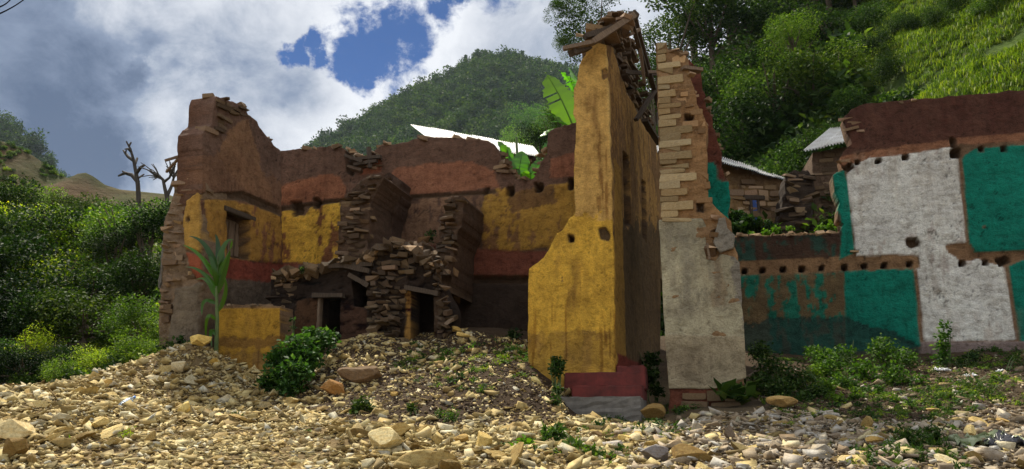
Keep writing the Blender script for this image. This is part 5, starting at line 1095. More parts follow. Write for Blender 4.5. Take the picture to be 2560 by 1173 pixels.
for px, Y, top, rad, kind, lab in (
    (110, 14.6, 690, 0.9, 'dark', 'deep shaded shrub between the two lit shrubs'), (230, 14.6, 680, 1.1, 'dark', 'broad dark glossy shrub above the rubble'), (345, 14.0, 705, 0.75, 'mid', 'fresh green broad leaved shrub left of the stone end wall'), (375, 13.6, 760, 0.55, 'mid', 'small fresh green shrub touching the end wall'),
    (80, 13.6, 800, 0.62, 'yel', 'yellow fern like shrub at lower left'), (10, 13.2, 850, 0.6, 'mid', 'bright low shrub at the far left edge'), (170, 13.2, 845, 0.5, 'dark', 'low bramble with bare twigs above the stones'), (250, 13.0, 850, 0.5, 'yel', 'sunny low shrub directly behind the rubble heap'), (330, 12.9, 835, 0.5, 'mid', 'low leafy shrub left of the heap of pale stones'),
    (385, 12.8, 845, 0.35, 'mid', 'little shrub at the foot of the end wall'), (60, 12.6, 900, 0.5, 'dark', 'dark low shrub just behind the leftmost stones'), (-40, 12.4, 870, 0.6, 'dark', 'dark shrub cut by the left picture edge'), (140, 12.4, 905, 0.4, 'mid', 'small ground hugging shrub above the stones')):
    left_tree(px, Y, top, rad, kind, lab, 'thicket_shrub')
SHR = [leaf_mesh('low_shrub_shape', blob_points(260, [(0, 0, 0.2, 0.5), (0.3, 0.1, 0.15, 0.4), (-0.3, -0.1, 0.2, 0.4)], 0.6, np.random.default_rng(800 + i)), 0.16, m, r=np.random.default_rng(810 + i)) for i, m in enumerate((ML_DARK, ML_MID, ML_MID, ML_YEL))]
g = np.random.default_rng(9); x = g.uniform(-48, -6, 7000); y = g.uniform(17.5, 62, 7000); z = nearleft_z(x, y); k = (fbm(x * 0.25, y * 0.25, 4, 81) + 0.10 - 0.12 * sstep(y, 30, 55) > -0.06)
scatter('hill_undergrowth', np.stack([x, y, z], -1)[k], (g.uniform(0.6, 1.3, len(x)) * (1 - 0.55 * sstep(y, 30, 50)))[k], SHR, label='patchy undergrowth over the earthy hill on the left', cat='undergrowth')
x = g.uniform(-9, -4.5, 380); y = g.uniform(12.3, 18, 380); px_, _ = proj(x, y, gz(x, y)); k = px_ < 405
scatter('thicket_undergrowth', np.stack([x, y, gz(x, y)], -1)[k], g.uniform(0.2, 0.45, k.sum()), SHR, label='leafy undergrowth below the thicket at lower left', cat='undergrowth')
# grass and undergrowth on the right hillside
def tuft(seed, n=40, mat=ML_GRASS, h=1.0, w=0.05):
    g = np.random.default_rng(seed); B = Bag(); p = g.normal(0, 0.33, (n, 2)); a = g.uniform(0, 6.28, n); l = h * g.uniform(.5, 1.1, n); b = g.uniform(0.15, .75, n)
    for i in range(n):
        dx, dy = math.cos(a[i]), math.sin(a[i]); s = np.array([-dy, dx, 0]) * w; o = np.array([p[i, 0], p[i, 1], 0]); m = o + np.array([dx * b[i] * .3, dy * b[i] * .3, .6]) * l[i]; t = o + np.array([dx * b[i], dy * b[i], .9 - b[i] * .3]) * l[i]
        B.add([o - s, o + s, m + s * .7, m - s * .7, t], [(0, 1, 2, 3)], [(3, 2, 4)])
    return B.mesh('grass_tuft_shape', mat)
TUF = [tuft(820 + i) for i in range(4)]
g = np.random.default_rng(10); n = 170000; x = g.uniform(7, 60, n); y = 15.2 + 47 * g.random(n) ** 1.3; z = hill_z(x, y); px_, py_ = proj(x, y, z)
band = np.sin((0.4 * x - 0.2 * y) * 1.0 + fbm(x * 0.12, y * 0.12, 3, 51) * 7)
k = (px_ > 2080) & (px_ < 2700) & (py_ > -150) & (py_ < 320) & (band + fbm(x * .3, y * .3, 3, 83) * 2.6 > -0.10)
scatter('hillside_grass', np.stack([x, y, z], -1)[k], g.uniform(0.10, 0.26, k.sum()), TUF, label='bright sunlit grass on the terraced hillside', cat='grass')
n = 34000; x = g.uniform(3, 60, n); y = 15.5 + 55 * g.random(n) ** 1.2; z = hill_z(x, y); px_, py_ = proj(x, y, z); band = np.sin((0.4 * x - 0.2 * y) * 1.0 + fbm(x * 0.12, y * 0.12, 3, 51) * 7)
k = (px_ > 1560) & (px_ < 2700) & ((band < 0.12) | ((px_ < 2120) & (g.random(n) < .3)))
scatter('hillside_undergrowth', np.stack([x, y, z], -1)[k], (g.uniform(0.5, 1.1, len(x)) + (px_ < 2120) * g.uniform(.2, 1.6, len(x)) * np.clip((y - 18) / 8, 0, 1) + (px_ > 2120) * (band < -0.2) * 0.5)[k], SHR[:2] + SHR[:1], label='dark undergrowth between trees and terraces of the hillside', cat='undergrowth')
g = np.random.default_rng(12); n = 700; x = g.uniform(-7.5, 3, n); y = g.uniform(19.5, 28, n); z = bank(x, y); k = fbm(x * .7, y * .7, 3, 85) > 0.02
scatter('bank_undergrowth', np.stack([x, y, z], -1)[k], g.uniform(0.2, 0.45, k.sum()), SHR, label='weeds on the spoil bank behind the back wall', cat='weeds')

for px, Y, top, rad, kind, lab in ((20, 30, 425, 1.8, 'dark', 'dark tree higher up the slope at the left edge'), (95, 31, 440, 1.6, 'mid', 'mid green tree higher up the slope below the far ridge'), (165, 29, 462, 1.3, 'fine', 'twiggy dark tree in front of the rounded hump'), (235, 28, 476, 1.3, 'dark', 'dark tree at the right foot of the rounded hump'), (60, 25, 470, 1.5, 'yel', 'yellow green tree midway up the left slope'), (300, 26, 480, 1.2, 'dark', 'dark pointed tree just left of the dead pruned trunk'), (140, 24, 495, 1.3, 'dark', 'dark rounded tree midway up the left slope')):
    left_tree(px, Y, top, rad, kind, lab)
# dead trees
def limb_tree(name, label, cat, base, Y, limbs, mat):
    """limbs: pixel paths with radii; real tubes at their own distance"""
    rt = thing(name, label, cat, base)
    for i, (pts, rads, dy) in enumerate(limbs):
        P_ = [P3(px, py, Y + dy * j / max(1, len(pts) - 1)) - base for j, (px, py) in enumerate(pts)]
        V, Q = tube(P_, rads, 7); B = Bag(); B.add(V, Q); B.add([P_[-1] + Vector((0, 0, rads[-1]))] + [Vector(v) for v in V[-7:]], T=[(0, k + 1, (k + 1) % 7 + 1) for k in range(7)])
        link('trunk' if i == 0 else 'branch', B.mesh('limb', mat, True), rt, base)
    return rt
b0 = P3(352, 700, 20.6); b0.z = gz1(b0.x, b0.y)
limb_tree('dead_tree', 'black pollarded dead tree with stubby knobbed branches against the clouds', 'dead tree', b0, 20.6, [
    ([(352, 830), (356, 700), (350, 560), (345, 462), (340, 430), (334, 400), (326, 372), (316, 354)], [.085, .08, .07, .06, .05, .04, .03, .02], 0),
    ([(345, 455), (330, 438), (312, 433), (296, 440)], [.06, .055, .045, .025], .3), ([(316, 434), (306, 428)], [.035, .02], .1), ([(342, 432), (352, 418), (361, 413)], [.05, .04, .03], -.3),
    ([(334, 402), (320, 392), (313, 383), (308, 376)], [.045, .04, .035, .02], .3), ([(328, 380), (320, 372), (312, 373)], [.035, .03, .015], -.2), ([(338, 410), (343, 396)], [.035, .03], .2), ([(322, 366), (328, 356)], [.03, .02], 0), ([(346, 445), (360, 436)], [.03, .02], .2), ([(313, 384), (316, 375)], [.03, .015], 0)], M_DEAD)
b0 = P3(418, 700, 19.8); b0.z = gz1(b0.x, b0.y); rr = random.Random(3)
lm = [([(424, 830), (422, 600), (418, 495), (412, 470), (408, 450), (398, 440)], [.07, .06, .055, .045, .04, .03], 0), ([(418, 490), (428, 468), (434, 446), (445, 425)], [.05, .04, .03, .02], .3), ([(410, 455), (424, 444), (430, 425), (440, 410)], [.04, .03, .025, .012], -.3), ([(398, 440), (385, 436), (375, 430)], [.035, .025, .012], .2)]
for i in range(26):
    s = rr.choice([(398, 440), (408, 450), (388, 437), (428, 440), (434, 446), (404, 445)]); a = rr.uniform(2.0, 3.4) if s[0] < 415 else rr.uniform(0.7, 2.4); l = rr.uniform(20, 48)
    lm.append(([s, (s[0] + math.cos(a) * l * .5, s[1] - math.sin(a) * l * .5 - 3), (s[0] + math.cos(a) * l, s[1] - math.sin(a) * l)], [.019, .013, .009], rr.uniform(-.4, .4)))
limb_tree('bare_tree', 'bare tree with a fan of thin leafless twigs beside the end wall', 'dead tree', b0, 19.8, lm, M_DEAD)
o = thing('roof_timber', 'broken forked roof timber jutting from the left end wall into the sky', 'timber', P3(450, 400, 13.0))
plank('timber', P3(412, 402, 12.9), P3(458, 388, 13.0), 0.05, 0.04, M_WOOD, o); plank('timber', P3(452, 390, 12.95), P3(416, 430, 13.3), 0.04, 0.035, M_WOOD, o)

# banana plants
def big_leaf(parent, base, tip, width, sag=0.1, seed=1, mat=ML_BAN, tear=0.35, face=None, name='leaf', nseg=34, fold=0.18, tint=None):
    r = random.Random(seed); base = Vector(base); tip = Vector(tip); d = tip - base; l = d.length; dn = d.normalized()
    f = Vector(face or (0, -1, 0.25)).normalized(); side = dn.cross(f).normalized(); f = side.cross(dn).normalized()
    rl = root_loc(parent); V = []; Q = []
    for i in range(nseg + 1):
        t = i / nseg; c = base + d * t + f * (math.sin(t * math.pi) * sag) - Vector((0, 0, 1)) * sag * t * t * .5
        w = width * (math.sin(min(1, t * 1.02 + 0.04) * math.pi) ** 0.55) if t < .98 else width * .05
        for s in (-1, -0.5, 0, 0.5, 1):
            ww = w * s * (1 - (tear * r.random() if abs(s) == 1 else 0)); V.append(c + side * ww - f * abs(s) * w * fold + f * r.uniform(-.01, .01) - rl)
    cuts = {i: r.choice((-1, 1)) for i in range(3, nseg - 2) if r.random() < tear * .16}
    for i in range(nseg):
        for j in range(4):
            if i in cuts and (j < 2) == (cuts[i] < 0): continue
            Q.append((i * 5 + j, i * 5 + j + 1, (i + 1) * 5 + j + 1, (i + 1) * 5 + j))
    B = Bag(); B.add(V, Q)
    V2, Q2 = tube([base + d * t + f * (math.sin(t * math.pi) * sag + .008) - Vector((0, 0, 1)) * sag * t * t * .5 - rl for t in (0, .25, .5, .75, .97)], [width * .06, width * .05, width * .04, width * .025, width * .01], 5); B.add(V2, Q2)
    o = link(name, B.mesh('leaf', mat, True), parent); 
    if tint: o.color = (*tint, 1)
    return o
M_STEM = m_simple('green_stem', (0.06, 0.10, 0.03), (0.12, 0.17, 0.05), 8, 0.6)
q = P3(1412, 420, 16.2); b1 = thing('banana_plant', 'tall banana plant with one huge bright leaf rising beside the yellow corner wall', 'banana plant', (q.x, 16.2, 3.1))
V, Q = tube([Vector((q.x, 16.2, 3.1)), P3(1415, 500, 16.2), P3(1424, 340, 16.3)], [.12, .09, .05], 8); B = Bag(); B.add(V, Q); link('stem', B.mesh('stem', M_STEM, True, off=tuple(root_loc(b1))), b1)
big_leaf(b1, P3(1434, 318, 16.2), P3(1364, 176, 16.4), 0.36, 0.10, 1, tear=0.3, tint=(.85, .72, 0.35))
big_leaf(b1, P3(1440, 300, 16.7), P3(1420, 158, 17.2), 0.26, 0.2, 2, tear=0.6, face=(0.6, -0.3, 0.7), tint=(1.1, 1.2, 1.3))
big_leaf(b1, P3(1440, 262, 16.9), P3(1398, 168, 16.6), 0.20, 0.15, 3, tear=0.8, face=(-0.2, -0.2, 1), tint=(1.1, 1.2, 1.3))
big_leaf(b1, P3(1425, 345, 16.5), P3(1330, 275, 16.2), 0.20, 0.25, 4, tear=0.9, face=(0.1, -0.3, 1))
big_leaf(b1, P3(1420, 350, 16.4), P3(1345, 335, 16.0), 0.20, 0.2, 5, tear=0.7, face=(0.0, -0.5, 1))
big_leaf(b1, P3(1425, 340, 16.3), P3(1352, 380, 15.9), 0.22, 0.2, 6, tear=0.5, face=(0.3, -0.8, .5), tint=(.5, .6, .7))
big_leaf(b1, P3(1430, 330, 16.3), P3(1376, 300, 15.9), 0.14, 0.1, 8, tear=0.9, face=(0, -.4, 1))
q = P3(1300, 520, 15.9); b2 = thing('banana_plant', 'small banana plant in the notch of the back wall with short upright leaves', 'banana plant', (q.x, 15.9, 3.1))
V, Q = tube([Vector((q.x, 15.9, 3.1)), P3(1303, 500, 15.9), P3(1308, 440, 15.9)], [.09, .08, .05], 8); B = Bag(); B.add(V, Q); link('stem', B.mesh('stem', M_STEM, True, off=tuple(root_loc(b2))), b2)
big_leaf(b2, P3(1296, 444, 15.8), P3(1306, 372, 15.9), 0.21, 0.05, 11, tear=.15, tint=(.8, .85, .8)); big_leaf(b2, P3(1322, 446, 15.8), P3(1356, 394, 15.8), 0.13, 0.04, 12, tear=.15)
big_leaf(b2, P3(1312, 450, 15.7), P3(1322, 424, 15.5), 0.10, 0.04, 13, tear=.1, tint=(1.4, 1.3, .8)); big_leaf(b2, P3(1286, 440, 16), P3(1274, 385, 16.1), 0.10, 0.06, 14, tear=.6, face=(-.6, -.5, .5)); big_leaf(b2, P3(1290, 420, 16.2), P3(1242, 345, 16.3), 0.12, 0.12, 15, tear=.4, tint=(.6, .7, .7)); big_leaf(b2, P3(1270, 386, 16.2), P3(1248, 362, 15.9), 0.11, 0.05, 16, tear=.2, tint=(1.3, 1.2, .7))
V, Q = tube([P3(1293, 390, 16.3), P3(1291, 344, 16.3)], [.03, .02], 6); B = Bag(); B.add(V, Q); link('furled_leaf', B.mesh('furled', M_STEM, True, off=tuple(root_loc(b2))), b2)

# corn plant in front of the end wall
cb = g_at(540, 12.25); cp = thing('corn_plant', 'tall corn plant with long drooping leaves left of the low yellow wall', 'corn plant', cb)
V, Q = tube([cb, P3(543, 800, 12.2), P3(541, 700, 12.2), P3(545, 640, 12.2)], [.035, .03, .022, .01], 7); B = Bag(); B.add(V, Q); link('stalk', B.mesh('stalk', M_STEM, True, off=tuple(cb)), cp)
def arch_leaf(parent, pts, width, seed, mat=ML_BAN, tint=None):
    rl = root_loc(parent); P_ = [Vector(p) for p in pts]; n = 12; V = []; Q = []
    def bez(t):
        a = P_[0].lerp(P_[1], t); b = P_[1].lerp(P_[2], t); return a.lerp(b, t)
    for i in range(n + 1):
        t = i / n; c = bez(t); d = (bez(min(1, t + .02)) - bez(max(0, t - .02))).normalized(); sd_ = d.cross(Vector((.25, -.8, .55))).normalized(); nn = sd_.cross(d)
        w = width * (1 - t) ** .6 * min(1, t * 5 + .3)
        V += [c - sd_ * w - nn * w * .3 - rl, c - rl, c + sd_ * w - nn * w * .3 - rl]
    for i in range(n):
        for j in range(2): Q.append((i * 3 + j, i * 3 + j + 1, i * 3 + j + 4, i * 3 + j + 3))
    B = Bag(); B.add(V, Q); o = link('leaf', B.mesh('leaf', mat, True), parent)
    if tint: o.color = (*tint, 1)
for i, (a, m, b, w) in enumerate((((545, 660), (560, 590), (583, 600), .05), ((543, 680), (520, 590), (470, 590), .055), ((542, 700), (505, 625), (456, 612), .05), ((543, 690), (575, 640), (580, 600), .06), ((545, 660), (548, 600), (538, 585), .05), ((542, 720), (500, 660), (462, 668), .045), ((543, 735), (570, 660), (575, 625), .05),
    ((541, 760), (500, 730), (505, 790), .045), ((542, 745), (520, 680), (490, 700), .05), ((541, 800), (510, 760), (515, 850), .045), ((543, 780), (575, 730), (560, 690), .045), ((541, 840), (520, 800), (530, 870), .04), ((544, 700), (560, 640), (556, 620), .06), ((544, 720), (535, 640), (512, 625), .05))):
    arch_leaf(cp, (P3(*a, 12.2), P3(*m, 12.15 - .3 * ((i * 3) % 4 - 1.5) * .5), P3(*b, 12.1 - .2 * ((i * 5) % 4 - 1.5))), w, i, ML_BAN, [(.5, .5, .4), (.35, .4, .3), (.8, .8, .5)][i % 3])

# weeds and bushes near the walls: blobs given by pixel, distance and pixel radius
def px_bush(name, label, cat, blobs, n, leaf, mat, group=None, stems=14, narrow=False, tint=None, seed=1, updir=.5):
    B_ = []
    for px, py, Y, rp in blobs:
        p = P3(px, py, Y); B_.append((p.x, p.y, p.z, rp / F * Y))
    B_ = np.array(B_); cx, cy = B_[:, 0].mean(), B_[:, 1].mean(); base = Vector((cx, cy, gz1(cx, cy))); g = np.random.default_rng(seed)
    rt = thing(name, label, cat, base, group); B2 = B_.copy(); B2[:, :3] -= np.array(base)
    pts = blob_points(n, B2, 0.45, g); gr = gz(pts[:, 0] + base.x, pts[:, 1] + base.y) - base.z if 1 else None; pts = pts[pts[:, 2] > gr - 0.02]
    o = link('foliage', leaf_mesh('foliage', pts, leaf, mat, narrow=narrow, r=g, updir=updir), rt, base)
    if tint: o.color = (*tint, 1)
    S = Bag()
    for i in range(stems):
        b = B2[g.integers(len(B2))]; tp = Vector(b[:3]) + Vector(g.normal(0, 1, 3)) * b[3] * .5; s = Vector((b[0] * .7 + g.normal(0, .04), b[1] * .7 + g.normal(0, .04), -0.05)); s.z = gz1(s.x + base.x, s.y + base.y) - base.z - .05
        V, Q = tube([s, s.lerp(tp, .6) + Vector((0, 0, .04)), tp], [.010, .007, .003], 4); S.add(V, Q)
    if stems: link('stems', S.mesh('stems', M_STEM), rt, base)
    return rt
px_bush('leafy_bush', 'broad leaved green bush growing against the right edge of the low yellow wall', 'bush', [(745, 880, 11.3, 52), (800, 855, 11.6, 38), (700, 900, 11.3, 40), (690, 945, 11.0, 38), (740, 935, 10.9, 46), (820, 845, 11.9, 28), (668, 960, 11.0, 22), (770, 900, 11.2, 40), (720, 970, 10.8, 30), (775, 835, 11.6, 22)], 3600, 0.085, ML_MID, seed=1, stems=24, tint=(1.2, 1.35, 1.2))
px_bush('seedling', 'thin pale seedling standing behind the leafy bush', 'plant', [(732, 800, 12.2, 7), (731, 820, 12.2, 8)], 26, 0.06, ML_MID, seed=2, stems=3)
px_bush('grass_clump', 'bright green grassy clump on the earth mound left of the yellow corner', 'weeds', [(1180, 890, 12.0, 40), (1240, 880, 12.2, 40), (1120, 895, 11.8, 30), (1285, 885, 11.8, 30), (1310, 910, 11.5, 22)], 2200, 0.07, ML_MID, seed=3, narrow=True, stems=0, updir=1.5, tint=(1.9, 2.0, 1.3))
px_bush('leafy_weed', 'small leafy weed at the back of the earth mound beside the dark wall', 'weed', [(1285, 838, 12.4, 20), (1262, 850, 12.4, 12)], 130, 0.075, ML_DARK, seed=4, stems=5)
px_bush('leafy_weed', 'sprawling weed on the middle of the dark earth mound', 'weed', [(1150, 960, 10.6, 32), (1120, 975, 10.5, 20), (1185, 975, 10.4, 22), (1140, 930, 11, 18)], 420, 0.065, ML_DARK, seed=5, stems=10)
px_bush('leafy_weed', 'dark weed clump low on the left of the earth mound', 'weed', [(908, 1015, 9.6, 28), (885, 1030, 9.5, 14)], 260, 0.065, ML_DARK, seed=6, stems=8)
px_bush('leafy_weed', 'small bright weed in front of the earth mound, among pebbles', 'weed', [(1130, 1040, 9.0, 24), (1100, 1035, 9.1, 14)], 220, 0.055, ML_MID, seed=7, narrow=True, stems=6)
px_bush('leafy_weed', 'little weed left of the small bright weed on the mound foot', 'weed', [(1030, 1020, 9.4, 14)], 90, 0.05, ML_DARK, seed=8, stems=4)
px_bush('leafy_weed', 'dark weed sprouting at the foot of the yellow corner wall', 'weed', [(1392, 905, 10.75, 20), (1392, 925, 10.7, 22)], 240, 0.07, ML_DARK, seed=9, stems=8, tint=(.8, .9, 1))
px_bush('leafy_weed', 'sparse weed climbing over stones beside the concrete step', 'weed', [(1395, 975, 10.1, 16), (1390, 1000, 9.9, 16)], 150, 0.055, ML_DARK, seed=10, stems=6)
px_bush('fern_clump', 'feathery fern clump in the foreground centre', 'fern', [(1385, 1085, 7.6, 28), (1375, 1110, 7.5, 24)], 420, 0.09, ML_MID, seed=11, narrow=True, stems=8, updir=1.2)
px_bush('leafy_weed', 'bright leafy weed left of the fern clump at the bottom edge', 'weed', [(1310, 1120, 7.2, 26), (1318, 1150, 7.0, 24)], 240, 0.07, ML_YEL, seed=12, stems=8, tint=(.7, .9, .8))
px_bush('leafy_weed', 'wide patch of pointed leaves right of the fern clump at the bottom edge', 'weed', [(1430, 1130, 7.0, 36), (1480, 1145, 6.9, 34), (1400, 1160, 6.8, 30), (1520, 1160, 6.8, 24)], 800, 0.062, ML_MID, seed=13, stems=12, updir=1)
px_bush('leafy_weed', 'thin weed among stones in front of the concrete step', 'weed', [(1500, 1065, 8.8, 16), (1575, 1085, 8.6, 18)], 160, 0.05, ML_DARK, seed=14, stems=6)
px_bush('heart_leaf_plant', 'dark plant with large heart shaped leaves below the grey render slab', 'plant', [(1815, 985, 10.5, 22), (1850, 990, 10.5, 24), (1870, 970, 10.6, 16)], 60, 0.2, ML_DARK, seed=15, stems=0, tint=(.8, .9, .9))
px_bush('dark_bush', 'dense shaded bush right of the grey render slab', 'bush', [(1930, 920, 12.0, 46), (1900, 880, 12.6, 34), (1985, 950, 11.4, 46), (1950, 980, 11, 44), (2040, 985, 10.9, 40), (2010, 1005, 10.6, 34), (1900, 960, 11.2, 34)], 3400, 0.055, ML_DARK, seed=16, stems=20, tint=(.7, .8, .85))
px_bush('weed_bank', 'tall sunlit weeds growing in front of the green wall', 'weeds', [(2060, 900, 12.5, 40), (2110, 890, 12.6, 36), (2210, 880, 12.8, 44), (2260, 900, 12.4, 38), (2160, 930, 12, 44), (2230, 945, 11.6, 46), (2110, 960, 11.4, 40), (2290, 960, 11.5, 36), (2030, 880, 13, 24), (2185, 985, 11, 34), (2200, 855, 13, 20), (2080, 920, 12, 36)], 5200, 0.055, ML_MID, seed=17, stems=40, tint=(1.7, 1.7, 1.1))
px_bush('weed_bank', 'yellow green weeds between the dark bush and the tall sunlit weeds', 'weeds', [(2040, 930, 12, 30), (2090, 1010, 10.6, 36), (2140, 1005, 10.6, 30), (2060, 970, 11.2, 30)], 1500, 0.05, ML_YEL, seed=18, stems=14, tint=(1.1, 1.15, .9))
px_bush('tall_weed', 'single tall upright weed in front of the white painted wall', 'weed', [(2362, 815, 12.6, 13), (2360, 840, 12.6, 18), (2358, 868, 12.6, 22), (2356, 895, 12.6, 22)], 420, 0.07, ML_MID, seed=19, stems=9, tint=(1.2, 1.3, 1.0))
px_bush('leafy_weed', 'low weed right of the single tall weed by the plinth', 'weed', [(2430, 895, 12.4, 22), (2400, 905, 12.3, 18)], 200, 0.05, ML_DARK, seed=20, stems=7)
px_bush('weed_bank', 'straggly weeds on the earth right of the tall sunlit weeds', 'weeds', [(2420, 960, 10.8, 40), (2480, 985, 10.2, 40), (2370, 990, 10.2, 34), (2330, 1000, 10.2, 26), (2540, 900, 12.4, 30)], 1300, 0.045, ML_DARK, seed=21, narrow=True, stems=20, updir=1.2, tint=(1.7, 1.6, 1.1))
px_bush('grassy_bush', 'feathery grassy bush at the bottom edge below the tall weeds', 'bush', [(2280, 1110, 7.4, 50), (2240, 1140, 7.1, 44), (2330, 1130, 7.2, 44), (2200, 1160, 6.9, 40), (2360, 1160, 6.9, 44), (2290, 1160, 6.9, 50), (2330, 1085, 7.6, 26)], 4200, 0.06, ML_DARK, seed=22, narrow=True, stems=24, updir=1.4, tint=(1.9, 1.8, 1.1))
px_bush('hut_bush', 'dark bush hiding the foot of the ochre stone hut', 'bush', [(1870, 560, 17.5, 26), (1840, 545, 17.8, 24), (1910, 570, 17.5, 24), (1935, 575, 17.4, 16), (1850, 575, 17.4, 26)], 1500, 0.12, ML_DARK, seed=23, stems=6, tint=(.8, .9, .8))
px_bush('wall_top_weeds', 'bright weeds growing along the top of the low broken wall', 'weeds', [(1915, 582, 15.1, 12), (1940, 578, 15.1, 12), (1975, 572, 15.1, 11), (2050, 570, 15.0, 12), (2075, 568, 15.0, 12), (1880, 586, 15.1, 8), (2095, 572, 15, 10)], 800, 0.05, ML_YEL, seed=24, stems=0, tint=(.8, 1, .8))
px_bush('wall_top_weeds', 'small leafy sprig growing on the fallen floor timbers', 'weed', [(1078, 588, 13.6, 14), (1070, 600, 13.5, 10)], 130, 0.06, ML_DARK, seed=25, stems=0)
px_bush('wall_top_weeds', 'tiny tuft on top of the storeroom wall stones', 'weed', [(768, 668, 13.0, 11), (755, 676, 13.0, 8)], 110, 0.05, ML_MID, seed=26, stems=0)
px_bush('wall_foot_plant', 'few broad leaves at the foot of the stone end wall', 'plant', [(450, 862, 12.2, 20), (428, 868, 12.3, 14), (475, 868, 12.2, 12)], 110, 0.10, ML_DARK, seed=27, stems=0)
px_bush('leafy_weed', 'tiny weed between yellow corner and the grey slab, on stones', 'weed', [(1600, 1075, 8.9, 18), (1640, 1060, 9.3, 20), (1560, 1080, 8.8, 12)], 260, 0.045, ML_DARK, seed=28, stems=5)
px_bush('gap_weeds', 'dark weeds filling the narrow gap between yellow corner and grey slab', 'weeds', [(1630, 900, 12.6, 24), (1625, 940, 12.0, 26), (1640, 975, 11.5, 20)], 700, 0.07, ML_DARK, seed=29, stems=8, tint=(.5, .6, .6))

WD = [leaf_mesh('ground_weed_shape', blob_points(46, [(0, 0, 0.15, 0.5), (0.25, 0.1, 0.1, 0.35)], 0.4, np.random.default_rng(850 + i)), 0.30, m, narrow=i % 2 == 0, updir=1.2, r=np.random.default_rng(860 + i)) for i, m in enumerate((ML_YEL, ML_MID, ML_YEL, ML_MID, ML_DARK))]
g = np.random.default_rng(14); n = 9000; x = g.uniform(-4, 10, n); y = g.uniform(6.2, 14, n); z = gz(x, y); px_, py_ = proj(x, y, z); nn = fbm(x * .8, y * .8, 4, 87)
wz = sdf(px_, py_, [(1880, 860), (2750, 860), (2750, 1010), (2450, 1030), (2200, 1060), (1950, 1050), (1890, 1000)])[0] < 0; mz = sdf(px_, py_, [(960, 860), (1130, 850), (1320, 850), (1340, 960), (1200, 990), (1000, 950)])[0] < 0; cz_ = sdf(px_, py_, [(1480, 1040), (1760, 1000), (1760, 1090), (1600, 1120), (1480, 1100)])[0] < 0; fz = sdf(px_, py_, [(1280, 1080), (1620, 1080), (1620, 1200), (1280, 1200)])[0] < 0; dz_ = sdf(px_, py_, [(2120, 1050), (2420, 1040), (2440, 1200), (2120, 1200)])[0] < 0
pr_ = wz * (0.55 + nn * 2.2) + mz * (0.35 + nn * 1.5) + cz_ * 0.6 + fz * (0.12 + nn * .6) + dz_ * (0.5 + nn) + (y < 9) * 0.012; k = g.random(n) < pr_
scatter('ground_weeds', np.stack([x, y, z], -1)[k], (0.05 + 0.13 * g.random(n) ** 1.6)[k], WD, label='low weeds creeping over the earth in front of the ruins', cat='weeds')
# ------------------------------------------------------------ rubble
import re
def rock_mesh(name, seed, sx=1, sy=.8, sz=.6, sub=3, planes=9, mat=MS_RUB, rough=.03, lo=.55, hi=.9):
    r = random.Random(seed); bm = bmesh.new(); bmesh.ops.create_icosphere(bm, subdivisions=sub, radius=1.0)
    pl = []
    for i in range(planes):
        n = Vector((r.gauss(0, 1), r.gauss(0, 1), r.gauss(0, 1))).normalized(); pl.append((n, r.uniform(lo, hi)))
    o = Vector((r.uniform(0, 50), r.uniform(0, 50), 0))
    for v in bm.verts:
        for n, d in pl:
            q = v.co.dot(n)
            if q > d: v.co -= n * (q - d)
        k = float(fbm(np.array(v.co.x * 1.7 + o.x + v.co.z), np.array(v.co.y * 1.7 + o.y - v.co.z), 4, seed)); v.co *= 1 + k * rough * 6
        v.co = Vector((v.co.x * sx, v.co.y * sy, v.co.z * sz))
    me = bm_mesh(name, bm, mat); return me
RK = [rock_mesh('rock', 900 + i, 1, [.7, .85, .6][i % 3], [.25, .4, .55, .32][i % 4], 2, 13 + i % 4, lo=.32, hi=.68, rough=.012) for i in range(12)]
PALE_POLY = [(-200, 985), (60, 972), (180, 950), (260, 920), (330, 890), (400, 870), (470, 855), (545, 872), (650, 905), (710, 985), (760, 1030), (900, 1062), (1100, 1072), (1300, 1066), (1430, 1045), (1560, 1062), (1660, 1066), (1760, 1040), (2000, 1030), (2160, 1062), (2300, 1062), (2420, 1035), (2750, 1010), (2750, 1300), (-200, 1300)]
MOUND_POLY = [(640, 985), (740, 990), (830, 870), (930, 822), (1000, 840), (1130, 820), (1320, 850), (1330, 930), (1420, 985), (1420, 1050), (1300, 1070), (1100, 1078), (880, 1060), (740, 1040)]
SLAB_POLY = [(780, 910), (860, 850), (930, 815), (1010, 840), (940, 940), (860, 1000), (720, 1020), (690, 985)]
RIGHT_POLY = [(1880, 860), (2750, 860), (2750, 1020), (2400, 1045), (2150, 1065), (1900, 1040)]
BARE_RIGHT = [(2300, 930), (2750, 900), (2750, 1010), (2420, 1030), (2250, 990)]
FINE_POLY = [(170, 1120), (330, 1085), (520, 1062), (760, 1062), (840, 1110), (860, 1300), (-200, 1300), (-200, 1172), (100, 1160)]
def inside(px, py, poly): return sdf(px, py, poly)[0] < 0
def density(px, py):
    d = np.zeros_like(px); d = np.where(inside(px, py, PALE_POLY), 1.0, d); m = inside(px, py, MOUND_POLY); d = np.where(m & (d == 0), 0.55, d)
    d = np.where(inside(px, py, SLAB_POLY), 0.9, d); d = np.where(inside(px, py, RIGHT_POLY) & (d == 0), 0.10, d); d = np.where(inside(px, py, BARE_RIGHT), 0.22, d)
    return d
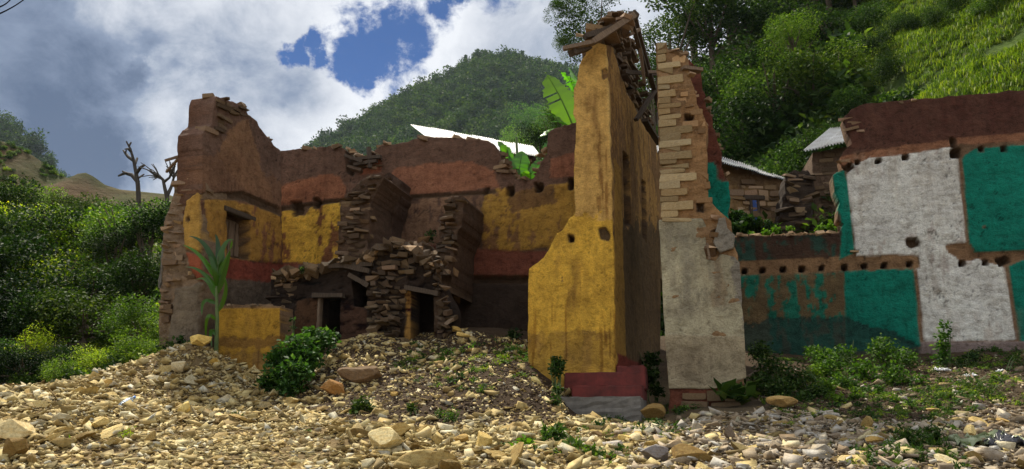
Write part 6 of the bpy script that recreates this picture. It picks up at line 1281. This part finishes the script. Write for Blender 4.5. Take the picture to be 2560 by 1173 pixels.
def place(n, s0, s1, seed, pw=1.0):
    g = np.random.default_rng(seed); x = g.uniform(-8.5, 9.8, n); y = g.uniform(5.5, 13.2, n); z = gz(x, y); px, py = proj(x, y, z)
    k = (g.random(n) < density(px, py) * (0.55 + 0.45 * sstep(fbm(x * 1.1, y * 1.1, 3, 93), -0.12, 0.08))) & (px > -150) & (px < 2720) & (py < 1260)
    if s1 > .05: k &= ~(inside(px, py, FINE_POLY) & (g.random(n) > (.7 if s1 < .15 else .3)))
    x, y, z, px, py = x[k], y[k], z[k], px[k], py[k]; m = len(x); s = s0 + (s1 - s0) * g.random(m) ** (1.6 * pw)
    pale = inside(px, py, PALE_POLY); s = np.where(pale, s, np.minimum(s * .9, .12))
    fine_ = inside(px, py, FINE_POLY); s = np.where(fine_, s * (.68 if s1 > .05 else 1.25), s); lift = np.where(pale & ~fine_, g.random(m) ** 2 * 0.05, -0.004 if s1 > .05 else 0.0)
    fl = g.uniform(.25, .8, m)
    e = 0.05; nx = -(gz(x + e, y, False) - gz(x - e, y, False)) / (2 * e); ny = -(gz(x, y + e, False) - gz(x, y - e, False)) / (2 * e)
    rot = np.stack([-ny * .7 + g.normal(0, .36, m), nx * .7 + g.normal(0, .36, m), g.uniform(0, 6.283, m)], -1)
    return x, y, z, px, py, s, fl, rot, lift, g
# small chips and medium stones: beyond counting
for nm, n, s0, s1, seed, mt, lab in (('stone_chips', 110000, .010, .036, 41, None, 'small stone chips and gravel strewn over all the rubble'), ('rubble', 15000, .030, .100, 42, None, 'dense field of broken ochre and grey building stones')):
    x, y, z, px, py, s, fl, rot, lift, g = place(n, s0, s1, seed)
    grey = sstep(px, 1450, 1800) > g.random(len(x)) * 1.15
    for gi, mat, sfx in ((~grey, MS_RUB, ''), (grey, MS_GREY, '')):
        idx_ = np.nonzero(gi)[0]; arr = CHA if s1 > .05 else CHA[:6]
        scl = np.stack([s, s * g.uniform(.45, 1, len(s)), s * fl], -1)[idx_]
        me = joined(nm, arr, np.stack([x, y, z + s * .15 * fl + lift], -1)[idx_], scl, rot[idx_], mat)
        o = link(nm if mat is MS_RUB else 'grey_' + nm, me, kind='stuff'); o['label'] = lab if mat is MS_RUB else lab.replace('ochre and grey', 'greyish').replace('all the rubble', 'the right hand rubble'); o['category'] = 'rubble'
# earth clods on the dark mound
g = np.random.default_rng(47); n = 26000; x = g.uniform(-5, 9.5, n); y = g.uniform(8, 13.2, n); z = gz(x, y); px, py = proj(x, y, z); k = (inside(px, py, MOUND_POLY) | inside(px, py, RIGHT_POLY)) ; x, y, z = x[k], y[k], z[k]
M_CLOD = m_simple('earth_clod', (0.025, 0.016, 0.009), (0.10, 0.062, 0.032), 3, 0.95)
s = g.uniform(.010, .036, len(x)) * g.random(len(x)) ** .5
o = link('earth_clods', joined('earth_clods', CHA[:5], np.stack([x, y, z], -1), np.stack([s, s, s * .8], -1), g.uniform(0, 6.28, (len(x), 3)), M_CLOD), kind='stuff'); o['label'] = 'dark crumbly earth clods on the mound and the right hand soil'; o['category'] = 'earth'
HSPOT = []
def hero(px, Y, w, seed, lab, tint=(1, 1, 1), sx=1, sy=.8, sz=.6, rot=(0, 0, 0), name='boulder', sink=.25, mat=MS_RUB, planes=12, lo=.42, rough=.022, cat='stone'):
    p = g_at(px, Y); h = w / F * Y / 2
    hx, hy = proj(p.x, p.y, p.z); HSPOT.append((float(hx), float(hy), re.split(r' (?:cut|just|above|leaning|with|between|alone|crowning|right|set|tipped|at|in|sloping|lying|below|standing|near|under|left|beside|on|halfway|propped|stuck|against|who) ?', lab)[0].strip().split(' (')[0]))
    me = rock_mesh('rock', seed, sx, sy, sz, 4, planes + 8, mat, rough, min(lo, .45), .74)
    o = link(name, me, None, (p.x, p.y, p.z + h * sz * (1 - sink * 2) + (0.045 if Y < 9.5 and sink < .4 else 0)), rot, (h, h, h), lab, cat); o.color = (*tint, 1); return o
hero(1090, 6.25, 205, 1, 'largest pale rounded boulder cut by the bottom edge of the picture', (1.2, 1.18, 1.1), 1, .7, .42, (0, 0, .1), sink=.42, planes=9, lo=.6)
hero(965, 6.95, 115, 2, 'rounded pale boulder just left of the largest boulder', (1.2, 1.17, 1.08), 1, .75, .6, (0.1, 0, -.2), planes=6, lo=.7)
hero(990, 7.5, 110, 3, 'long smooth cream stone above the rounded pale boulder', (1.2, 1.12, .95), 1, .5, .38, (0, -.15, .15), planes=7)
hero(1060, 7.55, 60, 4, 'upright cream slab leaning on the long smooth stone', (1.1, 1.0, .8), .9, .4, .75, (.3, 0, -.3))
hero(1212, 7.0, 78, 5, 'angular ochre block with a bright top right of the largest boulder', (1.25, 1.15, .85), .8, .7, .72, (.3, .25, .4), planes=7, lo=.5)
hero(1155, 7.2, 60, 6, 'brown veined stone between the largest boulder and the angular block', (.9, .75, .5), 1, .8, .6, (0, .1, .6))
hero(460, 8.9, 46, 7, 'squarish mustard yellow block alone on the gravel of the pale heap', (1.3, 1.1, .55), .85, .7, .8, (.2, .1, .5), planes=6, lo=.5)
hero(500, 11.7, 82, 8, 'crinkled golden block crowning the pale heap', (1.35, 1.15, .6), 1, .8, .62, (.1, 0, .3), planes=11, rough=.07, lo=.5, sink=.05)
hero(534, 11.5, 46, 9, 'golden slab leaning right against the crinkled block', (1.3, 1.1, .6), .7, .4, .95, (.4, 0, .2), rough=.06)
hero(450, 11.1, 56, 10, 'smooth flat grey stone set in the upper face of the pale heap', (1.05, 1.08, 1.3), 1, .7, .62, (.9, 0, .1), planes=5, lo=.72, sink=.05)
hero(270, 10.6, 44, 11, 'ochre slab tipped on edge at the left shoulder of the pale heap', (1.1, .9, .6), .9, .4, .7, (.4, .2, .3))
hero(28, 7.2, 150, 12, 'broad ochre slab at the left edge of the picture', (1.1, .98, .72), 1, .8, .4, (.35, .12, .2), lo=.5)
hero(150, 8.0, 84, 13, 'rounded loaf shaped stone in the stony bank', (.95, .88, .7), 1, .5, .36, (0, -.05, .1), planes=6)
hero(118, 7.2, 100, 14, 'long dark edged slab sloping up to the right in the stony bank', (.9, .78, .55), 1, .35, .22, (.2, -.4, .35), planes=10, lo=.4)
hero(205, 7.3, 110, 15, 'long pale slab lying parallel to the dark edged slab', (1.1, 1.02, .78), 1, .32, .22, (.3, -.32, .3), planes=10, lo=.4)
hero(30, 6.75, 90, 16, 'blocky brown boulder below the broad ochre slab', (.85, .72, .5), 1, .8, .75, (.1, .1, .2), lo=.5)
hero(250, 7.9, 60, 17, 'thick pale wedge stone right of the long pale slab', (1.15, 1.05, .8), 1, .7, .6, (0, -.3, .5))
hero(95, 8.8, 56, 18, 'white topped stone in the upper part of the stony bank', (1.3, 1.28, 1.2), 1, .7, .5, (.1, .1, .4))
hero(375, 7.2, 50, 19, 'tilted brownish shard standing up from the gravel', (.8, .72, .58), .55, .4, .9, (.2, .5, .3))
hero(600, 8.4, 60, 20, 'flat tan slab at the right foot of the pale heap', (1.0, .88, .66), 1, .5, .3, (.1, .25, .2))
hero(1625, 10.2, 78, 21, 'round brown boulder between the concrete step and the grey slab', (.8, .66, .5), 1, .8, .72, (0, 0, .3), planes=7, lo=.7, sink=.1)
hero(1962, 10.0, 96, 22, 'brown block behind the grey rubble, under the shaded bush', (.85, .66, .46), 1, .6, .5, (0, .05, .2), lo=.6, sink=.05)
hero(1640, 6.9, 110, 23, 'grey angular rock at the bottom edge right of centre', (.72, .82, 1.15), 1, .6, .5, (.2, .1, .3), planes=10, mat=MS_GREY, lo=.45)
hero(1715, 6.75, 130, 24, 'smooth tan slab beside the grey angular rock', (1.1, .95, .7), 1, .5, .34, (.1, .25, -.3), planes=6)
hero(1540, 7.4, 84, 25, 'white veined stone left of the grey angular rock', (1.35, 1.35, 1.4), 1, .6, .45, (.1, .15, .1), mat=MS_GREY, planes=9)
hero(1560, 8.0, 60, 26, 'pale yellow wedge above the white veined stone', (1.25, 1.12, .75), 1, .5, .4, (.2, .15, -.2))
hero(1490, 8.0, 56, 27, 'dark brown split stone left of the pale yellow wedge', (.6, .48, .34), 1, .8, .55, (.1, 0, .3))
hero(1825, 7.7, 56, 28, 'grey knobbly stone in the grey rubble', (.9, .92, 1.0), .8, .7, .75, (.2, .3, .2), mat=MS_GREY)
hero(2170, 8.4, 60, 29, 'cream stone leaning up at the left of the lower right stones', (1.3, 1.22, 1.0), .8, .6, .8, (.3, -.4, .2))
hero(2185, 7.4, 62, 30, 'square ochre stone left of the grassy bush', (1.1, .9, .6), 1, .7, .55, (0, 0, .2), lo=.5)
hero(2330, 9.6, 50, 31, 'flat pinkish stone on the soil right of the weeds', (1.05, .9, .75), 1, .5, .3, (0, 0, .1))
hero(2505, 9.0, 62, 32, 'flat diamond shaped cream slab near the right edge', (1.25, 1.12, .95), 1, .6, .2, (.2, 0, .5))
hero(2430, 7.9, 50, 33, 'egg shaped cream stone near the right edge', (1.3, 1.2, .95), .9, .7, .7, (0, .3, .2), planes=4, lo=.8)
hero(1340, 10.6, 44, 34, 'jagged cream shard right of the mound crest', (1.35, 1.3, .95), 1, .3, .6, (.2, .5, .1), planes=10, rough=.08)
hero(1140, 12.5, 40, 35, 'cream slabs propped at the crest of the dark mound', (1.35, 1.2, .85), 1, .5, .6, (.4, .4, .2), sink=0)
hero(1160, 12.3, 60, 36, 'flat cream slab on the crest of the dark mound', (1.3, 1.15, .8), 1, .5, .22, (.1, .2, .1), sink=0)
hero(985, 10.2, 34, 37, 'square cream stone halfway up the dark mound', (1.4, 1.2, .8), 1, .7, .4, (.6, .1, .1), sink=0)
M_CHUNK = MS_RUB
hero(832, 10.6, 92, 38, 'orange mud lump with one flat plastered side beside the leafy bush', (.62, .38, .2), .9, .6, .75, (.2, .1, .2), name='wall_lump', sink=.25, rough=.07, cat='wall lump')
hero(905, 10.9, 150, 39, 'big dark brown fallen lump of mud wall on the mound', (.25, .17, .12), 1, .6, .5, (0, -.1, .1), name='wall_lump', sink=.38, rough=.10, cat='wall lump')
for i, (px, Y, w) in enumerate(((660, 11.0, 30), (645, 11.3, 22), (610, 11.6, 26))):
    hero(px, Y, w * 1.3, 50 + i, ['ochre stone at the right foot of the low yellow wall', 'small upright stone against the low yellow wall', 'small pinkish stone below the middle of the low yellow wall'][i], (1, .85, .62), .8, .6, .7, (0, .2, i))
# long slabs at the foot of the leafy bush
for i, (px, Y, w, ry) in enumerate(((730, 9.9, 70, -.6), (790, 10.0, 90, -.3), (770, 9.4, 60, .2), (860, 9.6, 70, -.5), (925, 9.9, 34, -.4))):
    hero(px, Y, w, 60 + i, ['grey slab standing on edge below the leafy bush', 'long brown slab sloping below the mud lump', 'pale slab lying flat where mound meets gravel', 'cream slab sloping at the left foot of the mound', 'bright chip stuck in the mound under the dark lump'][i], [(.6, .6, .62), (.7, .6, .42), (1.1, 1, .75), (1.2, 1.1, .8), (1.4, 1.35, 1.2)][i], 1, .35, .22, (.3, ry, .3), planes=9)

# the larger stones, each its own object
x, y, z, px, py, s, fl, rot, lift, g = place(3400, .085, .22, 43, 1.2)
vis = (px > -20) & (px < 2580) & (py < 1195); I = np.nonzero(vis)[0]; I = I[np.argsort(-(s / y)[I])][:262]
def area(px, py):
    if not inside(np.array(px), np.array(py), PALE_POLY):
        return 'on the dark earth mound before the storeroom wall' if px < 1500 else 'on the soil in front of the painted wall'
    if px < 300: return 'in the stony bank at lower left' if py > 1040 else 'on the far rim of the rubble at left'
    if px < 680: return 'on the pale heap left of the low yellow wall' if py < 1030 else 'on the gravel in front of the pale heap'
    if px < 1050: return 'in the rubble left of bottom centre'
    if px < 1450: return 'in the rubble at bottom centre' if py > 1080 else 'at the foot of the dark mound'
    if px < 1800: return 'below the red entrance steps and grey slab'
    if px < 2170: return 'in the grey rubble right of the grey slab'
    return 'in the scattered stones at lower right'
TN = [('pale', (1.18, 1.2, 1.25)), ('ochre', (1.0, 0.93, 0.75)), ('brownish', (0.72, 0.66, 0.56)), ('cream', (1.22, 1.16, 1.02)), ('grey', (0.85, 0.92, 1.1))]
for i in I:
    me = RK[int(g.integers(len(RK)))]; tname, tc = TN[int(g.choice(5, p=[.24, .34, .14, .18, .10] if px[i] < 1600 else [.26, .14, .22, .12, .26]))]
    sz = s[i]; q = fl[i]; shp = 'flat' if q < .55 else 'blocky'; big = 'large' if sz > .13 else 'middling'
    spot = area(px[i], py[i]); dd = [(math.hypot(px[i] - hx, (py[i] - hy) * 1.6), hx, hy, t_) for hx, hy, t_ in HSPOT]; dm = min(dd)
    if dm[0] < 150:
        ax = px[i] - dm[1]; ay = (py[i] - dm[2]) * 1.6; spot = ('right of' if ax > 0 else 'left of') if abs(ax) > abs(ay) else ('in front of' if ay > 0 else 'behind')
        spot = spot + ' the ' + dm[3]
    o = link('rubble_stone', me, None, (x[i], y[i], z[i] + sz * .10), tuple(rot[i]), (sz, sz * g.uniform(.75, 1.1), sz * (q * 1.1 + .15)), '%s %s %s stone lying %s' % (big, shp, tname, spot), 'stone', 'loose stones of the rubble field')
    o.color = (*tc, 1)
# ------------------------------------------------------------ litter, bottle, sticks, wires
def bottle():
    p = g_at(307, 8.95); m, t, b, o = mat_new('clear_plastic')
    b.inputs['Base Color'].default_value = (0.72, 0.82, 0.92, 1); b.inputs['Roughness'].default_value = .12; b.inputs['Transmission Weight'].default_value = .75; b.inputs['IOR'].default_value = 1.3
    cap = m_simple('blue_cap', (.08, .2, .5), (.1, .25, .6), 5, .4)
    prof = [(0, .0), (.026, .0), (.030, .008), (.030, .03), (.027, .036), (.030, .042), (.030, .07), (.027, .076), (.030, .082), (.030, .12), (.027, .126), (.030, .132), (.029, .15), (.014, .178), (.012, .19)]
    def lathe(pr, n=20):
        V = [(r_ * math.cos(6.2832 * k / n), r_ * math.sin(6.2832 * k / n), z_) for r_, z_ in pr for k in range(n)]; Q = [(i * n + k, i * n + (k + 1) % n, (i + 1) * n + (k + 1) % n, (i + 1) * n + k) for i in range(len(pr) - 1) for k in range(n)]; return V, Q
    rt = thing('plastic_bottle', 'clear plastic water bottle with blue cap lying on the pale heap', 'bottle', p + Vector((-.03, 0, .045)))
    rot = (math.radians(-62), math.radians(24), 0)
    for nm, pr, mt in (('body', prof, m), ('cap', [(0, .212), (.014, .212), (.0145, .19), (.0145, .188)], cap), ('label_band', [(.0312, .046), (.0312, .118)], cap)):
        V, Q = lathe(pr); B = Bag(); B.add(V, Q); o = link(nm, B.mesh(nm, mt, True), rt, rt.location, rot, (1.15, 1.15, 1.15))
        if nm == 'label_band': o.data.materials.clear(); o.data.materials.append(m_simple('pale_label', (.4, .5, .62), (.6, .68, .75), 30, .5))
bottle()
def crumple(name, label, px, Y, w, mat, seed, hgt=.35, asp=.5):
    p = g_at(px, Y); n = 22; g = np.random.default_rng(seed); U, V = np.meshgrid(np.linspace(-1, 1, n), np.linspace(-1, 1, n), indexing='ij'); s = w / F * Y / 2
    X = U * s + fbm(U * 3 + seed, V * 3, 3, seed) * s; Yy = V * s * asp + fbm(U * 3, V * 3 + seed, 3, seed + 1) * s; Zz = (np.abs(fbm(U * 3.5 + seed, V * 3.5, 4, seed + 2)) * 1.6 + .05) * s * hgt * 2
    z = gz(X + p.x, Yy + p.y) - p.z + Zz + .02
    return link(name, grid_mesh(name, X, Yy, z, mat, None, False), None, p, label=label, cat='litter')
crumple('plastic_sack', 'crumpled greenish plastic sack among the stones at lower right', 2455, 7.6, 140, m_simple('green_plastic', (.14, .18, .07), (.42, .46, .28), 4, .35, None, .2, 0, .6), 3)
crumple('plastic_bag', 'crumpled black plastic bag beside the greenish sack', 2520, 7.5, 100, m_simple('black_plastic', (.015, .015, .02), (.05, .05, .06), 4, .3, None, .2, 0, .6), 5, .5)
crumple('paper_scrap', 'small white scrap of paper on the soil by the painted wall', 2358, 12.0, 26, m_simple('white_paper', (.65, .65, .65), (.8, .8, .8), 4, .6), 7, .5)
crumple('paper_scrap', 'torn white wrapper on the soil near the right edge', 2425, 11.6, 24, bpy.data.materials['white_paper'], 9, .6)
crumple('paper_scrap', 'tiny white scrap on the soil at the far right edge', 2500, 11.9, 18, bpy.data.materials['white_paper'], 11, .6)
def stick_px(a, b, w, lab, mat=M_WOOD, name='stick', lift=.03):
    p = g_at(*a); q = g_at(*b); p.z += lift; q.z += lift
    o = plank(name, p, q, w, w * .6, mat); o['label'] = lab; o['category'] = 'stick'
stick_px((2290, 11.0), (2545, 11.6), .03, 'long thin stick lying across the soil in front of the painted wall')
stick_px((2420, 11.9), (2440, 11.0), .025, 'short pale stick crossing the long thin stick')
stick_px((2340, 10.0), (2425, 10.6), .02, 'thin twig lying on the bare soil near the right edge')
stick_px((1872, 12.0), (1915, 12.6), .03, 'pale splinter of wood beside the grey slab foot', lift=.12)
stick_px((1440, 9.7), (1560, 9.9), .05, 'weathered board piece lying below the concrete step')
stick_px((690, 10.9), (640, 10.3), .03, 'dark stick poking out under the leafy bush', M_WOODD)
def wire(a, b, lab):
    p = P3(*a, 16); q = P3(*b, 22); p2 = p + (p - q) * .6; q2 = q + (q - p) * 1.2; pts = [p2.lerp(q2, t / 12) - Vector((0, 0, math.sin(t / 12 * math.pi) * .12)) for t in range(13)]
    V, Q = tube(pts, [.018] * 13, 5); B = Bag(); B.add(V, Q); link('overhead_wire', B.mesh('overhead_wire', m_simple('black_cable', (.004, .004, .004), (.006, .006, .006), 4, 1.0, spec=0.0)), None, None, label=lab, cat='cable')
wire((0, 10), (20, -2), 'upper of the two black cables crossing the top left corner'); wire((0, 27), (48, 0), 'lower of the two black cables crossing the top left corner')
